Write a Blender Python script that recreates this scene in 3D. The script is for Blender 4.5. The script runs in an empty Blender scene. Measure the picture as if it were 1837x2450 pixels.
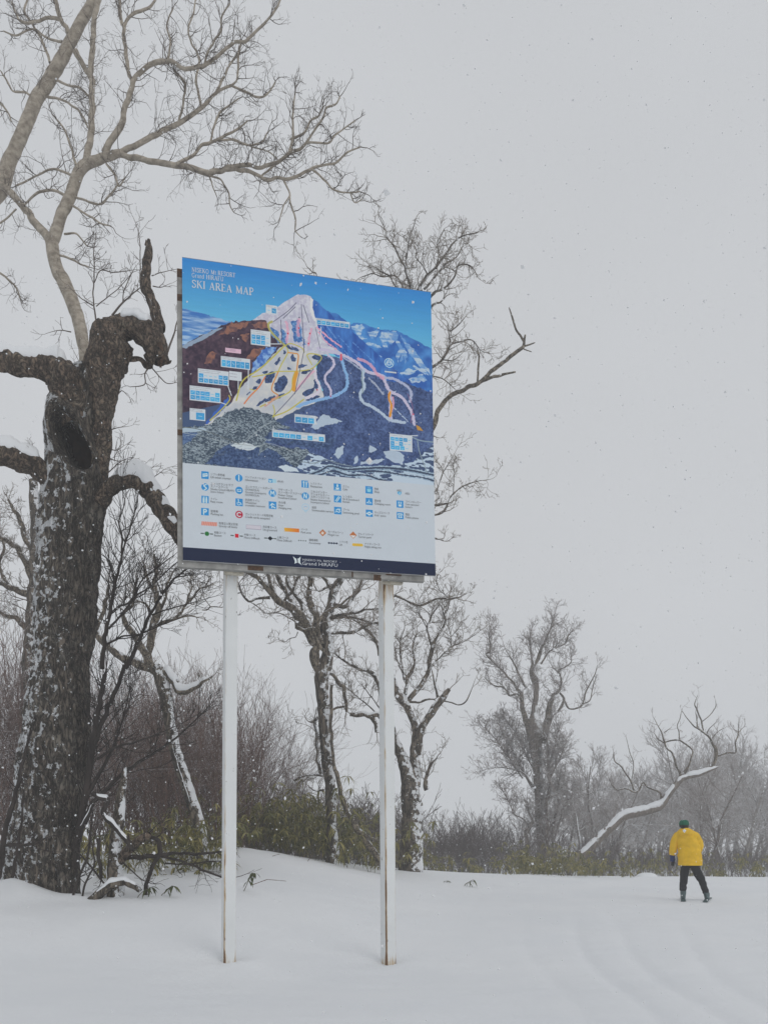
import bpy, math, random
import numpy as np
from mathutils import Vector, Matrix

R = math.radians
sc = bpy.context.scene
col = sc.collection

# ------------------------------------------------------------------ camera, sky, sun, exposure
FPX, CX, HY, ZC = 2000.0, 918.5, 2010.0, 1.5          # focal length in photo pixels, principal column, horizon row, eye height
cam_d = bpy.data.cameras.new('camera')
cam = bpy.data.objects.new('camera', cam_d)
col.objects.link(cam)
cam.location = (0, 0, ZC)
cam.rotation_euler = (R(90), 0, 0)
cam_d.sensor_fit = 'VERTICAL'
cam_d.sensor_height = 36.0
cam_d.lens = 36.0 * FPX / 2450.0
cam_d.shift_y = (HY - 1225.0) / 2450.0
cam_d.clip_start = 0.05
cam_d.clip_end = 900
sc.camera = cam

SUN_EL, SUN_AZ = R(28), R(135)                        # azimuth clockwise from +Y (straight ahead)
w = bpy.data.worlds.new('World')
sc.world = w
w.use_nodes = True
wn, wl = w.node_tree.nodes, w.node_tree.links
wn.clear()
wo = wn.new('ShaderNodeOutputWorld')
bg = wn.new('ShaderNodeBackground')
sky = wn.new('ShaderNodeTexSky')
sky.sky_type = 'NISHITA'
sky.sun_disc = False
sky.sun_elevation = SUN_EL
sky.sun_rotation = SUN_AZ
hs = wn.new('ShaderNodeHueSaturation')
hs.inputs['Saturation'].default_value = 0.12
mx = wn.new('ShaderNodeMix')
mx.data_type = 'RGBA'
mx.inputs[0].default_value = 0.9
wl.new(sky.outputs[0], hs.inputs['Color'])
wl.new(hs.outputs[0], mx.inputs[6])
mx.inputs[7].default_value = (6.12, 6.28, 6.52, 1)     # the even snow cloud
cn = wn.new('ShaderNodeTexNoise')
cn.inputs['Scale'].default_value = 2.2
cn.inputs['Detail'].default_value = 5
ctx = wn.new('ShaderNodeTexCoord')
wl.new(ctx.outputs['Generated'], cn.inputs['Vector'])
cm = wn.new('ShaderNodeMapRange')
cm.inputs['From Min'].default_value = 0.3
cm.inputs['From Max'].default_value = 0.7
cm.inputs['To Min'].default_value = 0.965
cm.inputs['To Max'].default_value = 1.035
wl.new(cn.outputs['Fac'], cm.inputs['Value'])
cs = wn.new('ShaderNodeVectorMath')
cs.operation = 'SCALE'
wl.new(mx.outputs[2], cs.inputs[0])
wl.new(cm.outputs[0], cs.inputs['Scale'])
wl.new(cs.outputs[0], bg.inputs['Color'])
bg.inputs['Strength'].default_value = 0.1
wl.new(bg.outputs[0], wo.inputs['Surface'])

sun_d = bpy.data.lights.new('sun', 'SUN')
sun_d.energy = 0.5
sun_d.angle = R(40)
sun_d.color = (1.0, 0.97, 0.93)
sun = bpy.data.objects.new('sun', sun_d)
col.objects.link(sun)
sd = Vector((math.sin(SUN_AZ) * math.cos(SUN_EL), math.cos(SUN_AZ) * math.cos(SUN_EL), math.sin(SUN_EL)))
sun.rotation_euler = (-sd).to_track_quat('-Z', 'Y').to_euler()
sun.location = (6, -8, 20)

sc.view_settings.view_transform = 'Standard'
sc.view_settings.look = 'None'
sc.view_settings.exposure = 0.0
sc.view_settings.gamma = 1.0
sc.view_settings.use_curve_mapping = False
sc.render.engine = 'CYCLES'
sc.cycles.max_bounces = 6
sc.cycles.diffuse_bounces = 3
sc.cycles.volume_bounces = 2
sc.cycles.use_denoising = True

# ------------------------------------------------------------------ helpers
def U(sx, sy, Y):
    """the point at depth Y seen at photo pixel (sx, sy)"""
    return ((sx - CX) / FPX * Y, Y, ZC + (HY - sy) / FPX * Y)


def tag(o, label=None, cat=None, group=None, kind=None):
    if label: o['label'] = label
    if cat: o['category'] = cat
    if group: o['group'] = group
    if kind: o['kind'] = kind
    return o


def empty(name, loc, label=None, cat=None, group=None):
    o = bpy.data.objects.new(name, None)
    col.objects.link(o)
    o.location = loc
    o.empty_display_size = 0.2
    return tag(o, label, cat, group)


def mesh_from(name, V, F, mat=None, parent=None, smooth=True, base=None, mats=None, fmat=None):
    """V (n,3) array, F list of (k, m) int arrays; one mesh object, in its parent's coordinates"""
    V = np.asarray(V, dtype=np.float64)
    if base is not None:
        V = V - np.asarray(base)[None, :]
    me = bpy.data.meshes.new(name)
    if isinstance(F, np.ndarray):
        F = [F]
    F = [np.asarray(f, dtype=np.int32) for f in F if len(f)]
    tot = sum(f.shape[0] for f in F)
    loops = np.concatenate([f.ravel() for f in F]) if F else np.zeros(0, np.int32)
    cnt = np.concatenate([np.full(f.shape[0], f.shape[1], np.int32) for f in F]) if F else np.zeros(0, np.int32)
    start = np.concatenate([[0], np.cumsum(cnt)[:-1]]).astype(np.int32) if tot else cnt
    me.vertices.add(len(V))
    me.vertices.foreach_set('co', V.astype(np.float32).ravel())
    me.loops.add(len(loops))
    me.loops.foreach_set('vertex_index', loops)
    me.polygons.add(tot)
    me.polygons.foreach_set('loop_start', start)
    me.polygons.foreach_set('use_smooth', np.full(tot, smooth))
    me.update(calc_edges=True)
    me.validate()
    if mats:
        for m in mats: me.materials.append(m)
    elif mat is not None:
        me.materials.append(mat)
    o = bpy.data.objects.new(name, me)
    col.objects.link(o)
    if parent is not None:
        o.parent = parent
    return o


class Tubes:
    """collects round tubes and builds them as one mesh"""
    def __init__(s):
        s.g = {}

    def add(s, pts, rad, sides=3):
        s.g.setdefault((len(pts), sides), []).append((pts, rad))

    def arrays(s, rough=0.0, freq=3.0):
        Vs, Fs, off = [], [], 0
        for (n, k), L in s.g.items():
            P = np.array([a for a, b in L], dtype=np.float64)
            Rd = np.array([b for a, b in L], dtype=np.float64)
            m = P.shape[0]
            T = np.gradient(P, axis=1)
            T /= np.linalg.norm(T, axis=2, keepdims=True) + 1e-9
            ax = np.argmin(np.abs(T.mean(1)), axis=1)
            ref = np.eye(3)[ax]
            N = np.zeros_like(P)
            v = ref
            for i in range(n):
                v = v - (v * T[:, i]).sum(1, keepdims=True) * T[:, i]
                v = v / (np.linalg.norm(v, axis=1, keepdims=True) + 1e-9)
                N[:, i] = v
            B = np.cross(T, N)
            a = np.arange(k) * 2 * math.pi / k
            V = P[:, :, None, :] + Rd[:, :, None, None] * (np.cos(a)[None, None, :, None] * N[:, :, None, :] + np.sin(a)[None, None, :, None] * B[:, :, None, :])
            if rough:
                q_ = V * np.array([freq, freq, freq * 0.45])
                V = P[:, :, None, :] + (V - P[:, :, None, :]) * (1 + rough * fbm(q_, 4) + rough * 0.6 * fbm(q_ * 3.7, 2))[..., None]
            Vs.append(V.reshape(-1, 3))
            i, j = np.meshgrid(np.arange(n - 1), np.arange(k), indexing='ij')
            q = np.stack([i * k + j, i * k + (j + 1) % k, (i + 1) * k + (j + 1) % k, (i + 1) * k + j], -1).reshape(-1, 4)
            q = (q[None] + (np.arange(m) * n * k)[:, None, None]).reshape(-1, 4) + off
            Fs.append(q)
            off += m * n * k
        if not Vs:
            return np.zeros((0, 3)), np.zeros((0, 4), np.int32)
        return np.concatenate(Vs), np.concatenate(Fs)

    def build(s, name, mat, parent=None, base=None, rough=0.0, freq=3.0):
        V, F = s.arrays(rough, freq)
        return mesh_from(name, V, F, mat, parent, True, base)


def _hash(i, j, k):
    h = (i * 374761393 + j * 668265263 + k * 1274126177) & 0xffffffff
    h = ((h ^ (h >> 13)) * 1274126177) & 0xffffffff
    return ((h ^ (h >> 16)) & 0xffff) / 65535.0


def vnoise(p):
    p = np.asarray(p, dtype=np.float64)
    f = np.floor(p).astype(np.int64)
    t = p - f
    t = t * t * (3 - 2 * t)
    x, y, z = f[..., 0], f[..., 1], f[..., 2]
    u, v, ww = t[..., 0], t[..., 1], t[..., 2]
    r = 0
    for dx in (0, 1):
        for dy in (0, 1):
            for dz in (0, 1):
                r = r + _hash(x + dx, y + dy, z + dz) * (u if dx else 1 - u) * (v if dy else 1 - v) * (ww if dz else 1 - ww)
    return r * 2 - 1


def fbm(p, oct=4):
    p = np.asarray(p, dtype=np.float64)
    a, s, r = 1.0, 0.0, 0
    for o in range(oct):
        r = r + a * vnoise(p * 2 ** o + o * 17.3)
        s += a
        a *= 0.55
    return r / s


def catmull(pts, n):
    P = np.array(pts, dtype=np.float64)
    if len(P) == 2:
        t = np.linspace(0, 1, n)[:, None]
        return P[0] * (1 - t) + P[1] * t
    d = np.concatenate([[0], np.cumsum(np.linalg.norm(np.diff(P[:, :2], axis=0), axis=1) + 1e-6)])
    Q = np.vstack([2 * P[0] - P[1], P, 2 * P[-1] - P[-2]])
    s = np.linspace(0, d[-1], n)
    out = np.zeros((n, P.shape[1]))
    for i, x in enumerate(s):
        k = min(max(np.searchsorted(d, x, 'right') - 1, 0), len(P) - 2)
        t = (x - d[k]) / max(d[k + 1] - d[k], 1e-6)
        p0, p1, p2, p3 = Q[k], Q[k + 1], Q[k + 2], Q[k + 3]
        out[i] = 0.5 * (2 * p1 + (p2 - p0) * t + (2 * p0 - 5 * p1 + 4 * p2 - p3) * t * t + (3 * p1 - p0 - 3 * p2 + p3) * t ** 3)
    if P.shape[1] > 2:
        out[:, 2] = np.maximum(out[:, 2], 0.3)
    return out


# ------------------------------------------------------------------ materials
def new_mat(name):
    m = bpy.data.materials.new(name)
    m.use_nodes = True
    nt = m.node_tree
    return m, nt.nodes, nt.links, nt.nodes['Principled BSDF']


def plain(name, c, rough=0.7, noise_amt=0.0, noise_scale=8.0, metal=0.0):
    m, n, l, b = new_mat(name)
    b.inputs['Roughness'].default_value = rough
    b.inputs['Metallic'].default_value = metal
    b.inputs['Base Color'].default_value = (*c, 1)
    if noise_amt:
        tc = n.new('ShaderNodeTexCoord')
        nz = n.new('ShaderNodeTexNoise')
        nz.inputs['Scale'].default_value = noise_scale
        nz.inputs['Detail'].default_value = 5
        l.new(tc.outputs['Object'], nz.inputs['Vector'])
        mr = n.new('ShaderNodeMapRange')
        mr.inputs['From Min'].default_value = 0.3
        mr.inputs['From Max'].default_value = 0.7
        mr.inputs['To Min'].default_value = 1 - noise_amt
        mr.inputs['To Max'].default_value = 1 + noise_amt
        l.new(nz.outputs['Fac'], mr.inputs['Value'])
        vm = n.new('ShaderNodeVectorMath')
        vm.operation = 'SCALE'
        vm.inputs[0].default_value = c
        l.new(mr.outputs[0], vm.inputs['Scale'])
        l.new(vm.outputs[0], b.inputs['Base Color'])
        bp = n.new('ShaderNodeBump')
        bp.inputs['Strength'].default_value = 0.25
        l.new(nz.outputs['Fac'], bp.inputs['Height'])
        l.new(bp.outputs[0], b.inputs['Normal'])
    return m


SNOW_C = (0.80, 0.815, 0.835)


def bark(name, dark, light, thr=0.75, snow_dir=(-0.55, -0.15, 0.82), stretch=(9, 9, 2.2), snow_scale=5.0, bump=0.6, band=0.10, noise_w=0.55, lichen=None, bdist=0.03, cracks=None):
    """bark with snow blown onto the faces that look towards snow_dir"""
    m, n, l, b = new_mat(name)
    b.inputs['Roughness'].default_value = 0.9
    tc = n.new('ShaderNodeTexCoord')
    mp = n.new('ShaderNodeMapping')
    mp.inputs['Scale'].default_value = stretch
    l.new(tc.outputs['Object'], mp.inputs['Vector'])
    nz = n.new('ShaderNodeTexNoise')
    nz.inputs['Scale'].default_value = 1.6
    nz.inputs['Detail'].default_value = 8
    nz.inputs['Roughness'].default_value = 0.65
    l.new(mp.outputs[0], nz.inputs['Vector'])
    cr = n.new('ShaderNodeValToRGB')
    cr.color_ramp.elements[0].position = 0.34
    cr.color_ramp.elements[0].color = (*dark, 1)
    cr.color_ramp.elements[1].position = 0.68
    cr.color_ramp.elements[1].color = (*light, 1)
    l.new(nz.outputs['Fac'], cr.inputs['Fac'])
    bcol = cr.outputs['Color']
    if lichen:
        ln = n.new('ShaderNodeTexNoise')
        ln.inputs['Scale'].default_value = 3.2
        ln.inputs['Detail'].default_value = 9
        ln.inputs['Roughness'].default_value = 0.75
        l.new(tc.outputs['Object'], ln.inputs['Vector'])
        lm = n.new('ShaderNodeMapRange')
        lm.interpolation_type = 'SMOOTHSTEP'
        lm.inputs['From Min'].default_value = 0.48
        lm.inputs['From Max'].default_value = 0.66
        lm.inputs['To Max'].default_value = 0.75
        l.new(ln.outputs['Fac'], lm.inputs['Value'])
        lx = n.new('ShaderNodeMix')
        lx.data_type = 'RGBA'
        l.new(lm.outputs[0], lx.inputs[0])
        l.new(cr.outputs['Color'], lx.inputs[6])
        lx.inputs[7].default_value = (*lichen, 1)
        bcol = lx.outputs[2]
    hgt_out = nz.outputs['Fac']
    if cracks:
        cmp_ = n.new('ShaderNodeMapping')
        cmp_.inputs['Scale'].default_value = cracks
        l.new(tc.outputs['Object'], cmp_.inputs['Vector'])
        wz = n.new('ShaderNodeTexNoise')
        wz.inputs['Scale'].default_value = 1.0
        wz.inputs['Detail'].default_value = 6
        wz.inputs['Roughness'].default_value = 0.6
        wz.inputs['Distortion'].default_value = 0.8
        l.new(cmp_.outputs[0], wz.inputs['Vector'])
        c0_ = n.new('ShaderNodeMath')
        c0_.operation = 'SUBTRACT'
        c0_.inputs[1].default_value = 0.5
        l.new(wz.outputs['Fac'], c0_.inputs[0])
        c1_ = n.new('ShaderNodeMath')
        c1_.operation = 'ABSOLUTE'
        l.new(c0_.outputs[0], c1_.inputs[0])
        cmr = n.new('ShaderNodeMapRange')
        cmr.interpolation_type = 'SMOOTHSTEP'
        cmr.inputs['From Min'].default_value = 0.0
        cmr.inputs['From Max'].default_value = 0.085
        cmr.inputs['To Min'].default_value = 0.26
        l.new(c1_.outputs[0], cmr.inputs['Value'])
        csx = n.new('ShaderNodeVectorMath')
        csx.operation = 'SCALE'
        l.new(bcol, csx.inputs[0])
        l.new(cmr.outputs[0], csx.inputs['Scale'])
        bcol = csx.outputs[0]
        chm = n.new('ShaderNodeMath')
        chm.operation = 'MULTIPLY'
        l.new(cmr.outputs[0], chm.inputs[0])
        l.new(nz.outputs['Fac'], chm.inputs[1])
        hgt_out = chm.outputs[0]
    ge = n.new('ShaderNodeNewGeometry')
    dt = n.new('ShaderNodeVectorMath')
    dt.operation = 'DOT_PRODUCT'
    dt.inputs[1].default_value = snow_dir
    l.new(ge.outputs['Normal'], dt.inputs[0])
    sn = n.new('ShaderNodeTexNoise')
    sn.inputs['Scale'].default_value = snow_scale
    sn.inputs['Detail'].default_value = 7
    sn.inputs['Roughness'].default_value = 0.7
    l.new(tc.outputs['Object'], sn.inputs['Vector'])
    ma = n.new('ShaderNodeMath')
    ma.operation = 'MULTIPLY_ADD'
    ma.inputs[1].default_value = noise_w * 2
    l.new(sn.outputs['Fac'], ma.inputs[0])
    mb = n.new('ShaderNodeMath')
    mb.operation = 'SUBTRACT'
    mb.inputs[1].default_value = noise_w
    l.new(ma.outputs[0], mb.inputs[0])
    l.new(dt.outputs['Value'], ma.inputs[2])
    mr = n.new('ShaderNodeMapRange')
    mr.interpolation_type = 'SMOOTHSTEP'
    mr.inputs['From Min'].default_value = thr - band
    mr.inputs['From Max'].default_value = thr + band
    l.new(mb.outputs[0], mr.inputs['Value'])
    mix = n.new('ShaderNodeMix')
    mix.data_type = 'RGBA'
    l.new(mr.outputs[0], mix.inputs[0])
    l.new(bcol, mix.inputs[6])
    mix.inputs[7].default_value = (*SNOW_C, 1)
    l.new(mix.outputs[2], b.inputs['Base Color'])
    bp = n.new('ShaderNodeBump')
    bp.inputs['Strength'].default_value = bump
    bp.inputs['Distance'].default_value = bdist
    l.new(hgt_out, bp.inputs['Height'])
    l.new(bp.outputs[0], b.inputs['Normal'])
    return m


def snow_mat():
    m, n, l, b = new_mat('snow')
    b.inputs['Roughness'].default_value = 0.75
    b.inputs['Specular IOR Level'].default_value = 0.25
    tc = n.new('ShaderNodeTexCoord')
    n1 = n.new('ShaderNodeTexNoise')
    n1.inputs['Scale'].default_value = 0.55
    n1.inputs['Detail'].default_value = 4
    l.new(tc.outputs['Object'], n1.inputs['Vector'])
    cr = n.new('ShaderNodeValToRGB')
    cr.color_ramp.elements[0].position = 0.3
    cr.color_ramp.elements[0].color = (0.79, 0.808, 0.83, 1)
    cr.color_ramp.elements[1].position = 0.7
    cr.color_ramp.elements[1].color = (0.83, 0.843, 0.858, 1)
    l.new(n1.outputs['Fac'], cr.inputs['Fac'])
    l.new(cr.outputs[0], b.inputs['Base Color'])
    n2 = n.new('ShaderNodeTexNoise')
    n2.inputs['Scale'].default_value = 14
    n2.inputs['Detail'].default_value = 8
    n2.inputs['Roughness'].default_value = 0.6
    l.new(tc.outputs['Object'], n2.inputs['Vector'])
    bp = n.new('ShaderNodeBump')
    bp.inputs['Strength'].default_value = 0.4
    bp.inputs['Distance'].default_value = 0.02
    l.new(n2.outputs['Fac'], bp.inputs['Height'])
    l.new(bp.outputs[0], b.inputs['Normal'])
    return m


M = {}
M['snow'] = snow_mat()
M['oak'] = bark('oak_bark', (0.04, 0.032, 0.025), (0.27, 0.225, 0.18), thr=0.42, snow_dir=(-0.60, 0.0, 0.25), snow_scale=8.5, bump=1.0, band=0.08, noise_w=2.5, stretch=(10, 10, 3), lichen=(0.30, 0.275, 0.235), bdist=0.08, cracks=(15, 15, 4.5))
M['oak_limb'] = bark('oak_limb_bark', (0.045, 0.032, 0.024), (0.32, 0.235, 0.17), thr=1.05, snow_dir=(-0.45, -0.15, 0.85), snow_scale=10, bump=1.0, band=0.06, noise_w=1.6, stretch=(10, 10, 6), lichen=(0.30, 0.25, 0.19), bdist=0.07, cracks=(13, 13, 8))
M['birch'] = bark('birch_bark', (0.20, 0.17, 0.135), (0.50, 0.44, 0.36), thr=1.3, stretch=(5, 5, 7), snow_scale=9, bump=0.3)
M['twig'] = bark('birch_twig_bark', (0.085, 0.07, 0.06), (0.19, 0.16, 0.14), thr=1.5, bump=0.1)
M['dark_stem'] = bark('sapling_bark', (0.022, 0.017, 0.015), (0.06, 0.047, 0.04), thr=1.02, snow_dir=(-0.7, -0.1, 0.7), snow_scale=8, bump=0.3)
M['midoak'] = bark('middle_oak_bark', (0.055, 0.045, 0.036), (0.27, 0.225, 0.175), thr=0.50, snow_dir=(0.62, -0.2, 0.45), snow_scale=6.5, bump=0.9, band=0.08, noise_w=2.0, cracks=(9, 9, 3))
M['pale'] = bark('pale_limb_bark', (0.12, 0.098, 0.074), (0.36, 0.305, 0.235), thr=0.70, snow_dir=(0.15, -0.1, 0.95), snow_scale=6, bump=0.8, noise_w=1.3, cracks=(9, 9, 7), bdist=0.05)
M['pale_snowy'] = bark('pale_snowy_bark', (0.07, 0.056, 0.045), (0.32, 0.265, 0.205), thr=0.52, snow_dir=(0.45, -0.2, 0.6), snow_scale=6, bump=0.9, band=0.08, noise_w=1.8, cracks=(8, 8, 4))
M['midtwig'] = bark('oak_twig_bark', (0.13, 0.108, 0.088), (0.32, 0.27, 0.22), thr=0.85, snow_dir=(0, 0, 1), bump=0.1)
M['far'] = bark('hazed_far_bark', (0.09, 0.074, 0.064), (0.27, 0.23, 0.195), thr=0.50, snow_dir=(0.4, -0.3, 0.85), snow_scale=3, bump=0.4)  # lightened so far trunks fade: part of the haze sits in this colour
M['fartwig'] = bark('hazed_far_twig_bark', (0.20, 0.17, 0.157), (0.40, 0.35, 0.33), thr=0.65, bump=0.05)  # pale for frost, and paled further to paint in some distance haze
M['redtwig'] = bark('thicket_bark', (0.075, 0.044, 0.036), (0.25, 0.165, 0.135), thr=0.72, snow_dir=(-0.4, -0.2, 0.85), snow_scale=7, bump=0.1, noise_w=1.0)
M['brush'] = bark('brush_bark', (0.07, 0.054, 0.05), (0.17, 0.138, 0.128), thr=0.85, snow_dir=(0, -0.1, 0.98), snow_scale=4, bump=0.05)
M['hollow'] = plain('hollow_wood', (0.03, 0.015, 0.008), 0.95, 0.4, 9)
M['brokenwood'] = plain('broken_wood', (0.085, 0.05, 0.032), 0.95, 0.5, 11)

# ------------------------------------------------------------------ ground
def tps_fit(P, Z, lam=0.02):
    n = len(P)
    d = np.linalg.norm(P[:, None] - P[None], axis=2)
    K = np.where(d > 0, d * d * np.log(d + 1e-12), 0) + lam * np.eye(n)
    A = np.zeros((n + 3, n + 3))
    A[:n, :n] = K
    A[:n, n] = 1
    A[:n, n + 1:] = P
    A[n, :n] = 1
    A[n + 1:, :n] = P.T
    return np.linalg.solve(A, np.concatenate([Z, np.zeros(3)]))


ctl = []
for x in (-9, -5, -2, 0, 2, 5, 9):
    for y in (0.0, 3.5, 6.8):
        ctl.append((x, y, 0.0 + (0.10 if x <= -5 else 0)))
for sx, sy, Y in [
    (548, 2300, 10.3), (931, 2306, 10.75), (740, 2300, 10.5), (300, 2290, 10.2), (60, 2280, 10.1),
    (60, 2153, 12.2), (200, 2151, 12.2), (330, 2151, 12.2), (420, 2141, 12.6), (520, 2118, 13.4), (620, 2113, 14.0), (740, 2130, 14.2), (890, 2163, 14.0), (1050, 2182, 14.5),
    (40, 2135, 13.6), (200, 2135, 13.8), (330, 2120, 14.4), (450, 2100, 15.2),
    (-250, 2120, 13.5), (-250, 2060, 19), (30, 2070, 18.5), (230, 2044, 18.5), (400, 2035, 19), (575, 2026, 19.5), (720, 2052, 20.5), (919, 2083, 22),
    (1100, 2091, 25), (1300, 2094, 27.5), (1560, 2098, 29), (1837, 2100, 30), (2200, 2104, 31),
    (1300, 2160, 17), (1660, 2154, 18.4), (1100, 2140, 19), (1837, 2160, 17.5), (2300, 2160, 17),
    (1250, 2240, 12), (1650, 2250, 11.5), (2100, 2250, 11.5),
]:
    ctl.append(U(sx, sy, Y))
for x in (-20, -10, 0, 10, 20, 30):
    ctl.append((x, 36, (0.2 if x < 0 else -0.1)))
    ctl.append((x, 50, -0.7))
ctl = np.array(ctl)
tps_c = ctl[:, :2] / 10
tps_w = tps_fit(tps_c, ctl[:, 2], 0.002)


def gz(x, y):
    x = np.asarray(x, dtype=np.float64)
    y = np.asarray(y, dtype=np.float64)
    q = np.stack([x, y], -1).reshape(-1, 2) / 10
    out = np.zeros(len(q))
    for s in range(0, len(q), 20000):
        c = q[s:s + 20000]
        d = np.linalg.norm(c[:, None] - tps_c[None], axis=2)
        K = d * d * np.log(d + 1e-12)
        out[s:s + 20000] = K @ tps_w[:len(tps_c)] + tps_w[-3] + c @ tps_w[-2:]
    X, Y = q[:, 0] * 10, q[:, 1] * 10
    far = np.clip((np.maximum(np.maximum(np.abs(X) - 20, Y - 42), -Y - 1) + 0.0) / 16, 0, 1)
    far = far * far * (3 - 2 * far)
    out = np.clip(out, -1.2, 1.9) * (1 - far) - 0.9 * far * (Y > 20) + 0.0
    out = out + 0.024 * fbm(np.stack([X * 0.6, Y * 0.6, X * 0], -1), 3) + 0.009 * vnoise(np.stack([X * 2.4 + Y, Y * 4.5, X * 0], -1))
    # wind scoops round the two sign posts
    for qx, qy in ((-1.93, 10.42), (.057, 10.86)):
        d2 = (X - qx) ** 2 + (Y - qy) ** 2
        out = out - 0.05 * np.exp(-d2 / .035) + 0.03 * np.exp(-((X - qx - .28) ** 2 + (Y - qy + .1) ** 2) / .06)
    # drift heaped against the windward foot of the oak
    out = out + 0.30 * np.exp(-((X + 5.55) ** 2 / .22 + (Y - 12.45) ** 2 / .10)) + 0.07 * np.exp(-((X + 5.0) ** 2 / .12 + (Y - 12.3) ** 2 / .05)) + 0.04 * np.exp(-((X + 4.55) ** 2 / .05 + (Y - 12.3) ** 2 / .05))
    # old ski tracks, nearly filled in, running away from the camera on the open side
    for tx, sl, dpt, wd in ((2.2, 0.13, 0.034, 0.08), (2.75, 0.14, 0.03, 0.08), (3.3, 0.20, 0.024, 0.10), (1.6, 0.10, 0.016, 0.09)):
        cxn = tx + sl * (Y - 7) + 0.12 * np.sin(Y * 0.8 + tx)
        out = out - dpt * np.exp(-((X - cxn) / wd) ** 2) * np.clip((16 - Y) / 6, 0, 1) * np.clip(Y / 3, 0, 1)
    return out.reshape(x.shape)


def gz1(x, y):
    return float(gz(np.array([x]), np.array([y]))[0])


ys = np.concatenate([np.linspace(-18, 3, 22), np.linspace(3.1, 34, 330), 34 + np.geomspace(0.3, 168, 50)])
xc = np.linspace(-13, 13, 330)
xo = 13 + np.geomspace(0.2, 187, 40)
xs = np.concatenate([-xo[::-1], xc, xo])
GX, GY = np.meshgrid(xs, ys, indexing='ij')
GZ = gz(GX, GY)
nx, ny = GX.shape
ii, jj = np.meshgrid(np.arange(nx - 1), np.arange(ny - 1), indexing='ij')
gq = np.stack([ii * ny + jj, (ii + 1) * ny + jj, (ii + 1) * ny + jj + 1, ii * ny + jj + 1], -1).reshape(-1, 4)
ground = mesh_from('snow_ground', np.stack([GX, GY, GZ], -1).reshape(-1, 3), gq, M['snow'])
tag(ground, 'smooth drifted snow covering the whole slope', None, None, 'structure')

# ------------------------------------------------------------------ air full of snow
hz_m = bpy.data.materials.new('haze')
hz_m.use_nodes = True
hz_n = hz_m.node_tree.nodes
hz_n.clear()
hz_o = hz_n.new('ShaderNodeOutputMaterial')
hz_v = hz_n.new('ShaderNodeVolumePrincipled')
hz_v.inputs['Color'].default_value = (0.95, 0.965, 0.98, 1)
hz_v.inputs['Density'].default_value = 0.0038
hz_v.inputs['Anisotropy'].default_value = 0.2
hz_m.node_tree.links.new(hz_v.outputs[0], hz_o.inputs['Volume'])
bx = np.array([(x, y, z) for x in (-215, 215) for y in (-30, 215) for z in (-3.0, 24.0)], dtype=float)
haze = mesh_from('haze', bx, np.array([(0, 1, 3, 2), (4, 6, 7, 5), (0, 4, 5, 1), (2, 3, 7, 6), (0, 2, 6, 4), (1, 5, 7, 3)]), hz_m, None, False)
tag(haze, 'pale air thick with blowing snow', None, None, 'stuff')

# ------------------------------------------------------------------ trees
def rot_about(v, ax, a):
    return Matrix.Rotation(a, 3, ax) @ v


def grow(tb, p, d, L, r, gen, rng, wig=0.22, up=0.05, kids=(4, 5, 6), spread=(28, 62), shrink=(0.42, 0.72), sides=3, rmin=0.0016, seg=None, kink=0.0):
    """one twig and its side twigs"""
    n = seg or (5 if gen > 0 else 4)
    p = Vector(p)
    d = Vector(d).normalized()
    st = L / n
    pts, dirs = [tuple(p)], []
    for i in range(n):
        d = (d + Vector((rng.gauss(0, wig), rng.gauss(0, wig), rng.gauss(0, wig) + up))).normalized()
        p = p + d * st
        pts.append(tuple(p))
        dirs.append(d.copy())
    rr = [max(r * (1 - 0.72 * i / n), rmin) for i in range(n + 1)]
    tb.add(pts, rr, sides)
    if gen <= 0:
        return
    k = kids[min(gen, len(kids)) - 1]
    k = max(1, int(k * rng.uniform(0.7, 1.3)))
    for j in range(k):
        t = rng.uniform(0.18, 0.98)
        i = min(int(t * n), n - 1)
        q = Vector(pts[i]).lerp(Vector(pts[i + 1]), t * n - i)
        ax = dirs[i].orthogonal().normalized()
        ax = rot_about(ax, dirs[i], rng.uniform(0, 2 * math.pi))
        nd = rot_about(dirs[i], ax, R(rng.uniform(*spread)))
        grow(tb, q, nd, L * rng.uniform(*shrink) * (1.15 - 0.45 * t), rr[i] * 0.68, gen - 1, rng, wig, up, kids, spread, shrink, 3, rmin, None, kink)


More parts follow.
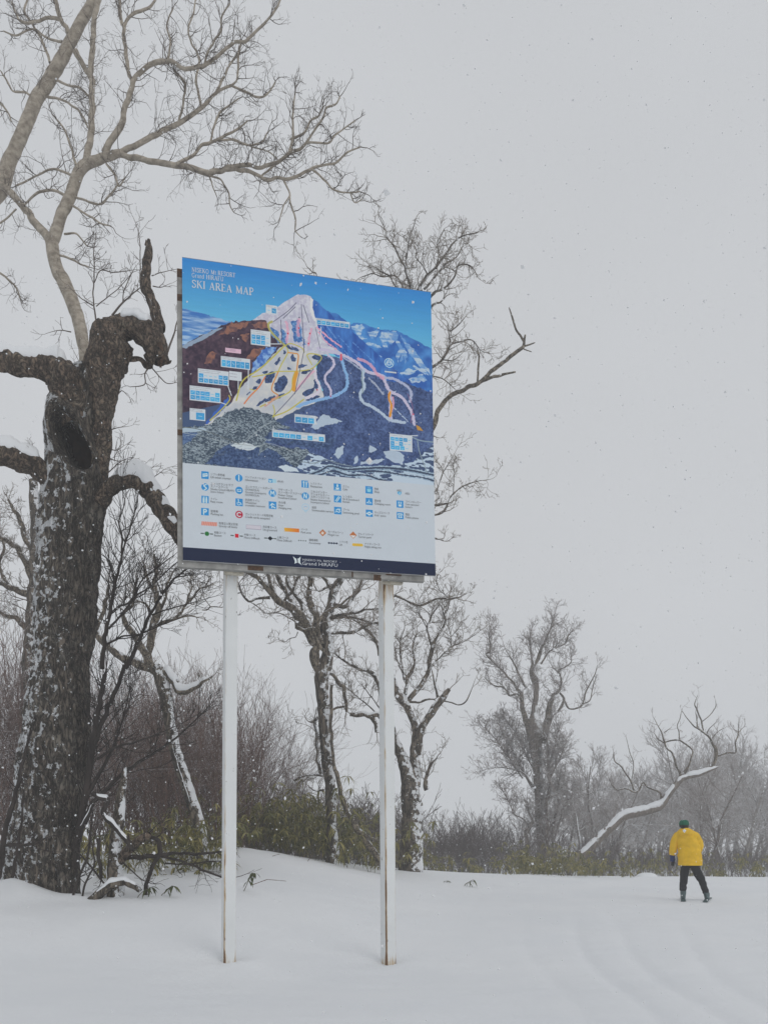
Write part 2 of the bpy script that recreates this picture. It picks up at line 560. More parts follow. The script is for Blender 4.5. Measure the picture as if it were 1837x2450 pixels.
class Tree:
    """limbs traced one by one, each with its own distance and thickness, and twigs grown from them"""
    def __init__(s, name, label, Y, base_px, seed, cat='tree', group=None):
        s.Y, s.rng = Y, random.Random(seed)
        s.nodes = []
        s.base = np.array(U(base_px[0], base_px[1], Y))
        s.root = empty(name, tuple(s.base), label, cat, group)
        s.limbs = []

    def limb(s, crop, pts, depth=None, slope=None, step=5.0, jit=0.6, part='main', sides=8, twigs=1.0):
        ox, oy, k = crop
        P, wl_ = [], None
        for q in pts:
            wd = q[2] if len(q) > 2 else wl_ * 0.88
            wl_ = wd
            P.append((ox + q[0] / k, oy + q[1] / k, wd / k / 2))
        L = sum(math.hypot(P[i + 1][0] - P[i][0], P[i + 1][1] - P[i][1]) for i in range(len(P) - 1))
        n = max(4, int(L / step))
        C = catmull(P, n)
        if depth is None:
            if s.nodes:
                N = np.array(s.nodes)
                i = np.argmin((N[:, 0] - P[0][0]) ** 2 + (N[:, 1] - P[0][1]) ** 2)
                depth = N[i, 2]
            else:
                depth = s.Y
        if slope is None:
            slope = s.rng.uniform(-0.45, 0.45)
        dl = np.concatenate([[0], np.cumsum(np.hypot(np.diff(C[:, 0]), np.diff(C[:, 1])))])
        D = depth + slope * dl * s.Y / FPX
        ph = s.rng.uniform(0, 50)
        jx = vnoise(np.stack([dl / 16 + ph, dl * 0, dl * 0 + 3], -1)) * jit * np.minimum(C[:, 2], 4)
        jy = vnoise(np.stack([dl / 16 + ph, dl * 0 + 7, dl * 0], -1)) * jit * np.minimum(C[:, 2], 4)
        fade = np.minimum(1, dl / 15)
        W = [U(C[i, 0] + jx[i] * fade[i], C[i, 1] + jy[i] * fade[i], D[i]) for i in range(n)]
        rad = [C[i, 2] * D[i] / FPX for i in range(n)]
        for i in range(n):
            s.nodes.append((C[i, 0], C[i, 1], D[i]))
        s.limbs.append(dict(W=W, rad=rad, L=L, part=part, sides=sides, twigs=twigs))
        return s.limbs[-1]

    def build(s, mats, rough=0.18, freq=3.0, names=None):
        groups = {}
        for l in s.limbs:
            groups.setdefault(l['part'], []).append(l)
        out = []
        for part, ls in groups.items():
            tb = Tubes()
            for l in ls:
                tb.add(l['W'], l['rad'], l['sides'])
            nm = 'trunk' if part == 'main' else part.split('#')[0]
            out.append(tb.build(nm, mats.get(part.split('#')[0], mats['main']), s.root, s.base, rough, freq))
        return out

    def twigs(s, mat, gap=14.0, length=(40, 110), rpx=1.2, gen=2, kids=(4, 4), up=0.08, wig=0.25, start=0.12, minpx=0.7, name='crown', spread=(30, 65), lift=0.25, maxr=14.0, tip=True):
        """twigs along every limb: gap, length and radius in photo pixels at the tree's distance"""
        tb = Tubes()
        rng = s.rng
        sc_ = s.Y / FPX
        for l in s.limbs:
            if l['twigs'] <= 0:
                continue
            W, rad, n = l['W'], l['rad'], len(l['W'])
            g = gap / l['twigs']
            m = max(1, int(l['L'] * (1 - start) / g))
            for j in range(m):
                t = start + (1 - start) * rng.random()
                if rad[min(int(t * (n - 1)), n - 1)] / sc_ > maxr and rng.random() < 0.75:
                    continue
                x = t * (n - 1)
                i = min(int(x), n - 2)
                p = Vector(W[i]).lerp(Vector(W[i + 1]), x - i)
                T = (Vector(W[i + 1]) - Vector(W[i])).normalized()
                ax = rot_about(T.orthogonal().normalized(), T, rng.uniform(0, 2 * math.pi))
                d = rot_about(T, ax, R(rng.uniform(35, 75)))
                d = (d + Vector((0, 0, lift))).normalized()
                Lw = rng.uniform(*length) * sc_ * (1.1 - 0.4 * t)
                r0 = min(rpx * sc_ * rng.uniform(0.8, 1.3), rad[i] * 0.75)
                grow(tb, p, d, Lw, r0, gen, rng, wig, up, kids, spread, rmin=minpx * 0.5 * sc_)
            if tip:
                T = (Vector(W[-1]) - Vector(W[-2])).normalized()
                grow(tb, W[-1], T, rng.uniform(*length) * sc_ * 0.8, min(rad[-1], rpx * sc_ * 1.2), gen, rng, wig, up, kids, spread, rmin=minpx * 0.5 * sc_)
        o = tb.build(name, mat, s.root, s.base)
        return o


def snow_cap(name, parent, base, W, rad, h=1.0, wdt=0.85, lift=0.72, i0=0, i1=None, sides=18):
    """a ridge of snow lying along the top of a limb"""
    W = np.array(W[i0:i1], dtype=float)
    rad = np.array(rad[i0:i1], dtype=float)
    n = len(W)
    T = np.gradient(W, axis=0)
    S = np.cross(T, (0, 0, 1.0))
    S /= np.linalg.norm(S, axis=1, keepdims=True) + 1e-9
    t = np.linspace(0, 1, n)
    f = np.clip(np.minimum(t, 1 - t) * 7, 0.02, 1) ** 0.5
    nz_ = 1 + 0.30 * fbm(W * 2.2, 3) + 0.16 * fbm(W * 9, 2)
    a = np.linspace(0, 2 * math.pi, sides, endpoint=False)
    hh = h if np.ndim(h) else np.full(n, h)
    C = W + np.stack([0 * t, 0 * t, rad * lift], -1)
    ca, sa = np.cos(a), np.sin(a)
    up = np.where(sa > 0, sa, sa * 0.35)
    V = C[:, None] + (rad * wdt * f * nz_)[:, None, None] * ca[None, :, None] * S[:, None] + (rad * hh * f * nz_)[:, None, None] * up[None, :, None] * np.array([0, 0, 1.0])
    V = C[:, None] + (V - C[:, None]) * (1 + 0.16 * fbm(V * 7.5, 3))[..., None]
    i, j = np.meshgrid(np.arange(n - 1), np.arange(sides), indexing='ij')
    q = np.stack([i * sides + j, i * sides + (j + 1) % sides, (i + 1) * sides + (j + 1) % sides, (i + 1) * sides + j], -1).reshape(-1, 4)
    return mesh_from(name, V.reshape(-1, 3), q, M['snow'], parent, True, base)


SC = (0, 0, 1.0)                   # points already in photo pixels
C1 = (0, 0, 3.318)                 # the enlarged views the limbs were measured in
C2 = (400, 0, 3.318)
C3 = (0, 500, 3.687)
C4 = (0, 1000, 3.687)
C5 = (0, 1600, 2.9625)
C8 = (840, 480, 2.458)
CI = (560, 1360, 4.879)
CJ = (560, 1760, 4.879)
CP = (860, 1360, 5.267)
CQ = (860, 1700, 5.267)
CK = (1120, 1450, 4.608)
CL = (1400, 1640, 3.796)
CM = (180, 1400, 4.366)

# ---- the old oak with the hollow, beside the sign
OY = 12.8
oak = empty('old_oak', U(135, 2150, OY), 'huge gnarled dark oak with a hollow and broken snow capped limbs beside the map board', 'tree')
ob = np.array(U(135, 2150, OY))
# outline of the trunk: row, left edge, right edge
prof = np.array([(2230, 10, 196), (2150, 36, 186), (2100, 34, 184), (2039, 30, 190), (1971, 32, 196), (1904, 38, 202), (1802, 47, 212), (1701, 64, 211), (1600, 79, 216), (1500, 79, 225), (1400, 84, 231), (1300, 91, 239), (1200, 100, 252), (1150, 106, 252), (1100, 113, 248), (1050, 108, 246), (1000, 106, 246), (960, 118, 250), (925, 130, 262), (900, 150, 266), (880, 190, 268)], dtype=float)
nr, ns = 210, 96
yy = np.linspace(2230, 885, nr)
le = np.interp(-yy, -prof[:, 0], prof[:, 1])
re = np.interp(-yy, -prof[:, 0], prof[:, 2])
kern = np.ones(9) / 9
le = np.convolve(np.pad(le, 4, 'edge'), kern, 'valid')
re = np.convolve(np.pad(re, 4, 'edge'), kern, 'valid')
th = np.linspace(0, 2 * math.pi, ns, endpoint=False)
cxs, hw = (le + re) / 2, (re - le) / 2
TX = (cxs[:, None] + hw[:, None] * np.sin(th)[None] - CX) / FPX * OY
TZ = np.repeat((ZC + (HY - yy) / FPX * OY)[:, None], ns, 1)
TYd = OY - np.cos(th)[None] * (hw * 0.85 / FPX * OY)[:, None]
V = np.stack([TX, TYd, TZ], -1)
Cc = np.stack([np.repeat(((cxs - CX) / FPX * OY)[:, None], ns, 1), np.full_like(TX, OY), TZ], -1)
q_ = V * np.array([5.5, 5.5, 1.5])
furrow = 1 - np.abs(fbm(q_, 4)) * 2.0
big = fbm(V * np.array([1.5, 1.5, 0.9]), 3)
fine = fbm(V * np.array([16, 16, 6.0]), 3)
V = Cc + (V - Cc) * (1 + 0.11 * furrow - 0.09 + 0.12 * big + 0.085 * fine)[..., None]
# the hollow: an opening pushed deep into the wood, with a swollen lip
dx_ = V[..., 0] * FPX / OY + CX - 190
dy_ = HY - (V[..., 2] - ZC) * FPX / OY - 1078
ex, ey = (dx_ - 0.40 * dy_) / 37, dy_ / 76
rr_ = np.sqrt(ex ** 2 + ey ** 2) + 0.12 * fbm(V * 7, 2)
front = np.cos(th)[None] > 0.15
push = np.clip((1.0 - rr_) / 0.34, 0, 1)
push = push * push * (3 - 2 * push)
V[..., 1] += np.where(front, push * 0.62, 0)
lip = np.exp(-((rr_ - 1.12) / 0.17) ** 2)
V[..., 1] -= np.where(front, lip * 0.11, 0)
i, j = np.meshgrid(np.arange(nr - 1), np.arange(ns), indexing='ij')
tq = np.stack([i * ns + j, i * ns + (j + 1) % ns, (i + 1) * ns + (j + 1) % ns, (i + 1) * ns + j], -1).reshape(-1, 4)
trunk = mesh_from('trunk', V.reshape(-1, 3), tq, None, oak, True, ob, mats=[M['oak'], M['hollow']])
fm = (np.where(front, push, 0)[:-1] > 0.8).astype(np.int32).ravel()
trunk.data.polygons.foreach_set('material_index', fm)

OT = Tree.__new__(Tree)
OT.Y, OT.rng, OT.nodes, OT.base, OT.root, OT.limbs = OY, random.Random(5), [], ob, oak, []
L_left = OT.limb(C3, [(700, 1900, 250), (640, 1660, 310), (560, 1500, 300), (430, 1420, 235), (300, 1395, 190), (150, 1370, 175), (0, 1340, 172), (-160, 1270, 160), (-330, 1230, 120)], depth=OY - 0.1, slope=-0.15, part='limb', sides=28, step=4, twigs=0.1)
L_right = OT.limb(C3, [(820, 2900, 90), (850, 2620, 120), (885, 2380, 140), (900, 2150, 155), (905, 1900, 170), (915, 1600, 250), (925, 1400, 340), (970, 1240, 360), (1000, 1120, 320), (1060, 1050, 220), (1160, 1050, 200), (1270, 1080, 220), (1350, 1160, 235), (1395, 1260, 190), (1420, 1340, 110)], depth=OY, slope=-0.05, part='limb#2', sides=28, step=4, twigs=0.35)
L_stub = OT.limb(C3, [(1400, 1060, 120), (1390, 1000, 100), (1340, 830, 88), (1290, 660, 92), (1300, 500, 78), (1312, 380, 68), (1318, 270, 30)], slope=0.1, part='limb#3', sides=14, step=4, twigs=0.6)
L_low = OT.limb(C4, [(470, 590, 130), (400, 500, 175), (320, 430, 180), (200, 375, 185), (80, 335, 190), (-60, 325, 185), (-250, 360, 150)], depth=OY - 0.15, slope=-0.2, part='limb#4', sides=24, step=4, twigs=0.25)
L_arch = OT.limb(C4, [(870, 760, 150), (950, 640, 140), (1010, 590, 130), (1090, 560, 130), (1200, 560, 150), (1310, 625, 160), (1400, 740, 160), (1480, 870, 155), (1560, 1000, 150), (1660, 1150, 130), (1750, 1290, 90)], depth=OY - 0.1, slope=-0.12, part='limb#5', sides=24, step=4, twigs=0.5)
OT.limb(C3, [(1090, 1350, 45), (1180, 1325, 50), (1240, 1325, 40), (1310, 1385, 55), (1345, 1400, 20)], slope=0.0, part='limb#6', sides=10, twigs=0.6)
OT.limb(C3, [(1410, 1290, 120), (1450, 1330, 90), (1490, 1350, 30), (1515, 1335, 6)], slope=0.0, part='limb#2', sides=10, twigs=0.3)
OT.limb(C3, [(1330, 1300, 130), (1325, 1360, 70), (1335, 1395, 16)], slope=0.0, part='limb#2', sides=10, twigs=0)
# roots and buttress sinking in the drift
OT.limb(SC, [(150, 1980, 70), (160, 2060, 56), (168, 2150, 44), (172, 2200, 44)], depth=OY - 0.22, slope=0, part='root', sides=14, twigs=0)
OT.limb(SC, [(80, 1930, 90), (52, 2030, 76), (36, 2110, 66), (24, 2190, 70)], depth=OY - 0.05, slope=0, part='root', sides=14, twigs=0)
oak_parts = OT.build({'main': M['oak_limb'], 'limb': M['oak_limb'], 'root': M['oak']}, 0.30, 4.2)
OT.limbs = [l for l in OT.limbs if l['twigs'] > 0]
# fine twigs sprouting from the broken limbs, measured
OT.limb(C3, [(860, 1030, 16), (840, 900, 14), (825, 750, 12), (835, 560, 11), (830, 400, 9), (850, 210, 6)], slope=0.3, part='shoot', sides=5, twigs=1.3)
OT.limb(C3, [(835, 650, 8), (890, 540, 10), (990, 560, 9), (1110, 550, 7), (1170, 540, 5)], slope=0.2, part='shoot', sides=5, twigs=1.3)
OT.limb(C3, [(990, 940, 20), (1080, 830, 16), (1160, 760, 12), (1235, 695, 9)], slope=-0.2, part='shoot', sides=5, twigs=1.3)
OT.limb(C3, [(1085, 820, 10), (1095, 720, 9), (1160, 580, 8), (1190, 520, 4)], slope=-0.1, part='shoot', sides=5, twigs=1.2)
OT.limb(C3, [(850, 860, 10), (960, 770, 8), (1060, 690, 7), (1170, 560, 6)], slope=-0.1, part='shoot', sides=5, twigs=1.0)
OT.limb(C3, [(1235, 650, 10), (1240, 400, 9), (1225, 210, 7), (1180, 80, 4)], slope=0.2, part='shoot', sides=5, twigs=0.9)
OT.limb(C3, [(820, 850, 12), (720, 790, 9), (670, 740, 7), (620, 700, 4)], slope=0.2, part='shoot', sides=5, twigs=1.0)
OT.limb(C3, [(1320, 1390, 14), (1280, 1460, 12), (1275, 1550, 10), (1150, 1570, 6)], slope=0.1, part='shoot', sides=5, twigs=1.2)
OT.limb(C3, [(1330, 1390, 12), (1420, 1490, 10), (1480, 1540, 8), (1560, 1530, 5)], slope=0.1, part='shoot', sides=5, twigs=1.0)
OT.limb(C3, [(1480, 1260, 20), (1530, 1130, 16), (1560, 1010, 12), (1580, 930, 8)], slope=0.1, part='shoot', sides=5, twigs=0.5)
for pts in ([(960, 1960), (1040, 1930), (1120, 1920)], [(950, 2110), (1030, 2130), (1095, 2090)], [(630, 1085), (520, 1070), (420, 1095)], [(1040, 1640), (1080, 1600), (1130, 1650)], [(1340, 590), (1430, 560), (1560, 530)], [(1350, 680), (1420, 690), (1500, 660)]):
    OT.limb(C3, [(pts[0][0], pts[0][1], 12), (pts[1][0], pts[1][1], 8), (pts[2][0], pts[2][1], 4)], slope=0.0, part='shoot', sides=4, twigs=1.0)
for pts in ([(960, 480), (1060, 390), (1140, 350)], [(920, 350), (1040, 380), (1100, 370)], [(1180, 520), (1250, 440), (1340, 435)], [(1250, 560), (1360, 520), (1450, 455)], [(350, 340), (310, 290), (270, 255)], [(310, 1640), (210, 1600), (80, 1560)], [(290, 1750), (200, 1680), (100, 1640)], [(280, 1850), (200, 1800), (130, 1740)], [(310, 1480), (220, 1500), (180, 1460)]):
    OT.limb(C4, [(pts[0][0], pts[0][1], 12), (pts[1][0], pts[1][1], 8), (pts[2][0], pts[2][1], 4)], slope=0.0, part='shoot', sides=4, twigs=1.2)
for l in OT.limbs:
    if l['part'] == 'shoot':
        stb = Tubes()
        stb.add(l['W'], l['rad'], l['sides'])
        stb.build('shoot', M['twig'], oak, ob)
OT.limbs = [l for l in OT.limbs if l['part'] == 'shoot']
OT.twigs(M['twig'], gap=16, length=(25, 60), rpx=0.9, gen=1, kids=(3, 3), name='crown', minpx=0.8)
snow_cap('snow_cap', oak, ob, L_left['W'], L_left['rad'], h=1.25, wdt=0.8, lift=0.62, i0=int(len(L_left['W']) * 0.26))
snow_cap('snow_cap', oak, ob, L_low['W'], L_low['rad'], h=1.15, wdt=0.85, lift=0.55, i0=int(len(L_low['W']) * 0.12))
na = len(L_arch['W'])
snow_cap('snow_cap', oak, ob, L_arch['W'], L_arch['rad'], h=np.interp(np.linspace(0, 1, int(na * .9) - int(na * .12)), [0, .35, .6, 1], [1.2, 2.1, 1.1, 0.8]), wdt=0.85, lift=0.6, i0=int(na * .12), i1=int(na * .9))
nrg = len(L_right['W'])
snow_cap('snow_cap', oak, ob, L_right['W'], L_right['rad'], h=0.85, wdt=0.95, lift=0.62, i0=int(nrg * .78), i1=int(nrg * .94))
snow_cap('snow_cap', oak, ob, L_stub['W'], L_stub['rad'], h=0.9, wdt=0.9, lift=0.3, i0=1, i1=int(len(L_stub['W']) * .38))
# splintered ends of the two broken limbs
def splinters(parent, base, P, d, r, n, seed, mat):
    rng = random.Random(seed)
    tb = Tubes()
    for k in range(n):
        o = Vector((rng.gauss(0, .4), rng.gauss(0, .4), rng.gauss(0, .4))) * r
        dd = (Vector(d) + Vector((rng.gauss(0, .25), rng.gauss(0, .25), rng.gauss(0, .25)))).normalized()
        L = r * rng.uniform(0.6, 1.8)
        a = Vector(P) + o - dd * r * 0.8
        tb.add([tuple(a), tuple(a + dd * L * .6), tuple(a + dd * L + Vector((0, 0, rng.gauss(0, .1) * L)))], [r * rng.uniform(.2, .4), r * .2, 0.004], 5)
    return tb.build('broken_end', mat, parent, base)
splinters(oak, ob, L_right['W'][-3], (0.5, -0.2, -1), 0.15, 16, 3, M['brokenwood'])
splinters(oak, ob, L_stub['W'][-3], (0, 0, 1), 0.05, 6, 4, M['brokenwood'])

# ---- the birch standing behind the oak
BY = 14.6
bt = Tree('birch_tree', 'tall pale barked birch spreading bare branches above the oak', BY, (150, 2090), 11)
bt.limb(SC, [(150, 2100, 52), (150, 1700, 50), (160, 1300, 46), (190, 1000, 40), (207, 875, 34), (198, 812, 30), (187, 758, 31), (163, 695, 33), (138, 646, 31), (127, 608, 30), (124, 570, 30)], slope=0, sides=12, jit=0.3)
bt.limb(SC, [(124, 590, 24), (112, 562, 20), (95, 546, 18), (73, 516, 17), (60, 497, 16), (38, 474, 16), (21, 458, 17), (4, 446, 16), (-30, 430, 12)], slope=0.3, sides=10)
bt.limb(SC, [(-60, 520, 34), (-20, 480, 34), (5, 448, 36), (18, 401, 34), (39, 353, 31), (66, 289, 30), (87, 241, 30), (120, 187, 30), (148, 142, 30), (172, 96, 27), (196, 51, 25), (217, 15, 23), (235, -30, 22), (260, -90, 18)], depth=BY + 0.9, slope=-0.05, part='branch#a', sides=12, jit=0.3)
bt.limb(SC, [(124, 580, 28), (133, 560, 27), (145, 521, 26), (163, 482, 27), (178, 446, 27), (187, 416, 26), (205, 395, 25), (235, 383, 22), (262, 374, 20), (288, 366, 16)], part='branch#b', slope=-0.1, sides=12, jit=0.3)
bt.limb(SC, [(203, 396, 18), (214, 347, 16), (220, 301, 15), (222, 241, 14), (220, 196, 14), (216, 169, 14), (220, 121, 13), (225, 75, 13), (229, 36, 12), (238, -3, 12), (250, -60, 9)], slope=0.25, sides=8)
bt.limb(SC, [(181, 122, 14), (193, 145, 12), (206, 165, 11), (216, 182, 10)], slope=0.0)
bt.limb(SC, [(250, 366, 16), (271, 332, 15), (289, 301, 15), (301, 256, 13), (316, 211, 12), (322, 190, 11), (341, 169, 11), (362, 155, 11), (401, 145, 10), (422, 154, 9), (443, 164, 9), (479, 161, 9), (490, 157, 9), (527, 130, 8), (557, 104, 7), (587, 99, 7), (611, 75, 6), (635, 54, 5), (662, 21, 5), (671, 0, 4), (680, -30, 3)], slope=-0.2, sides=8)
bt.limb(SC, [(317, 200, 9), (307, 166, 9), (301, 121, 9), (297, 75, 8), (289, 30, 8), (284, -10, 7)], slope=0.3)
bt.limb(SC, [(298, 62, 7), (313, 39, 7), (335, 26, 7), (359, 18, 6), (371, 0, 5), (378, -20, 4)], slope=0.2)
bt.limb(SC, [(286, 366, 13), (325, 347, 12), (362, 329, 12), (392, 313, 11), (428, 295, 10), (458, 277, 10), (484, 256, 9), (515, 226, 7), (530, 214, 6), (554, 205, 6)], slope=0.15, sides=8)
bt.limb(SC, [(554, 205, 5), (566, 193, 4), (570, 169, 5), (572, 127, 6), (578, 105, 4)], slope=0.1)
bt.limb(SC, [(554, 205, 5), (587, 220, 5), (614, 232, 5), (635, 229, 4), (650, 212, 4), (659, 196, 3)], slope=-0.1)
bt.limb(SC, [(515, 226, 6), (533, 190, 6), (551, 155, 5), (570, 130, 4)], slope=0.2)
bt.limb(SC, [(481, 253, 6), (469, 193, 6), (478, 142, 5), (451, 81, 4), (465, 24, 4), (470, -10, 3)], slope=0.3)
bt.limb(SC, [(490, 157, 6), (500, 120, 5), (527, 75, 5), (530, 40, 4), (550, 10, 3)], slope=-0.3)
bt.limb(SC, [(401, 145, 6), (408, 100, 5), (400, 60, 4), (415, 20, 3)], slope=0.3)
bt.limb(SC, [(428, 295, 6), (440, 240, 5), (441, 195, 5), (415, 168, 3)], slope=-0.3)
bt.limb(SC, [(284, 368, 13), (331, 380, 13), (362, 386, 13), (416, 395, 13), (454, 401, 13), (487, 414, 13), (520, 410, 12), (545, 402, 11), (581, 395, 9), (596, 392, 9), (620, 401, 8), (656, 392, 8), (677, 380, 8), (695, 366, 7), (716, 358, 7), (734, 340, 6), (749, 319, 5), (774, 280, 5), (780, 259, 4), (801, 250, 4), (813, 232, 3)], slope=-0.2, sides=8)
bt.limb(SC, [(540, 405, 10), (587, 407, 9), (611, 417, 8), (638, 432, 8), (659, 426, 7), (689, 428, 7), (716, 420, 7), (743, 405, 6), (774, 395, 5), (804, 389, 5), (831, 365, 4), (861, 352, 3)], slope=-0.1)
bt.limb(SC, [(746, 405, 5), (771, 425, 5), (789, 446, 4), (813, 459, 4), (840, 461, 3), (861, 459, 3)], slope=0.1)
bt.limb(SC, [(838, 461, 3), (849, 485, 3), (867, 476, 2)], slope=0.1)
bt.limb(SC, [(677, 428, 5), (692, 461, 4), (695, 488, 4), (707, 521, 4), (707, 551, 3), (719, 566, 2)], slope=0.1, twigs=0.5)
bt.limb(SC, [(693, 468, 3), (680, 490, 3), (673, 510, 3), (669, 528, 2)], slope=0.1, twigs=0.5)
bt.limb(SC, [(689, 374, 6), (701, 328, 6), (701, 286, 5), (704, 247, 4), (707, 214, 3)], slope=0.15)
bt.limb(SC, [(695, 334, 6), (728, 319, 5), (743, 289, 5), (762, 277, 4), (775, 255, 3)], slope=-0.15)
bt.limb(SC, [(734, 341, 5), (786, 342, 4), (801, 325, 4), (828, 304, 3), (849, 289, 3)], slope=0.2)
bt.limb(SC, [(622, 425, 4), (650, 400, 5), (670, 385, 5), (700, 355, 4)], slope=0.2)
bt.limb(SC, [(424, 392, 8), (460, 374, 7), (481, 350, 7), (520, 334, 6), (563, 313, 5), (593, 289, 3)], slope=0.1)
bt.limb(SC, [(520, 334, 5), (560, 336, 5), (587, 346, 4), (623, 343, 4), (641, 316, 3)], slope=0.2)
bt.limb(SC, [(503, 342, 5), (511, 307, 5), (527, 271, 5), (548, 253, 4), (572, 235, 3)], slope=-0.2)
bt.limb(SC, [(560, 336, 4), (600, 350, 3), (640, 362, 3), (664, 380, 3)], slope=0.2)
bt.limb(SC, [(499, 419, 5), (527, 430, 4), (548, 461, 4), (549, 488, 3), (560, 509, 2)], slope=0.1, twigs=0.7)
bt.limb(SC, [(500, 419, 4), (507, 440, 3), (519, 470, 2)], slope=0.0, twigs=0.6)
# left of the big limb
bt.limb(SC, [(165, 80, 11), (150, 50, 10), (136, 15, 10), (128, -15, 9)], slope=-0.2)
bt.limb(SC, [(155, 62, 8), (140, 48, 8), (110, 44, 7), (80, 54, 6), (55, 52, 6), (42, 40, 5), (30, 5, 4)], slope=0.2)
bt.limb(SC, [(120, 150, 6), (105, 105, 6), (80, 60, 5), (60, 25, 5), (70, -10, 4)], slope=0.4)
bt.limb(SC, [(78, 230, 5), (60, 222, 5), (33, 218, 4), (15, 190, 4), (5, 172, 3)], slope=0.2)
bt.limb(SC, [(150, 100, 6), (120, 95, 5), (80, 70, 4), (40, 85, 4), (10, 75, 3)], slope=0.4)
bt.limb(SC, [(115, 232, 6), (150, 240, 5), (190, 265, 5), (210, 300, 4), (222, 320, 3)], slope=-0.4)
bt.limb(SC, [(135, 190, 6), (165, 205, 5), (190, 210, 5), (212, 230, 4)], slope=-0.4)
bt.limb(SC, [(183, 395, 6), (165, 335, 5), (150, 300, 4), (125, 275, 3)], slope=0.3)
bt.limb(SC, [(160, 470, 7), (130, 457, 6), (100, 458, 6), (75, 475, 5), (60, 490, 4)], slope=0.3)
bt.limb(SC, [(185, 425, 6), (130, 405, 5), (90, 420, 4), (40, 445, 4)], slope=0.4)
bt.limb(SC, [(178, 470, 6), (205, 480, 5), (242, 487, 5), (270, 460, 4), (285, 440, 3)], slope=-0.3)
bt.limb(SC, [(255, 392, 5), (275, 420, 5), (284, 445, 4), (300, 425, 3)], slope=-0.2)
bt.limb(SC, [(170, 490, 5), (205, 510, 5), (240, 535, 4), (265, 540, 3)], slope=-0.3)
bt.limb(SC, [(141, 610, 5), (165, 618, 5), (190, 630, 4), (215, 640, 3)], slope=-0.2)
bt.limb(SC, [(155, 560, 5), (185, 560, 4), (210, 590, 3)], slope=-0.3)
bt.limb(SC, [(40, 500, 4), (20, 520, 4), (0, 535, 4)], slope=0.3)
bt.limb(SC, [(0, 245, 5), (20, 270, 4), (28, 290, 3)], depth=BY + 0.7, slope=0.2)
bt.limb(SC, [(-30, 640, 5), (10, 660, 5), (40, 690, 4), (50, 715, 3)], depth=BY + 0.7, slope=0.2)
bt.build({'main': M['birch'], 'branch': M['birch']}, 0.08, 4)
bt.twigs(M['twig'], gap=11, length=(36, 90), rpx=1.0, gen=2, kids=(3, 3), name='crown', minpx=0.5, maxr=11, lift=0.2, wig=0.28)

# ---- the dark sapling in front of the thicket
st = Tree('dark_sapling', 'slender dark many stemmed sapling fanning up beside the oak trunk', 12.5, (200, 2150), 21)
st.limb(C5, [(500, 1650, 50), (540, 1300, 52), (590, 1000, 50), (635, 700, 50), (655, 560, 44), (690, 350, 38), (715, 200, 34), (740, 40, 30)], slope=0, sides=10)
st.limb(C4, [(905, 2212, 42), (930, 1900, 40), (970, 1700, 36), (1000, 1560, 30), (1030, 1430, 26), (1070, 1250, 22), (1080, 1100, 18), (1065, 980, 16), (1055, 900, 12), (1100, 760, 9), (1090, 680, 6)], slope=0.05, depth=12.5, sides=8)
st.limb(C5, [(650, 600, 40), (720, 400, 34), (790, 220, 34), (850, 80, 30), (890, -30, 30)], slope=0.1, sides=8)
st.limb(C4, [(1110, 2212, 40), (1190, 2050, 36), (1280, 1840, 30), (1340, 1720, 26), (1430, 1560, 22), (1530, 1430, 18), (1650, 1330, 16), (1760, 1240, 12), (1850, 1190, 8)], slope=0.1, sides=8)
st.limb(C4, [(1070, 1250, 18), (1110, 1090, 16), (1165, 930, 14), (1195, 780, 10), (1185, 690, 6)], slope=0.2)
st.limb(C4, [(985, 1720, 26), (1060, 1660, 20), (1160, 1610, 16), (1260, 1430, 14), (1430, 1290, 12), (1540, 1210, 6)], slope=0.15)
st.limb(C4, [(960, 1860, 22), (1100, 1700, 18), (1220, 1560, 16), (1330, 1490, 12), (1520, 1310, 10), (1620, 1230, 6)], slope=-0.15)
st.limb(C4, [(1010, 1560, 16), (1000, 1380, 14), (960, 1260, 10), (880, 1190, 6)], slope=0.2)
st.limb(C4, [(940, 2000, 22), (1080, 1930, 16), (1260, 1900, 12), (1420, 1830, 10), (1600, 1760, 6)], slope=0.2)
st.limb(C4, [(1340, 1740, 16), (1480, 1690, 12), (1660, 1640, 9), (1800, 1600, 5)], slope=0.1)
st.limb(C4, [(1280, 1420, 10), (1270, 1280, 9), (1290, 1150, 6)], slope=0.2)
st.limb(C5, [(620, 900, 34), (720, 720, 26), (800, 560, 20), (850, 430, 14), (900, 250, 10), (930, 100, 6)], slope=0.1)
st.limb(C5, [(690, 640, 22), (820, 560, 18), (960, 520, 14), (1100, 470, 10), (1260, 400, 6)], slope=-0.1)
st.limb(C5, [(600, 1100, 40), (660, 950, 34), (760, 860, 30), (900, 720, 24), (1060, 620, 20), (1260, 480, 14), (1420, 330, 8)], slope=0.1)
st.build({'main': M['dark_stem']}, 0.10, 6)
st.twigs(M['dark_stem'], gap=17, length=(60, 150), rpx=1.5, gen=2, kids=(3, 4), name='crown', minpx=0.9, maxr=9, lift=0.2, wig=0.14, spread=(22, 50))

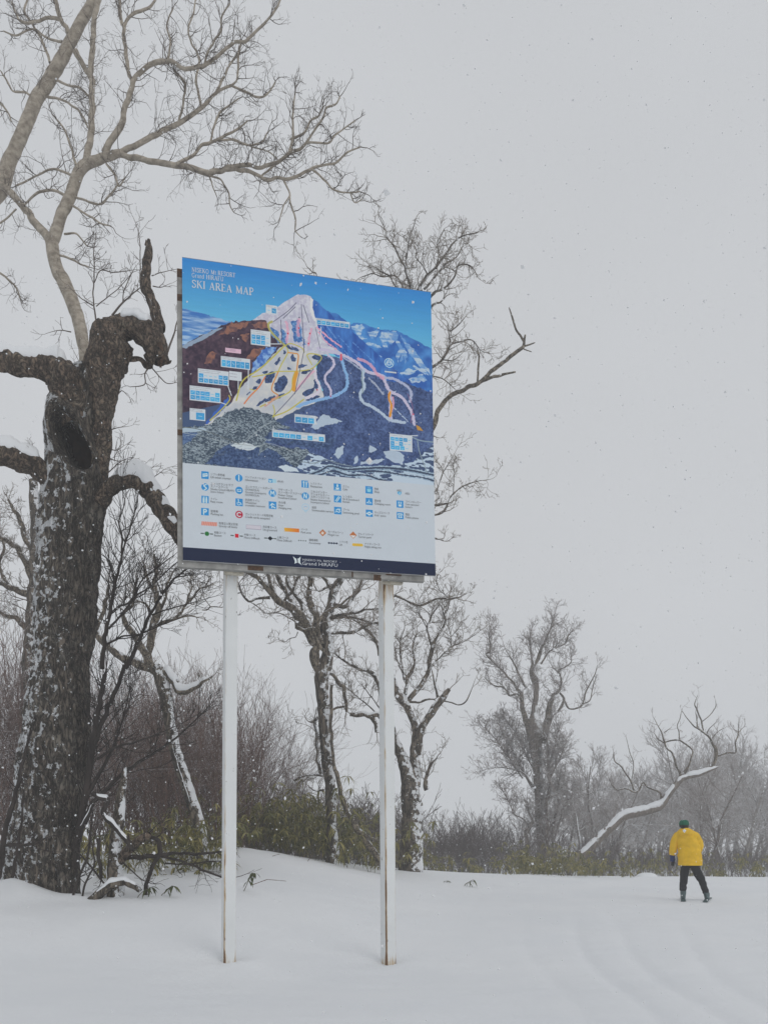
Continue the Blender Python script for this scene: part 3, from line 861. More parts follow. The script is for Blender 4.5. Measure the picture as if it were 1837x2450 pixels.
# ---- the old oak standing right behind the sign posts
mt = Tree('middle_oak', 'tall spreading oak rising between the two sign posts with snow down its trunk', 21.0, (800, 2075), 31)
mt.limb(CI, [(1150, 3560, 190), (1145, 3300, 165), (1140, 2950, 125), (1120, 2550, 120), (1095, 2300, 150), (1070, 2000, 150), (1050, 1700, 150), (1035, 1450, 150), (1025, 1280, 170), (1060, 1150, 175), (1100, 1010, 135), (1095, 850, 125), (1060, 700, 125), (1080, 560, 110), (1130, 430, 95), (1150, 300, 90), (1200, 200, 95), (1260, 100, 90), (1330, -60, 80), (1450, -500, 70), (1640, -1200, 60), (1850, -2000, 48), (2010, -2600, 40), (2075, -3200, 28)], slope=0, sides=14, jit=0.3)
mt.limb(CI, [(1000, 1230, 90), (950, 1080, 110), (945, 980, 115), (985, 900, 60), (930, 860, 110), (880, 750, 120), (780, 600, 135), (700, 480, 110), (560, 400, 90), (450, 300, 78), (350, 180, 60), (250, 100, 50), (100, 20, 45), (-60, -40, 40), (-250, -160, 28)], part='branch#a', slope=-0.25, sides=12, jit=0.3)
mt.limb(CI, [(1010, 900, 90), (960, 700, 90), (960, 560, 85), (900, 460, 80), (875, 330, 62), (890, 150, 55), (890, 50, 55), (880, -300, 45), (840, -800, 34), (760, -1400, 24)], part='branch#b', slope=0.2, sides=10, jit=0.3)
mt.limb(CI, [(1075, 990, 48), (1010, 900, 44), (950, 800, 42), (910, 730, 40)], part='branch#c', slope=-0.5, depth=20.6, twigs=0.2)
mt.limb(CI, [(735, 690, 48), (850, 720, 42), (950, 700, 42), (1000, 620, 42), (1060, 530, 38), (1150, 470, 34), (1260, 410, 28), (1360, 330, 18)], part='branch#d', slope=-0.1, depth=20.5, twigs=0.5)
mt.limb(CI, [(735, 700, 48), (730, 640, 40), (740, 560, 40)], part='branch#d', slope=-0.1, depth=20.5, twigs=0.2)
mt.limb(CI, [(420, 340, 42), (350, 350, 36), (250, 360, 30), (170, 385, 30), (100, 300, 25), (70, 220, 20), (40, 150, 12)], slope=-0.2, twigs=0.6)
mt.limb(CI, [(200, 395, 16), (280, 450, 14), (360, 520, 14), (520, 520, 13), (640, 580, 12), (705, 620, 12)], slope=0.2, twigs=1.2)
mt.limb(CI, [(745, 740, 12), (720, 800, 10), (650, 820, 8), (600, 860, 6), (560, 850, 3)], slope=0.2, twigs=1.0)
mt.limb(CI, [(700, 480, 62), (640, 330, 60), (560, 200, 60), (490, 60, 55), (440, -80, 50), (300, -350, 40), (150, -700, 28)], slope=0.3)
mt.limb(CI, [(480, 330, 52), (440, 200, 50), (400, 50, 45), (330, -150, 32)], slope=-0.3)
mt.limb(CI, [(800, 580, 50), (800, 420, 52), (700, 280, 50), (620, 150, 50), (660, 0, 45), (700, -250, 34)], slope=0.4)
mt.limb(CI, [(560, 400, 40), (620, 340, 34), (690, 240, 32), (740, 120, 28), (840, 60, 20)], slope=-0.4)
mt.limb(CI, [(1095, 570, 42), (1250, 550, 36), (1400, 520, 32), (1560, 480, 22), (1700, 470, 14)], slope=-0.3)
mt.limb(CI, [(1060, 610, 36), (1200, 570, 32), (1350, 575, 32), (1500, 600, 28), (1660, 640, 22), (1800, 600, 12)], slope=0.3)
mt.limb(CI, [(1130, 750, 42), (1280, 760, 40), (1400, 740, 36), (1560, 660, 28), (1680, 630, 18)], slope=0.1)
mt.limb(CI, [(1160, 430, 50), (1310, 440, 44), (1370, 350, 46), (1450, 270, 46), (1510, 150, 50), (1560, 0, 45), (1640, -300, 34), (1780, -700, 24)], slope=0.3)
mt.limb(CI, [(1150, 260, 50), (1080, 150, 42), (1030, 80, 40), (1000, -80, 34), (960, -400, 22)], slope=-0.3)
mt.limb(CI, [(1200, 190, 40), (1100, 210, 26), (1000, 260, 22), (930, 200, 16)], slope=-0.2)
mt.limb(CI, [(1050, 1240, 38), (1110, 1230, 38), (1180, 1250, 42), (1230, 1350, 42), (1275, 1400, 46), (1280, 1500, 38), (1310, 1600, 36), (1315, 1680, 30)], part='branch#e', slope=0.1, twigs=0.25)
mt.limb(CI, [(1290, 1390, 18), (1320, 1250, 10)], slope=0, twigs=0.2)
mt.limb(CI, [(1060, 1680, 26), (1130, 1665, 26), (1190, 1630, 28), (1285, 1610, 26)], slope=0.1, part='branch#i', twigs=0.2)
mt.limb(CI, [(980, 1740, 40), (930, 1790, 26), (880, 1790, 16)], slope=0.1, twigs=0.8)
mt.limb(CI, [(1020, 2400, 50), (990, 2280, 40), (965, 2100, 38), (965, 1950, 34), (935, 1820, 26), (945, 1740, 14)], slope=0.1, twigs=1.0)
mt.limb(CI, [(1140, 1360, 36), (1130, 1700, 38), (1140, 2000, 38), (1160, 2200, 42), (1200, 2450, 52), (1250, 2650, 54), (1330, 2850, 60), (1450, 3050, 72), (1550, 3180, 78), (1680, 3400, 85), (1760, 3560, 85)], part='branch#f', depth=20.7, slope=0.0, twigs=0.15, sides=10)
mt.limb(CJ, [(1040, 470, 26), (940, 460, 24), (840, 470, 20), (720, 510, 16), (680, 570, 8)], slope=-0.2, twigs=0.9)
mt.limb(CJ, [(1050, 635, 24), (940, 640, 20), (880, 600, 14)], slope=-0.2, twigs=0.6)
# crown showing above and beside the sign
mt.limb(C8, [(362, 640, 20), (350, 515, 18), (325, 420, 14), (300, 360, 14), (260, 280, 12), (220, 230, 8), (190, 150, 6), (160, 90, 4)], slope=0.1)
mt.limb(C8, [(325, 420, 12), (330, 300, 10), (350, 200, 8), (385, 100, 5)], slope=0.2)
mt.limb(C8, [(362, 620, 22), (398, 520, 20), (440, 450, 15), (490, 400, 14), (560, 310, 12), (600, 250, 10), (650, 210, 8), (740, 190, 5)], slope=-0.1)
mt.limb(C8, [(450, 440, 10), (420, 380, 8), (380, 330, 6), (400, 260, 4)], slope=0.2)
mt.limb(C8, [(500, 400, 10), (515, 320, 8), (505, 250, 7), (540, 180, 4)], slope=0.2)
mt.limb(C8, [(430, 520, 15), (500, 440, 12), (560, 370, 10), (610, 340, 8), (650, 280, 5), (670, 200, 3)], slope=0.2)
mt.limb(C8, [(345, 740, 20), (470, 560, 16), (540, 520, 12), (600, 460, 10), (635, 380, 8), (710, 390, 6), (740, 450, 4)], slope=-0.2)
mt.limb(C8, [(340, 770, 14), (480, 615, 12), (520, 598, 10), (550, 575, 8)], slope=0, twigs=0.4)
mt.limb(C8, [(350, 680, 12), (300, 500, 10), (250, 440, 8), (190, 450, 7), (130, 430, 6), (60, 450, 4)], slope=0.1)
mt.limb(C8, [(345, 720, 12), (250, 480, 10), (180, 420, 8), (150, 395, 5)], slope=0.1)
mt.limb(C8, [(-305, 1457, 22), (-260, 900, 16), (-200, 480, 10), (-230, 420, 7), (-260, 390, 4)], slope=0.1, twigs=0.7)
mt.limb(C8, [(290, 940, 20), (380, 1000, 18), (470, 985, 16), (540, 930, 13), (580, 850, 12), (575, 760, 8), (565, 720, 5)], slope=-0.1)
mt.limb(C8, [(580, 770, 8), (620, 740, 7), (665, 690, 4)], slope=0)
mt.limb(C8, [(585, 845, 9), (640, 830, 8), (710, 820, 6), (760, 880, 4), (810, 900, 3)], slope=0.1)
mt.limb(C8, [(540, 935, 8), (600, 940, 6), (650, 900, 3)], slope=0.1)
mt.limb(C8, [(285, 980, 12), (470, 1030, 8), (540, 1050, 7), (610, 1110, 4)], slope=0.1)
mt.limb(C8, [(215, 1320, 36), (330, 1400, 36), (440, 1400, 34), (470, 1350, 32), (495, 1300, 30), (515, 1230, 27), (570, 1160, 26), (640, 1120, 26), (740, 1075, 25), (800, 1030, 23), (900, 945, 22), (980, 885, 22), (1015, 840, 16), (1020, 790, 10)], part='branch#g', slope=-0.05, twigs=0, sides=10)
mt.limb(C8, [(1012, 825, 14), (965, 750, 12), (945, 680, 11), (928, 628, 6)], part='branch#g', slope=0, twigs=0)
mt.limb(C8, [(1005, 860, 11), (1040, 850, 10), (1080, 835, 6)], part='branch#g', slope=0, twigs=0)
mt.limb(C8, [(1000, 865, 8), (1030, 880, 6), (1060, 890, 4)], part='branch#g', slope=0, twigs=0)
mt.limb(C8, [(742, 1075, 14), (748, 1000, 13), (750, 930, 12), (738, 870, 7)], part='branch#g', slope=0, twigs=0)
mt.limb(C8, [(770, 1062, 18), (860, 1030, 17), (965, 1008, 10)], part='branch#g', slope=0, twigs=0)
mt.limb(C8, [(120, 1640, 20), (300, 1740, 18), (480, 1790, 15), (530, 1786, 13), (572, 1780, 10)], slope=0, twigs=0.4)
mt.limb(C8, [(110, 1700, 18), (300, 1830, 16), (480, 1850, 13), (550, 1820, 11), (580, 1750, 8), (640, 1690, 7), (740, 1650, 5), (810, 1640, 3)], slope=0)
mt.limb(C8, [(600, 1730, 6), (605, 1620, 5), (600, 1550, 4)], slope=0)
mt.limb(C8, [(150, 1560, 12), (320, 1680, 10), (480, 1720, 7), (540, 1600, 6), (600, 1500, 3)], slope=0)
mt.limb(C8, [(90, 1740, 16), (300, 1920, 14), (480, 1985, 12), (520, 1992, 9), (545, 2002, 5)], slope=0, twigs=0.2)
mt.limb(CI, [(1450, -500, 50), (1700, -500, 40), (1900, -400, 34), (2150, -200, 24)], slope=0.1, twigs=0.4)
mt.limb(CI, [(1640, -1200, 60), (1900, -1350, 60), (2150, -1600, 60), (2290, -1560, 62)], slope=-0.2, twigs=0.2)
mt.build({'main': M['midoak'], 'branch': M['pale']}, 0.22, 3.4)
mt.twigs(M['midtwig'], gap=12, length=(32, 80), rpx=1.2, gen=2, kids=(3, 4), name='crown', minpx=0.8, maxr=9, lift=0.12, wig=0.3)

# ---- the snowy trunk behind the right post
ht = Tree('forked_oak', 'old forked oak plastered with snow behind the rust streaked right post', 24.0, (985, 2080), 41)
ht.limb(CP, [(650, 3960, 330), (655, 3700, 300), (665, 3300, 280), (665, 3000, 270), (640, 2750, 230), (600, 2560, 170), (530, 2370, 135), (460, 2200, 110), (400, 2030, 100), (330, 1800, 85), (270, 1500, 75), (210, 1380, 62), (100, 1290, 48), (0, 1270, 42), (-150, 1190, 32), (-300, 1080, 24), (-360, 1040, 14)], slope=0, sides=14, jit=0.3)
ht.limb(CP, [(690, 2750, 170), (700, 2500, 140), (695, 2250, 115), (715, 2080, 100), (690, 1950, 95), (650, 1850, 85), (590, 1740, 95), (530, 1650, 120), (470, 1560, 100), (420, 1420, 80), (350, 1200, 60), (300, 900, 50), (280, 500, 40)], part='branch#a', slope=0.1, sides=12, jit=0.3)
ht.limb(CP, [(720, 2350, 110), (770, 2060, 95), (830, 1930, 85), (920, 1800, 100), (1000, 1700, 90), (1050, 1630, 82), (1090, 1570, 70), (1135, 1520, 50)], part='branch#b', slope=-0.15, sides=12, jit=0.3, twigs=0.2)
ht.limb(CP, [(590, 1700, 55), (660, 1620, 62), (740, 1520, 57), (810, 1420, 52), (870, 1280, 52), (885, 1160, 52), (900, 1050, 60), (925, 970, 55), (970, 890, 32), (1005, 810, 28), (1065, 720, 25), (1075, 640, 22), (1050, 560, 18), (1035, 470, 12)], part='branch#c', slope=0.15, sides=10)
ht.limb(CP, [(1055, 580, 20), (1100, 530, 18), (1130, 430, 14), (1095, 350, 12), (1010, 270, 14), (970, 180, 12), (990, 80, 8), (1060, 0, 5)], part='branch#c', slope=0.1)
ht.limb(CP, [(900, 960, 30), (880, 850, 26), (850, 740, 23), (890, 640, 22), (940, 540, 14), (995, 460, 8)], slope=0.1)
ht.limb(CP, [(850, 750, 16), (760, 580, 12), (740, 480, 8)], slope=0.1)
ht.limb(CP, [(300, 900, 44), (320, 650, 42), (370, 420, 38), (430, 350, 36), (500, 350, 35), (560, 390, 33), (650, 430, 32), (760, 460, 30), (880, 430, 27), (980, 380, 24), (1060, 385, 22), (1220, 370, 22), (1260, 360, 12), (1345, 318, 6)], slope=-0.1, part='branch#c', twigs=0.6)
ht.limb(CP, [(575, 1590, 42), (590, 1450, 42), (620, 1350, 42), (690, 1200, 30), (670, 1020, 24), (680, 930, 24), (720, 830, 14)], slope=0.2, part='branch#b')
ht.limb(CP, [(560, 1400, 26), (530, 1180, 22), (510, 950, 20), (550, 800, 14)], slope=0.3)
ht.limb(CP, [(610, 1370, 20), (540, 1300, 18), (490, 1200, 14), (450, 1050, 10)], slope=0.2)
ht.limb(CP, [(610, 1680, 30), (720, 1690, 30), (860, 1650, 26), (950, 1650, 18)], slope=-0.1, twigs=0.3)
ht.limb(CP, [(985, 1620, 40), (950, 1500, 28), (920, 1320, 14), (900, 1220, 8)], slope=0, twigs=0.3)
ht.limb(CP, [(950, 1500, 14), (980, 1300, 11), (975, 1100, 9), (975, 1000, 6)], slope=0.1, twigs=0.6)
ht.limb(CP, [(1040, 1660, 24), (1150, 1690, 17), (1260, 1720, 17), (1340, 1680, 17), (1400, 1550, 10), (1455, 1395, 4)], slope=-0.1, twigs=0.15)
ht.limb(CP, [(960, 1170, 14), (1100, 1040, 16), (1150, 990, 15), (1300, 930, 11), (1430, 850, 8), (1520, 780, 4)], slope=0.1, twigs=1.3)
ht.limb(CP, [(1150, 990, 15), (1150, 870, 14), (1125, 760, 9), (1110, 650, 5)], slope=0.1, twigs=1.6)
ht.limb(CP, [(1155, 860, 12), (1205, 800, 9), (1290, 700, 5)], slope=0.1, twigs=1.6)
ht.limb(CP, [(850, 2790, 80), (825, 2690, 60), (870, 2560, 40), (905, 2470, 32), (960, 2400, 18), (990, 2350, 8)], slope=-0.1, part='branch#e', twigs=0.9)
ht.limb(CP, [(300, 1840, 50), (150, 1860, 60), (0, 1840, 60), (-110, 1835, 55)], part='branch#d', depth=23.6, slope=0, twigs=0.1)
ht.limb(CP, [(120, 1850, 60), (190, 1920, 60), (215, 2060, 44)], part='branch#h', slope=0, twigs=0.05)
ht.limb(CP, [(250, 1100, 40), (200, 900, 40), (130, 820, 45), (60, 750, 40), (-60, 640, 26)], depth=24, slope=0.1, part='branch#c')
ht.limb(CP, [(260, 1900, 24), (150, 1760, 20), (60, 1690, 16), (-40, 1600, 10), (-200, 1470, 8), (-330, 1400, 5)], depth=24.3, slope=0.1)
ht.limb(CP, [(250, 1760, 18), (150, 1620, 14), (60, 1500, 10), (0, 1440, 6)], depth=24.4, slope=0.1)
for l in ht.limbs:
    if l['part'] in ('main', 'branch#c') and l is not ht.limbs[0]: l['part'] = 'branch#c'
ht.build({'main': M['midoak'], 'branch': M['pale_snowy']}, 0.22, 3.0)
ht.twigs(M['midtwig'], gap=9, length=(30, 75), rpx=1.1, gen=2, kids=(3, 4), name='crown', minpx=0.8, maxr=7, lift=0.3, wig=0.25)
mw = ht.limbs[2]
snow_cap('snow_cap', ht.root, ht.base, mw['W'], mw['rad'], h=0.9, wdt=0.8, lift=0.6, i0=int(len(mw['W']) * .3), i1=int(len(mw['W']) * .85))
for l in ht.limbs:
    if l['part'] == 'branch#d':
        snow_cap('snow_cap', ht.root, ht.base, l['W'], l['rad'], h=1.0, wdt=0.8, lift=0.55)

# ---- the tall ragged tree out on the slope
rt = Tree('ragged_tree', 'tall ragged hazy tree with curling dead arms standing alone right of the sign', 44.0, (1300, 2085), 51)
rt.limb(CK, [(830, 3080, 150), (815, 2800, 115), (800, 2520, 105), (780, 2220, 100), (765, 1820, 110), (745, 1530, 150), (735, 1400, 180), (730, 1270, 140), (725, 1150, 70), (735, 1040, 58), (745, 900, 65), (720, 780, 88), (705, 700, 62), (715, 620, 40), (690, 500, 24), (680, 380, 18), (685, 280, 10)], slope=0, sides=10, jit=0.3)
rt.limb(CK, [(725, 660, 34), (780, 540, 50), (815, 450, 28), (860, 350, 24), (910, 230, 20), (945, 110, 8)], slope=0.1, part='branch')
rt.limb(CK, [(908, 250, 14), (950, 198, 12), (995, 185, 5)], slope=0, part='branch')
rt.limb(CK, [(800, 640, 24), (870, 520, 21), (950, 470, 20), (1070, 410, 18), (1100, 330, 14), (1160, 250, 4)], slope=-0.1, part='branch')
rt.limb(CK, [(945, 460, 14), (1000, 400, 11), (1050, 345, 7)], slope=0, part='branch')
rt.limb(CK, [(690, 1420, 100), (640, 1270, 80), (600, 1150, 60), (598, 1040, 55), (545, 910, 40), (490, 830, 30), (430, 780, 26), (360, 700, 24), (280, 630, 21), (190, 530, 18), (235, 500, 17), (240, 420, 16), (225, 340, 14), (240, 260, 11), (228, 180, 6)], slope=-0.1, sides=8, part='branch')
rt.limb(CK, [(228, 352, 12), (258, 325, 10), (265, 290, 6)], slope=0, part='branch', twigs=0.2)
rt.limb(CK, [(592, 1030, 26), (540, 970, 24), (460, 985, 24), (430, 940, 20), (390, 900, 19), (290, 885, 18), (230, 840, 14), (185, 790, 7)], slope=0, part='branch', twigs=0.4)
rt.limb(CK, [(390, 895, 14), (360, 860, 12), (318, 835, 6)], slope=0, part='branch', twigs=0.4)
rt.limb(CK, [(640, 900, 24), (600, 850, 30), (540, 720, 26), (490, 620, 20), (450, 550, 14)], slope=0.1, part='branch', twigs=0.7)
rt.limb(CK, [(800, 1500, 130), (850, 1350, 112), (890, 1200, 90), (905, 1080, 62), (940, 970, 46), (1000, 940, 32), (1025, 850, 24), (1000, 720, 20), (1075, 665, 16), (1130, 620, 12), (1135, 545, 5)], slope=0.1, sides=8, part='branch')
rt.limb(CK, [(1005, 955, 24), (1060, 1030, 30), (1020, 1110, 38), (990, 1160, 20)], slope=0, part='branch', twigs=0.1)
rt.limb(CK, [(1062, 1050, 26), (1110, 1130, 23), (1200, 1130, 22), (1260, 1090, 20), (1280, 980, 18), (1330, 880, 16), (1380, 780, 14), (1425, 650, 6)], slope=-0.1, part='branch', twigs=0.3)
rt.limb(CK, [(1265, 1080, 18), (1340, 1040, 15), (1360, 950, 13), (1385, 850, 12)], slope=0, part='branch', twigs=0.3)
rt.limb(CK, [(660, 2960, 70), (650, 2600, 64), (655, 2480, 60), (705, 2370, 45), (660, 2250, 22), (640, 2150, 16), (560, 2160, 8)], slope=0, depth=43.4)
rt.limb(CK, [(655, 2400, 26), (590, 2330, 22), (510, 2290, 18), (450, 2180, 14), (385, 2050, 10)], slope=-0.1, twigs=1.2)
rt.limb(CK, [(930, 2800, 34), (930, 2450, 30), (980, 2250, 28), (990, 2100, 26), (985, 2020, 14), (1010, 1850, 8)], slope=0, depth=43.6, twigs=1.3)
rt.limb(CK, [(1000, 2400, 20), (1040, 2240, 24), (1080, 2180, 22), (1120, 2120, 16), (1220, 2112, 8)], slope=0.1, twigs=1.2)
rt.limb(CK, [(930, 2620, 20), (1000, 2400, 20), (1060, 2330, 14), (1130, 2290, 8)], slope=0.1, twigs=1.2)
rt.limb(CK, [(875, 2800, 50), (870, 2400, 44), (870, 2150, 42), (890, 2060, 40), (880, 1700, 32), (870, 1500, 28), (830, 1400, 24)], slope=0.0, depth=43.3, twigs=1.4)
rt.limb(CK, [(890, 2110, 24), (980, 2070, 18), (1060, 1950, 14), (1120, 1920, 8), (1240, 1925, 4)], slope=0.1, twigs=1.2)
rt.limb(CK, [(720, 2000, 30), (620, 1860, 22), (560, 1820, 18), (430, 1785, 14), (330, 1780, 10), (230, 1790, 7), (130, 1822, 4)], slope=-0.1, twigs=1.0)
rt.limb(CK, [(720, 1800, 24), (600, 1560, 16), (520, 1400, 14), (450, 1300, 10), (380, 1200, 6)], slope=0.2, twigs=1.8)
rt.limb(CK, [(600, 1900, 20), (400, 1600, 14), (300, 1470, 10), (180, 1350, 6), (110, 1290, 4)], slope=0.2, twigs=1.8)
rt.limb(CK, [(700, 2000, 24), (540, 1700, 16), (420, 1480, 10), (330, 1300, 6)], slope=0.3, twigs=1.8)
rt.limb(CK, [(880, 1750, 24), (950, 1550, 16), (990, 1400, 10), (1000, 1300, 5)], slope=0.2, twigs=1.8)
rt.limb(CK, [(900, 1900, 24), (1000, 1700, 14), (1060, 1550, 8)], slope=-0.2, twigs=1.8)
for l in rt.limbs:
    if l['part'] == 'branch': l['rad'] = [r * .85 for r in l['rad']]
rt.build({'main': M['far'], 'branch': M['pale']}, 0.16, 1.6)
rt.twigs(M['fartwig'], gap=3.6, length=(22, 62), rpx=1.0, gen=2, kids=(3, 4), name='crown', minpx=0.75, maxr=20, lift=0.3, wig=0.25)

# ---- the leaning snow laden trunk
lt = Tree('leaning_tree', 'half fallen tree leaning right under a thick ridge of snow with dead upright limbs', 36.0, (1385, 2065), 61)
lt.limb(CL, [(-160, 1700, 84), (-60, 1570, 80), (40, 1470, 80), (160, 1360, 80), (330, 1200, 80), (500, 1150, 80), (660, 1100, 80), (730, 1020, 72), (800, 930, 60), (870, 850, 56), (920, 830, 50), (1050, 800, 40), (1200, 740, 18)], slope=0.05, sides=14, jit=0.3, twigs=0.05)
l0 = lt.limbs[0]
lt.limb(CL, [(870, 850, 40), (850, 780, 28), (820, 720, 25), (800, 650, 24), (785, 610, 23), (740, 570, 22), (712, 520, 24), (700, 440, 16), (660, 370, 10), (608, 278, 4)], part='branch', slope=0.1, twigs=0.25)
lt.limb(CL, [(712, 430, 12), (775, 383, 5)], part='branch', slope=0, twigs=0.2)
lt.limb(CL, [(712, 520, 18), (660, 488, 14), (625, 440, 5)], part='branch', slope=0, twigs=0.4)
lt.limb(CL, [(720, 515, 18), (790, 500, 20), (850, 500, 20), (920, 540, 20), (972, 590, 18), (965, 645, 18), (940, 720, 24), (890, 800, 40)], part='branch', slope=0, twigs=0.25)
lt.limb(CL, [(850, 500, 14), (850, 420, 12), (832, 370, 10), (855, 300, 9), (878, 210, 4)], part='branch', slope=0.1, twigs=0.2)
lt.limb(CL, [(930, 505, 11), (970, 480, 5)], part='branch', slope=0, twigs=0.4)
lt.limb(CL, [(1090, 790, 40), (1170, 700, 36), (1190, 580, 40), (1150, 520, 26), (1100, 460, 22), (1010, 390, 19), (930, 310, 12), (875, 228, 4)], part='branch', slope=0.1, twigs=0.2)
lt.limb(CL, [(1012, 390, 16), (1012, 300, 13), (1000, 245, 7)], part='branch', slope=0, twigs=0.2)
lt.limb(CL, [(1070, 410, 16), (1050, 330, 18), (1012, 220, 16), (990, 170, 12), (1020, 88, 4)], part='branch', slope=0, twigs=0.25)
lt.limb(CL, [(1058, 326, 12), (1120, 280, 10), (1180, 200, 8), (1180, 135, 4)], part='branch', slope=0.1, twigs=0.2)
lt.limb(CL, [(1100, 445, 13), (1120, 400, 10), (1172, 345, 6)], part='branch', slope=0, twigs=0.2)
lt.limb(CL, [(1150, 480, 13), (1200, 420, 10), (1265, 385, 5)], part='branch', slope=0.1, twigs=0.5)
lt.limb(CL, [(1190, 640, 28), (1250, 620, 22), (1300, 610, 21), (1360, 610, 20), (1358, 540, 16), (1380, 450, 14), (1388, 325, 5)], part='branch', slope=0, twigs=0.25)
lt.limb(CL, [(1385, 432, 10), (1430, 383, 6)], part='branch', slope=0, twigs=0.2)
lt.limb(CL, [(690, 1040, 30), (680, 990, 24), (640, 955, 22), (560, 920, 20), (522, 880, 18), (490, 950, 20), (430, 962, 23), (350, 940, 18), (290, 952, 15), (258, 930, 12), (208, 838, 6)], part='branch', slope=-0.1, twigs=0.2)
lt.limb(CL, [(440, 955, 20), (420, 880, 20), (370, 820, 18), (320, 740, 16), (262, 680, 12), (255, 605, 6)], part='branch', slope=0, twigs=0.4)
lt.limb(CL, [(420, 850, 10), (438, 720, 10), (400, 600, 9), (370, 480, 5)], part='branch', slope=0.1, twigs=0.4)
for l in lt.limbs[1:]: l['rad'] = [r * .8 for r in l['rad']]
lt.build({'main': M['far'], 'branch': M['pale']}, 0.14, 1.8)
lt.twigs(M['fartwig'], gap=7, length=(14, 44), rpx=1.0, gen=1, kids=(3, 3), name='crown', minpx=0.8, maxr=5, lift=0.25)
snow_cap('snow_cap', lt.root, lt.base, l0['W'], l0['rad'], h=0.95, wdt=1.0, lift=0.5, i0=2, i1=int(len(l0['W']) * .84))
snow_cap('snow_cap', lt.root, lt.base, l0['W'], l0['rad'], h=1.5, wdt=1.2, lift=0.4, i0=int(len(l0['W']) * .82))

# ---- the crooked snow topped tree between oak and left post
ct = Tree('crooked_tree', 'crooked pale tree with a snow topped elbow between the oak and the left post', 17.5, (473, 1990), 71)
ct.limb(CM, [(1345, 3000, 135), (1310, 2600, 135), (1275, 2450, 130), (1180, 2150, 135), (1100, 1900, 130), (1040, 1700, 122), (980, 1400, 115), (950, 1200, 130), (920, 1050, 150), (890, 920, 150), (840, 860, 110)], slope=0, sides=12, jit=0.3, twigs=0.2)
c0 = ct.limb(CM, [(900, 940, 150), (970, 930, 110), (1030, 1000, 90), (1070, 1080, 85), (1160, 1110, 75), (1260, 1060, 55), (1340, 1010, 40), (1430, 955, 20)], slope=-0.1, part='branch', sides=10, twigs=0.2)
ct.limb(CM, [(900, 920, 140), (800, 870, 115), (650, 815, 95), (520, 765, 82), (420, 700, 75), (350, 640, 65), (280, 580, 65), (200, 480, 60), (130, 400, 50)], slope=0.15, part='branch', sides=10, twigs=0.3)
ct.limb(CM, [(800, 870, 95), (750, 750, 92), (680, 620, 82), (600, 500, 72), (540, 400, 66), (495, 320, 42), (530, 270, 36), (600, 210, 30), (610, 100, 26), (640, -20, 20)], slope=-0.1, part='branch', sides=10)
ct.limb(CM, [(740, 750, 80), (790, 570, 82), (830, 400, 82), (880, 280, 70), (860, 150, 52), (830, 0, 45), (850, -150, 36), (830, -320, 24)], slope=0.2, part='branch', sides=10)
ct.limb(CM, [(830, 440, 40), (900, 400, 36), (1000, 370, 30), (1170, 320, 22), (1310, 342, 8)], slope=0, part='branch')
ct.limb(CM, [(1010, 368, 22), (1090, 300, 26), (1160, 210, 26), (1230, 130, 24), (1300, 40, 16), (1420, 0, 8)], slope=0.1, part='branch')
ct.limb(CM, [(1170, 190, 22), (1190, 110, 20), (1220, 30, 12), (1200, -100, 8)], slope=0.1, part='branch')
ct.limb(CM, [(870, 270, 40), (940, 150, 30), (960, 0, 24), (1030, -140, 14)], slope=0.1, part='branch')
ct.limb(CM, [(850, 100, 36), (760, -60, 26), (720, -220, 18)], slope=0.2, part='branch')
ct.limb(CM, [(780, 270, 34), (740, 200, 22), (660, 170, 16), (560, 200, 8)], slope=0.2, part='branch')
ct.limb(CM, [(210, 480, 50), (280, 330, 45), (320, 150, 40), (350, 0, 30)], slope=0.3, part='branch')
ct.limb(CM, [(1325, 258, 12), (1385, 258, 14), (1415, 225, 12), (1535, 232, 10)], slope=0, depth=17.8, part='branch', twigs=0.2)
ct.limb(CM, [(1415, 225, 10), (1350, 140, 8), (1300, 60, 5)], slope=0, part='branch')
ct.build({'main': M['midoak'], 'branch': M['pale']}, 0.16, 3)
ct.twigs(M['midtwig'], gap=12, length=(28, 70), rpx=1.0, gen=2, kids=(3, 4), name='crown', minpx=0.8, maxr=8, lift=0.15, wig=0.3)
snow_cap('snow_cap', ct.root, ct.base, c0['W'], c0['rad'], h=1.7, wdt=1.15, lift=0.35, i0=1)
c1 = ct.limbs[0]
snow_cap('snow_cap', ct.root, ct.base, [(p[0] + .02, p[1] - r * .55, p[2] - .1) for p, r in zip(c1['W'], c1['rad'])], [r * .8 for r in c1['rad']], h=0.6, wdt=0.62, lift=0.2, i0=int(len(c1['W']) * .3), i1=int(len(c1['W']) * .72))

# ---- pale tree half hidden behind the oak at the picture's edge
et = Tree('edge_tree', 'pale twiggy tree half hidden behind the left side of the old oak trunk', 22.0, (40, 2040), 81)
et.limb(SC, [(60, 2080, 50), (70, 1800, 46), (80, 1500, 40), (90, 1300, 30), (80, 1150, 20)], slope=0, sides=10, twigs=0.4)
et.limb(SC, [(85, 1430, 22), (50, 1418, 18), (20, 1402, 14), (-10, 1395, 12), (-60, 1400, 8)], slope=-0.2, part='branch')
et.limb(SC, [(84, 1400, 20), (60, 1340, 16), (30, 1300, 12), (-5, 1285, 8)], slope=0.1, part='branch')
et.limb(SC, [(88, 1330, 18), (60, 1280, 14), (40, 1230, 10), (20, 1195, 6)], slope=0.1, part='branch')
et.limb(SC, [(75, 1520, 18), (40, 1480, 12), (10, 1470, 8), (-30, 1440, 6)], slope=0.1, part='branch')
et.limb(SC, [(20, 1402, 10), (0, 1350, 8), (10, 1310, 6), (-10, 1260, 4)], slope=0.1, part='branch')
et.build({'main': M['midoak'], 'branch': M['pale']}, 0.15, 2.5)
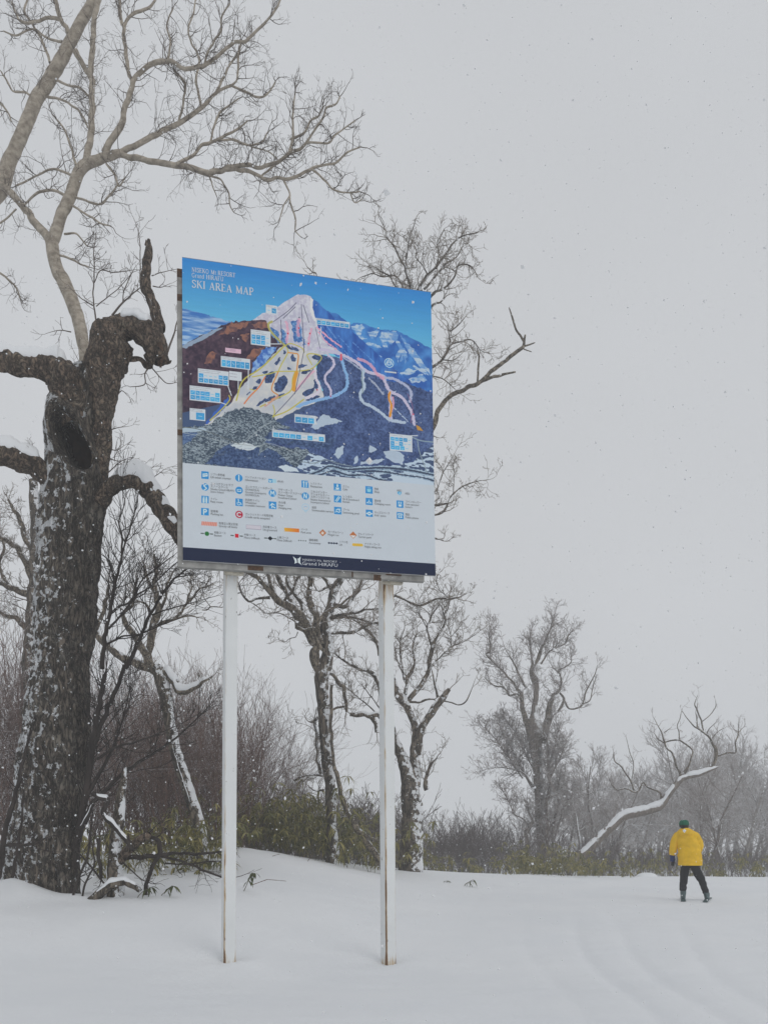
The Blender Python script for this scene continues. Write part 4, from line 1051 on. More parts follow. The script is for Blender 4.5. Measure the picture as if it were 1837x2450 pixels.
et.twigs(M['midtwig'], gap=6, length=(30, 75), rpx=1.0, gen=2, kids=(3, 4), name='crown', minpx=0.75, maxr=9, lift=0.2, wig=0.3)

# ------------------------------------------------------------------ the map board
PTL, PTR, PBL, PBR = (436.2, 614.7), (1030.7, 698.4), (438.1, 1340.0), (1041.9, 1377.8)
YL, YR = 10.0, 10.676


def homography():
    A, b = [], []
    for (x, y), (u, v) in zip((PTL, PTR, PBR, PBL), ((0, 0), (1, 0), (1, 1), (0, 1))):
        A.append([x, y, 1, 0, 0, 0, -u * x, -u * y]); b.append(u)
        A.append([0, 0, 0, x, y, 1, -v * x, -v * y]); b.append(v)
    return np.append(np.linalg.solve(np.array(A, float), np.array(b, float)), 1).reshape(3, 3)


HM = homography()


def uvA(x, y):
    """point of the enlarged view of the board (2.592 x photo, origin 420, 600) -> position on the board"""
    p = HM @ np.array([420 + x / 2.592, 600 + y / 2.592, 1.0])
    return p[0] / p[2], p[1] / p[2]


class Print:
    """the flat print of the board, painted in code"""
    def __init__(s, W, H):
        s.W, s.H = W, H
        s.c = np.zeros((H, W, 3))
        s.yy, s.xx = np.mgrid[0:H, 0:W].astype(float)

    def px(s, pts):
        return np.array([(u * s.W, v * s.H) for u, v in (uvA(*p[:2]) for p in pts)])

    def noise(s, sx, sy, seed, oct=4):
        P = np.stack([s.xx / sx + seed * 7.7, s.yy / sy + seed * 3.1, np.full_like(s.xx, seed * 1.37)], -1)
        return fbm(P, oct)

    def mask(s, P):
        P = np.asarray(P)
        x0, y0 = np.floor(P.min(0)).astype(int) - 1
        x1, y1 = np.ceil(P.max(0)).astype(int) + 2
        x0, y0, x1, y1 = max(x0, 0), max(y0, 0), min(x1, s.W), min(y1, s.H)
        if x1 <= x0 or y1 <= y0: return None
        X, Y = s.xx[y0:y1, x0:x1] + .5, s.yy[y0:y1, x0:x1] + .5
        ins = np.zeros(X.shape, bool)
        n = len(P)
        for i in range(n):
            a, b = P[i], P[(i + 1) % n]
            if a[1] == b[1]: continue
            t = (Y - a[1]) / (b[1] - a[1])
            ins ^= ((a[1] > Y) != (b[1] > Y)) & (X < a[0] + t * (b[0] - a[0]))
        return (slice(y0, y1), slice(x0, x1)), ins.astype(float)

    def put(s, sl, m, colr):
        if callable(colr): colr = colr(sl)
        s.c[sl] = s.c[sl] * (1 - m[..., None]) + np.asarray(colr) / 1.0 * m[..., None]

    def poly(s, pts, colr, rag=0, seed=1, raw=False, al=1.0):
        P = np.asarray(pts, float) if raw else s.px(pts)
        if rag:
            Q = []
            for i in range(len(P)):
                a, b = P[i], P[(i + 1) % len(P)]
                k = max(1, int(np.hypot(*(b - a)) / 6))
                for j in range(k): Q.append(a + (b - a) * j / k)
            Q = np.array(Q)
            z = np.zeros(len(Q))
            Q = Q + rag * np.stack([vnoise(np.stack([Q[:, 0] / 7, Q[:, 1] / 7, z + seed], -1)), vnoise(np.stack([Q[:, 0] / 7, Q[:, 1] / 7, z + seed + 9], -1))], -1)
            P = Q
        r = s.mask(P)
        if r: s.put(r[0], r[1] * al, colr)

    def line(s, pts, w, colr, al=1.0, rag=0, seed=1, raw=False, smooth=True):
        P = np.asarray(pts, float) if raw else s.px(pts)
        if smooth and len(P) > 2: P = catmull(P, max(8, int(np.hypot(*np.diff(P, axis=0).T).sum() / 4)))[:, :2]
        x0, y0 = np.floor(P.min(0) - w - 4).astype(int)
        x1, y1 = np.ceil(P.max(0) + w + 4).astype(int)
        x0, y0, x1, y1 = max(x0, 0), max(y0, 0), min(x1, s.W), min(y1, s.H)
        if x1 <= x0 or y1 <= y0: return
        sl = (slice(y0, y1), slice(x0, x1))
        X, Y = s.xx[sl] + .5, s.yy[sl] + .5
        d = np.full(X.shape, 1e9)
        for a, b in zip(P[:-1], P[1:]):
            v = b - a
            t = np.clip(((X - a[0]) * v[0] + (Y - a[1]) * v[1]) / (v @ v + 1e-9), 0, 1)
            d = np.minimum(d, np.hypot(X - a[0] - t * v[0], Y - a[1] - t * v[1]))
        hw = w / 2
        if rag:
            hw = hw + rag * vnoise(np.stack([X / 4, Y / 4, X * 0 + seed], -1))
        s.put(sl, np.clip(hw - d + .5, 0, 1) * al, colr)

    def disc(s, c, r, colr, al=1.0):
        c = s.px([c])[0]
        x0, y0, x1, y1 = max(int(c[0] - r - 2), 0), max(int(c[1] - r - 2), 0), min(int(c[0] + r + 3), s.W), min(int(c[1] + r + 3), s.H)
        sl = (slice(y0, y1), slice(x0, x1))
        d = np.hypot(s.xx[sl] + .5 - c[0], s.yy[sl] + .5 - c[1])
        s.put(sl, np.clip(r - d + .5, 0, 1) * al, colr)

    def rect(s, a, b, colr, raw=False, al=1.0):
        P = np.asarray([a, b], float) if raw else s.px([a, b])
        x0, y0 = np.round(P.min(0)).astype(int)
        x1, y1 = np.round(P.max(0)).astype(int)
        sl = (slice(max(y0, 0), max(y1, 0)), slice(max(x0, 0), max(x1, 0)))
        s.put(sl, np.full(s.c[sl].shape[:2], al), colr)


def rgb(*c): return np.array(c) / 255.0


def make_print(W=820, H=960):
    p = Print(W, H)
    k = W / 1541.0                                   # board pixels per pixel of the enlarged view
    v = p.yy / H
    n1, n2, n3 = p.noise(40, 40, 1), p.noise(9, 9, 2, 3), p.noise(60, 6, 3, 4)
    n4 = p.noise(5, 5, 5, 3)
    def tex(base, amp, n, n_b=None, b=0.0):
        base = np.asarray(base)
        def f(sl):
            t = 1 + amp * n[sl][..., None]
            if n_b is not None: t = t + b * n_b[sl][..., None]
            return np.clip(base * t, 0, 1)
        return f
    def mixc(a, b, n, lo, hi):
        a, b = np.asarray(a), np.asarray(b)
        def f(sl):
            t = np.clip((n[sl] - lo) / (hi - lo), 0, 1)[..., None]
            return a * (1 - t) + b * t
        return f
    # sky
    t = np.clip(v / 0.27, 0, 1)[..., None]
    p.c[:] = rgb(44, 122, 188) * (1 - t) + rgb(108, 184, 206) * t
    p.c *= 1 + 0.03 * n3[..., None]
    # far ranges
    p.poly([(30, 345), (110, 368), (200, 395), (330, 432), (420, 450), (420, 520), (200, 620), (30, 640)], mixc(rgb(58, 108, 172), rgb(146, 172, 200), n3, -0.25, 0.35), 3, 2)
    p.poly([(30, 470), (160, 500), (330, 470), (200, 545), (30, 580)], mixc(rgb(150, 178, 205), rgb(70, 120, 180), n3, -0.2, 0.3), 3, 3)
    p.poly([(930, 370), (1000, 385), (1090, 455), (1130, 440), (1180, 455), (1240, 478), (1300, 488), (1370, 490), (1470, 540), (1600, 610), (1600, 900), (1300, 800), (1050, 600)], mixc(rgb(42, 88, 158), rgb(70, 130, 190), n1, -0.3, 0.4), 3, 4)
    for q in ([(1090, 470), (1150, 452), (1175, 470), (1150, 520), (1200, 545), (1150, 545)], [(1195, 500), (1270, 488), (1250, 530), (1210, 540)], [(1280, 500), (1370, 492), (1385, 540), (1340, 570), (1300, 560), (1330, 600), (1290, 590), (1270, 545)],
              [(1370, 545), (1420, 600), (1440, 640), (1425, 690), (1415, 640), (1405, 690), (1395, 640), (1380, 690), (1372, 640), (1360, 670), (1385, 610)], [(1400, 520), (1470, 600), (1560, 720), (1590, 770), (1520, 720), (1440, 620)],
              [(1160, 560), (1240, 570), (1290, 600), (1230, 592), (1180, 580)], [(1200, 620), (1270, 640), (1310, 690), (1260, 660)], [(1380, 760), (1450, 720), (1500, 740), (1440, 770)], [(1400, 790), (1480, 780), (1530, 760), (1560, 800), (1450, 815)], [(1470, 700), (1530, 720), (1575, 770), (1500, 740)]):
        p.poly(q, mixc(rgb(104, 148, 196), rgb(196, 204, 206), n3 + n2 * .6, -.3, .25), 5, 5, al=0.8)
    # slope falling to the right of the summit
    p.poly([(840, 285), (880, 310), (920, 355), (990, 410), (1080, 480), (1180, 565), (1300, 670), (1420, 780), (1500, 835), (1600, 870), (1600, 900), (1300, 860), (1080, 690), (950, 620), (860, 440)], mixc(rgb(38, 78, 150), rgb(62, 118, 186), p.noise(14, 50, 6), -0.3, 0.4), 3, 6)
    for a, b in (((905, 450), (1040, 640)), ((940, 460), (1080, 650)), ((1010, 520), (1130, 650)), ((1100, 560), (1240, 690))):
        p.line([a, b], 5 * k, rgb(120, 160, 205), .6, 2)
    # brown wooded shoulder on the left
    p.poly([(30, 590), (160, 520), (280, 465), (350, 435), (430, 430), (520, 422), (580, 425), (620, 470), (690, 560), (600, 690), (480, 790), (400, 850), (370, 920), (290, 1000), (200, 1060), (180, 1085), (30, 1090)], mixc(rgb(48, 38, 54), rgb(82, 64, 76), n2 + n1 * .6, -0.45, 0.5), 3, 7)
    for q in ([(300, 490), (350, 440), (470, 440), (430, 470), (350, 500), (270, 520)], [(470, 445), (570, 435), (590, 480), (500, 480)], [(420, 690), (490, 600), (560, 590), (520, 640), (450, 690)], [(180, 700), (215, 615), (260, 630), (220, 690)], [(400, 520), (460, 510), (440, 560)]):
        p.poly(q, mixc(rgb(150, 104, 84), rgb(100, 72, 72), n2, -.2, .4), 5, 8, al=.85)
    p.poly([(30, 590), (160, 522), (260, 475), (300, 470), (180, 545), (60, 600)], rgb(150, 175, 195), 2, 9, al=.8)
    # summit snow
    p.poly([(480, 425), (540, 385), (600, 365), (660, 325), (710, 295), (755, 272), (800, 268), (838, 280), (853, 300), (846, 345), (872, 430), (900, 500), (950, 580), (1040, 625), (900, 640), (800, 640), (690, 600), (640, 530), (580, 470), (560, 425)], mixc(rgb(172, 170, 186), rgb(192, 192, 200), n2, -.3, .3), 2, 10)
    p.poly([(838, 290), (855, 298), (850, 350), (880, 440), (860, 430), (835, 360)], rgb(222, 226, 228), 2, 11)
    for q in ([(590, 470), (640, 500), (650, 570), (600, 520)], [(720, 440), (770, 420), (790, 560), (740, 560)], [(655, 470), (685, 500), (690, 580), (660, 570)], [(790, 580), (800, 520), (810, 600)]):
        p.poly(q, mixc(rgb(52, 92, 150), rgb(110, 150, 190), n4, -.3, .4), 5, 12)
    p.poly([(30, 1000), (300, 940), (600, 900), (900, 860), (1640, 900), (1640, 1500), (30, 1420)], rgb(62, 80, 112))
    # open ski field
    p.poly([(660, 585), (610, 640), (540, 705), (470, 770), (400, 850), (350, 930), (270, 1000), (185, 1075), (330, 1080), (500, 1085), (600, 1060), (800, 960), (925, 915), (925, 880), (890, 780), (870, 700), (915, 640), (800, 610)], mixc(rgb(172, 176, 182), rgb(194, 192, 188), n1, -.3, .3), 3, 13)
    p.poly([(560, 590), (640, 590), (560, 690), (470, 755), (480, 690)], mixc(rgb(60, 100, 170), rgb(130, 165, 205), n2, -.2, .3), 4, 14)
    p.poly([(340, 920), (300, 975), (200, 1070), (185, 1060), (290, 940), (330, 900)], rgb(54, 92, 170), 3, 15)
    # deep blue woods to the right
    p.poly([(905, 640), (1000, 655), (1150, 700), (1300, 800), (1430, 810), (1600, 880), (1600, 1420), (1300, 1420), (900, 1400), (640, 1300), (560, 1180), (650, 1080), (800, 985), (925, 925), (925, 870), (880, 760), (880, 700)], mixc(rgb(40, 56, 94), rgb(84, 104, 146), n4 * .8 + n1 * .6, -.5, .5), 3, 16)
    # clumps of trees on the field
    rg = random.Random(4)
    for x, y, a, b, an in ((678, 628, 8, 14, .3), (640, 680, 12, 26, .5), (733, 660, 14, 24, 0), (710, 725, 16, 9, .4), (590, 780, 26, 44, .6), (660, 820, 34, 60, .5), (560, 745, 20, 8, -.6), (790, 710, 30, 12, -.3), (880, 655, 28, 18, 0), (830, 870, 44, 20, -.5), (880, 810, 16, 40, .1), (700, 590, 40, 8, .5), (540, 930, 40, 9, -.6), (590, 910, 40, 8, -.5), (500, 840, 18, 8, -.6), (450, 880, 20, 8, -.7), (640, 900, 46, 7, -.55), (520, 800, 20, 10, -.6), (810, 745, 28, 10, -.1), (860, 905, 50, 10, -.3), (745, 605, 30, 9, .5)):
        pts = [(x + a * math.cos(t) * math.cos(an) - b * math.sin(t) * math.sin(an), y + a * math.cos(t) * math.sin(an) + b * math.sin(t) * math.cos(an)) for t in np.linspace(0, 6.28, 14)[:-1]]
        p.poly(pts, mixc(rgb(40, 54, 86), rgb(70, 92, 132), n4, -.4, .4), 4, rg.randrange(90))
    # village at the foot of the slope
    vill = p.noise(4.2, 2.4, 21, 2) * .8 + n1 * .35
    vcol = lambda sl: np.where((vill[sl] > 0.12)[..., None], rgb(132, 144, 152), np.where((vill[sl] > -0.12)[..., None], rgb(88, 100, 110), rgb(54, 68, 84)))
    p.poly([(30, 1085), (200, 1075), (330, 985), (430, 960), (600, 1010), (640, 1060), (740, 1090), (620, 1130), (560, 1180), (640, 1205), (830, 1225), (860, 1300), (760, 1335), (640, 1330), (200, 1330), (30, 1330)], vcol, 5, 22)
    p.poly([(30, 1090), (180, 1090), (200, 1110), (40, 1120)], rgb(160, 176, 188), 2, 23)
    p.poly([(30, 1130), (90, 1110), (140, 1125), (90, 1180), (30, 1200)], mixc(rgb(60, 84, 122), rgb(90, 112, 146), n4, -.3, .3), 4, 24)
    for q in ([(215, 1290), (270, 1225), (340, 1190), (420, 1200), (520, 1215), (520, 1300), (600, 1345), (400, 1330), (180, 1320)], [(500, 1320), (530, 1250), (580, 1215), (640, 1245), (700, 1300), (760, 1345), (640, 1350)], [(560, 1150), (600, 1110), (720, 1090), (840, 1120), (1000, 1160), (960, 1230), (760, 1200), (600, 1185)]):
        p.poly(q, mixc(rgb(40, 58, 92), rgb(78, 98, 132), n4, -.4, .4), 4, 25)
    p.poly([(340, 1195), (400, 1178), (470, 1195), (520, 1205), (470, 1235), (380, 1215)], rgb(186, 194, 198), 4, 26)
    p.poly([(640, 1330), (690, 1320), (760, 1345), (770, 1365), (680, 1360)], rgb(186, 198, 206), 2, 27)
    rv = random.Random(12)
    for q in range(46):
        x, y = rv.uniform(60, 720), rv.uniform(1080, 1300)
        if y < 1085 + max(0, 300 - x) * .1 or x - 720 > (1300 - y): continue
        a_ = rv.uniform(-.5, .1)
        L_ = rv.uniform(10, 46)
        p.line([(x, y), (x + L_ * math.cos(a_), y + L_ * math.sin(a_))], rv.uniform(2, 6) * k, rgb(160, 172, 180) if rv.random() < .6 else rgb(60, 74, 90), .8, .8, q)
    p.line([(45, 1120), (200, 1150), (330, 1185), (420, 1195), (520, 1205), (600, 1190), (760, 1250)], 4 * k, rgb(150, 158, 160), .9)
    p.line([(420, 1195), (500, 1120), (600, 1050)], 4 * k, rgb(150, 158, 160), .9)
    # snowy fields in the lower right
    fl = p.noise(24, 9, 31, 3)
    p.poly([(840, 1240), (960, 1290), (1100, 1330), (1330, 1330), (1480, 1300), (1600, 1190), (1600, 1460), (1200, 1440), (860, 1380), (760, 1340)], lambda sl: np.where((fl[sl] > 0.02)[..., None], rgb(172, 188, 202), rgb(60, 76, 106)), 3, 32)
    for q in ([(1010, 1215), (1050, 1200), (1040, 1250), (1010, 1290), (990, 1260)], [(1115, 1270), (1140, 1260), (1135, 1310), (1110, 1320)], [(1210, 1200), (1250, 1220), (1220, 1250), (1200, 1240)], [(1290, 1240), (1350, 1225), (1420, 1260), (1410, 1320), (1320, 1290)], [(1150, 1300), (1260, 1290), (1300, 1285), (1260, 1310), (1150, 1320)], [(920, 1010), (1040, 1045), (1000, 1060), (880, 1100), (840, 1090), (880, 1050)], [(1340, 870), (1370, 860), (1350, 885)]):
        p.poly(q, rgb(182, 196, 206), 4, 33, al=.85)
    p.poly([(1330, 1380), (1600, 1390), (1600, 1470), (1360, 1440)], rgb(176, 190, 202), 3, 34)
    # river and roads
    for off, wd, cc in ((0, 15, rgb(50, 62, 84)), (-10, 6, rgb(150, 170, 184)), (8, 6, rgb(130, 152, 170))):
        p.line([(800, 1395 + off), (900, 1360 + off), (960, 1330 + off), (1060, 1350 + off), (1160, 1345 + off), (1300, 1340 + off), (1450, 1355 + off), (1600, 1385 + off)], wd * k, cc, 1, 1.5)
        p.line([(900, 1385 + off), (980, 1360 + off), (1080, 1385 + off), (1180, 1385 + off), (1260, 1410 + off), (1330, 1430 + off)], wd * .7 * k, cc, 1, 1.5)
        p.line([(1180, 1360 + off), (1300, 1365 + off), (1420, 1385 + off), (1530, 1400 + off), (1600, 1420 + off)], wd * .6 * k, cc, 1, 1.5)
    p.line([(1500, 1170), (1510, 1230), (1530, 1290), (1560, 1370)], 5 * k, rgb(140, 155, 160))
    p.line([(1470, 1150), (1520, 1170), (1600, 1180)], 7 * k, rgb(130, 150, 160))
    p.line([(780, 1300), (860, 1310), (940, 1290), (1000, 1310), (1100, 1330)], 5 * k, rgb(120, 134, 142))
    p.line([(45, 1085), (150, 1100), (300, 1150), (400, 1190)], 4 * k, rgb(90, 96, 96))
    # pistes through the woods
    lite, lilac, pink = rgb(166, 180, 196), rgb(182, 176, 196), rgb(206, 150, 170)
    for pts, wd, cc in (
        ([(950, 640), (980, 670), (985, 710), (940, 760), (935, 800), (965, 850), (970, 900)], 20, lilac),
        ([(1030, 650), (1050, 720), (1070, 780), (1065, 840), (1020, 880), (950, 905), (840, 930), (760, 960)], 24, rgb(124, 164, 204)),
        ([(890, 600), (960, 615), (1040, 640), (1130, 690), (1190, 740), (1290, 770), (1300, 800), (1330, 860), (1400, 900), (1440, 950), (1470, 1010), (1480, 1070)], 24, lilac),
        ([(1170, 735), (1165, 790), (1175, 840), (1150, 880), (1165, 930), (1220, 960), (1280, 1000), (1330, 1040), (1420, 1060)], 24, lite),
        ([(1300, 780), (1360, 790), (1430, 830), (1460, 870), (1455, 930)], 22, rgb(160, 166, 190)),
        ([(1040, 655), (1100, 690), (1160, 735)], 12, rgb(150, 160, 180)), ([(1205, 785), (1240, 820), (1290, 880)], 15, rgb(150, 158, 176)),
        ([(1330, 870), (1335, 930), (1335, 1030)], 26, lilac), ([(1350, 960), (1400, 1010), (1440, 1050)], 7, lite),
        ([(870, 720), (875, 780), (900, 840), (880, 880), (820, 905)], 22, rgb(196, 190, 200)),
        ([(880, 470), (960, 540), (1030, 590)], 12, pink), ([(890, 500), (940, 560), (1000, 605)], 10, pink)):
        p.line(pts, wd * .8 * k, cc, 1, 1.8, 41)
    p.line([(1140, 665), (1190, 685), (1230, 720), (1250, 755), (1290, 785)], 20 * k, pink, .85, 2)
    p.line([(1350, 900), (1352, 950), (1340, 990)], 12 * k, pink, .9, 1)
    p.line([(1030, 640), (1032, 670)], 14 * k, rgb(206, 84, 100), 1, 1)
    p.line([(1332, 870), (1325, 910), (1340, 950), (1332, 1020)], 13 * k, rgb(206, 138, 46), 1, 1)
    p.poly([(1490, 1070), (1520, 1090), (1535, 1110), (1500, 1105)], rgb(176, 130, 56), 2, 42)
    for pts, wd in (([(690, 440), (700, 500), (690, 560)], 16), ([(770, 425), (760, 470), (765, 520)], 20), ([(845, 480), (835, 520), (830, 580)], 14), ([(860, 740), (800, 800), (750, 860)], 14)):
        p.line(pts, wd * k, rgb(208, 150, 172), .75, 2)
    # marked runs and lifts
    ye, og, gr = rgb(178, 170, 72), rgb(198, 132, 60), rgb(84, 86, 106)
    for pts, wd, cc in (
        ([(600, 435), (578, 450), (590, 490), (640, 545), (680, 580)], 13, rgb(164, 160, 92)),
        ([(680, 582), (600, 660), (520, 730), (420, 800), (380, 920)], 8, ye), ([(680, 585), (720, 570), (790, 600), (800, 625)], 6, ye),
        ([(690, 590), (700, 625), (660, 700), (640, 745)], 6, ye), ([(700, 625), (740, 630), (765, 640), (760, 700), (755, 745)], 7, og),
        ([(480, 775), (590, 755), (640, 742), (760, 740), (840, 728), (880, 700), (910, 655), (870, 635), (820, 640), (850, 700)], 6, ye),
        ([(560, 775), (520, 840), (470, 890), (430, 940)], 7, rgb(206, 112, 60)), ([(640, 745), (600, 850), (640, 890), (600, 915)], 7, og),
        ([(530, 960), (640, 905), (720, 860), (730, 790), (745, 745)], 7, ye), ([(610, 1025), (620, 990), (610, 950)], 6, ye), ([(610, 1020), (700, 985), (800, 915)], 7, ye),
        ([(215, 1045), (300, 965), (340, 915), (335, 890)], 7, ye), ([(465, 850), (500, 860)], 5, ye),
        ([(750, 320), (700, 370), (610, 435)], 4, gr), ([(745, 345), (670, 415)], 4, gr), ([(655, 425), (665, 575)], 4, gr), ([(782, 330), (800, 600), (795, 640), (745, 880)], 4, gr), ([(860, 725), (740, 880), (620, 1010)], 4, gr), ([(795, 335), (830, 440)], 4, gr), ([(800, 350), (815, 395)], 3, gr), ([(900, 600), (870, 470)], 3, gr), ([(1160, 745), (1165, 880)], 3, rgb(100, 120, 110)), ([(1460, 1060), (1470, 960), (1440, 880)], 3, rgb(150, 90, 120))):
        p.line(pts, wd * k, cc)
    p.line([(755, 750), (742, 800), (738, 855)], 22 * k, rgb(204, 144, 52))
    p.line([(560, 955), (640, 895)], 12 * k, rgb(190, 140, 130), .8)
    for x, y, cc in ((700, 508, rgb(190, 60, 80)), (768, 475, rgb(190, 60, 80)), (836, 508, rgb(190, 60, 80)), (828, 570, rgb(200, 50, 70)), (770, 410, gr), (968, 895, rgb(170, 90, 130)), (1475, 1007, rgb(200, 80, 100)), (883, 855, rgb(190, 60, 80))):
        p.disc((x, y), 5 * k, cc)
    # call-out boxes, each with its row of service symbols
    blue = rgb(60, 146, 198)
    whit = rgb(190, 196, 200)
    rg = random.Random(8)
    for a, b, rows, lead, tint in (
        ((562, 330), (632, 392), [2], None, whit), ((468, 482), (593, 590), [4, 4], (660, 572), whit), ((873, 412), (1083, 478), [7], (905, 570), whit), ((310, 595), (410, 632), [], None, rgb(206, 170, 186)),
        ((283, 645), (467, 733), [6], (455, 850), whit), ((140, 722), (333, 832), [6, 6], (350, 890), whit), ((335, 738), (413, 802), [], (392, 850), whit), ((88, 826), (283, 938), [6, 6], (315, 945), whit), ((88, 967), (188, 1050), [1], None, whit),
        ((743, 1003), (880, 1071), [3], None, whit), ((605, 1100), (932, 1180), [9], (612, 1080), whit), ((1328, 1125), (1470, 1243), [5, 5, 4], (1500, 1140), whit)):
        if lead is not None:
            cxy = ((a[0] + b[0]) / 2, (a[1] + b[1]) / 2)
            near = (min(max(lead[0], a[0] + 8), b[0] - 8), min(max(lead[1], a[1] + 8), b[1] - 8))
            p.line([near, lead], 6 * k, whit)
        p.rect(a, b, tint)
        P = p.px([a, b])
        bw, bh = P[1] - P[0]
        m = 3 * k * 1.5
        nr_ = max(len(rows), 1)
        head = 0.30 if nr_ < 3 else 0.18
        tc_ = rgb(120, 120, 128) if rows else rgb(110, 100, 118)
        for q in range(2 if nr_ < 3 else 1):
            yb = P[0][1] + bh * (0.09 + 0.13 * q) if rows else P[0][1] + bh * (.28 + .32 * q)
            p.line([(P[0][0] + m, yb), (P[0][0] + bw * rg.uniform(.55, .9), yb)], 1.2, tc_, .6, .4, raw=True)
        for ri, cnt in enumerate(rows):
            ih = bh * (1 - head - .06) / nr_
            iw = min((bw - 2 * m) / cnt, ih * 1.15)
            for ci in range(cnt):
                x0 = P[0][0] + m + iw * ci
                if cnt == 1: x0 = P[1][0] - m - iw
                y0 = P[0][1] + bh * head + ih * ri
                if rg.random() < .16: 
                    p.line([(x0 + iw * .2, y0 + ih * .5), (x0 + iw * .7, y0 + ih * .5)], 2.0, rgb(120, 180, 210), 1, raw=True)
                    continue
                p.rect((x0 + 1, y0 + 1), (x0 + iw - .8, y0 + ih - .8), rgb(64, 150, 200) * rg.uniform(.9, 1.1), raw=True)
                p.line([(x0 + iw * .3, y0 + ih * rg.uniform(.3, .7)), (x0 + iw * .7, y0 + ih * rg.uniform(.3, .7))], 1.6, rgb(200, 212, 220), .8, raw=True)
    # round badge in the mountains with its two line caption plate
    p.disc((1327, 690), 30 * k, rgb(176, 200, 214))
    p.disc((1327, 690), 25 * k, rgb(38, 116, 186))
    for q in ([(1318, 672), (1318, 703), (1336, 703), (1336, 672)], [(1327, 665), (1327, 690)], [(1308, 700), (1316, 680)], [(1346, 700), (1338, 680)]):
        p.line(q, 3.4 * k * 1.4, rgb(200, 216, 226), smooth=False)
    p.rect((1293, 726), (1380, 738), rgb(120, 130, 140), al=.8)
    p.rect((1300, 738), (1372, 755), rgb(186, 190, 188))
    # legend field
    lg = rgb(182, 189, 195)
    p.poly([(20, 1306), (45, 1308), (1600, 1448), (1640, 1450), (1640, 2100), (20, 1900)], tex(lg, 0.012, n1))
    def B(x, y): return (x, y + 933)
    def icon(c, kind='sq', colr=None, r=22):
        colr = rgb(44, 130, 190) if colr is None else colr
        C = p.px([B(*c)])[0]
        h = r * k
        if kind == 'sq': p.rect(C - h, C + h, colr, raw=True)
        elif kind == 'disc': p.disc(B(*c), h, colr)
        return C, h
    wht = rgb(190, 208, 220)
    def ln(C, h, pts, w=.22, colr=None, sm=False):
        p.line([(C[0] + x * h, C[1] + y * h) for x, y in pts], max(w * h, 1.0), wht if colr is None else colr, raw=True, smooth=sm)
    def pg(C, h, pts, colr=None):
        p.poly([(C[0] + x * h, C[1] + y * h) for x, y in pts], wht if colr is None else colr, raw=True)
    C, h = icon((186, 452)); pg(C, h, [(-.7, -.35), (.65, -.6), (.75, .25), (-.6, .55)]); ln(C, h, [(-.4, 0), (.5, -.2)], .12, rgb(44, 130, 190))
    C, h = icon((398, 470), 'disc'); pg(C, h, [(-.2, -.3), (.2, -.3), (.2, .75), (-.2, .75)]); ln(C, h, [(0, -.7), (0, -.5)], .36)
    C, h = icon((607, 488), 'none'); p.rect(C + np.array([-1.15 * h, -.55 * h]), C + np.array([0, .55 * h]), rgb(60, 140, 190), raw=True); p.rect(C + np.array([0, -.55 * h]), C + np.array([1.0 * h, .55 * h]), rgb(150, 190, 212), raw=True); ln(C, h, [(-.95, -.2), (-.75, .3), (-.6, -.1), (-.45, .3), (-.25, -.2)], .16)
    C, h = icon((808, 508)); ln(C, h, [(-.35, -.7), (-.35, .75)], .25); pg(C, h, [(-.6, -.7), (-.1, -.7), (-.2, -.1), (-.5, -.1)]); ln(C, h, [(.35, -.7), (.35, .75)], .25); pg(C, h, [(.2, -.75), (.6, -.5), (.55, .1), (.25, .1)])
    C, h = icon((1007, 527)); pg(C, h, [(-.6, .1), (.6, .1), (.35, .65), (-.35, .65)]); ln(C, h, [(-.7, .75), (.7, .75)], .14); ln(C, h, [(0, -.6), (0, -.25)], .5)
    C, h = icon((1202, 544)); pg(C, h, [(-.6, -.2), (.6, -.2), (.5, .65), (-.5, .65)], rgb(130, 190, 220)); ln(C, h, [(-.4, -.55), (.4, -.55)], .14)
    C, h = icon((1389, 557), 'none'); p.poly([(C[0] + x * h, C[1] + y * h) for x, y in ((-.6, .0), (0, -.25), (.6, .0), (.5, .55), (0, 1.0), (-.5, .55))], rgb(80, 160, 200), raw=True); ln(C, h, [(.2, .0), (-.05, .4), (.15, .4), (-.05, .8)], .14)
    C, h = icon((186, 526), 'disc'); ln(C, h, [(.35, -.7), (-.35, -.3), (.4, .3), (-.2, .8)], .3, None, True)
    C, h = icon((400, 547), 'disc'); pg(C, h, [(-.6, -.3), (.6, -.3), (.6, .35), (-.6, .35)]); ln(C, h, [(-.3, 0), (.3, 0)], .3, rgb(44, 130, 190))
    C, h = icon((606, 565), 'disc'); ln(C, h, [(-.55, .6), (-.4, -.6), (0, .2), (.4, -.6), (.55, .6)], .26)
    C, h = icon((809, 582), 'disc'); ln(C, h, [(-.4, .6), (-.3, -.6), (.3, .6), (.4, -.6)], .26)
    C, h = icon((1008, 601)); ln(C, h, [(-.6, .6), (.3, -.7)], .25); ln(C, h, [(-.2, .7), (.65, -.5)], .25)
    C, h = icon((1202, 617)); ln(C, h, [(0, -.5), (0, -.1), (-.65, .4), (.65, .4), (0, -.1)], .18)
    C, h = icon((1392, 633)); pg(C, h, [(-.5, .1), (.5, .1), (.4, .7), (-.4, .7)]); ln(C, h, [(-.3, -.6), (-.3, -.2)], .3); ln(C, h, [(.3, -.6), (.3, -.2)], .3)
    C, h = icon((186, 604)); ln(C, h, [(-.4, -.2), (-.4, .75)], .45); ln(C, h, [(.4, -.2), (.4, .75)], .45); ln(C, h, [(-.4, -.65), (-.4, -.5)], .3); ln(C, h, [(.4, -.65), (.4, -.5)], .3); ln(C, h, [(0, -.8), (0, .8)], .12)
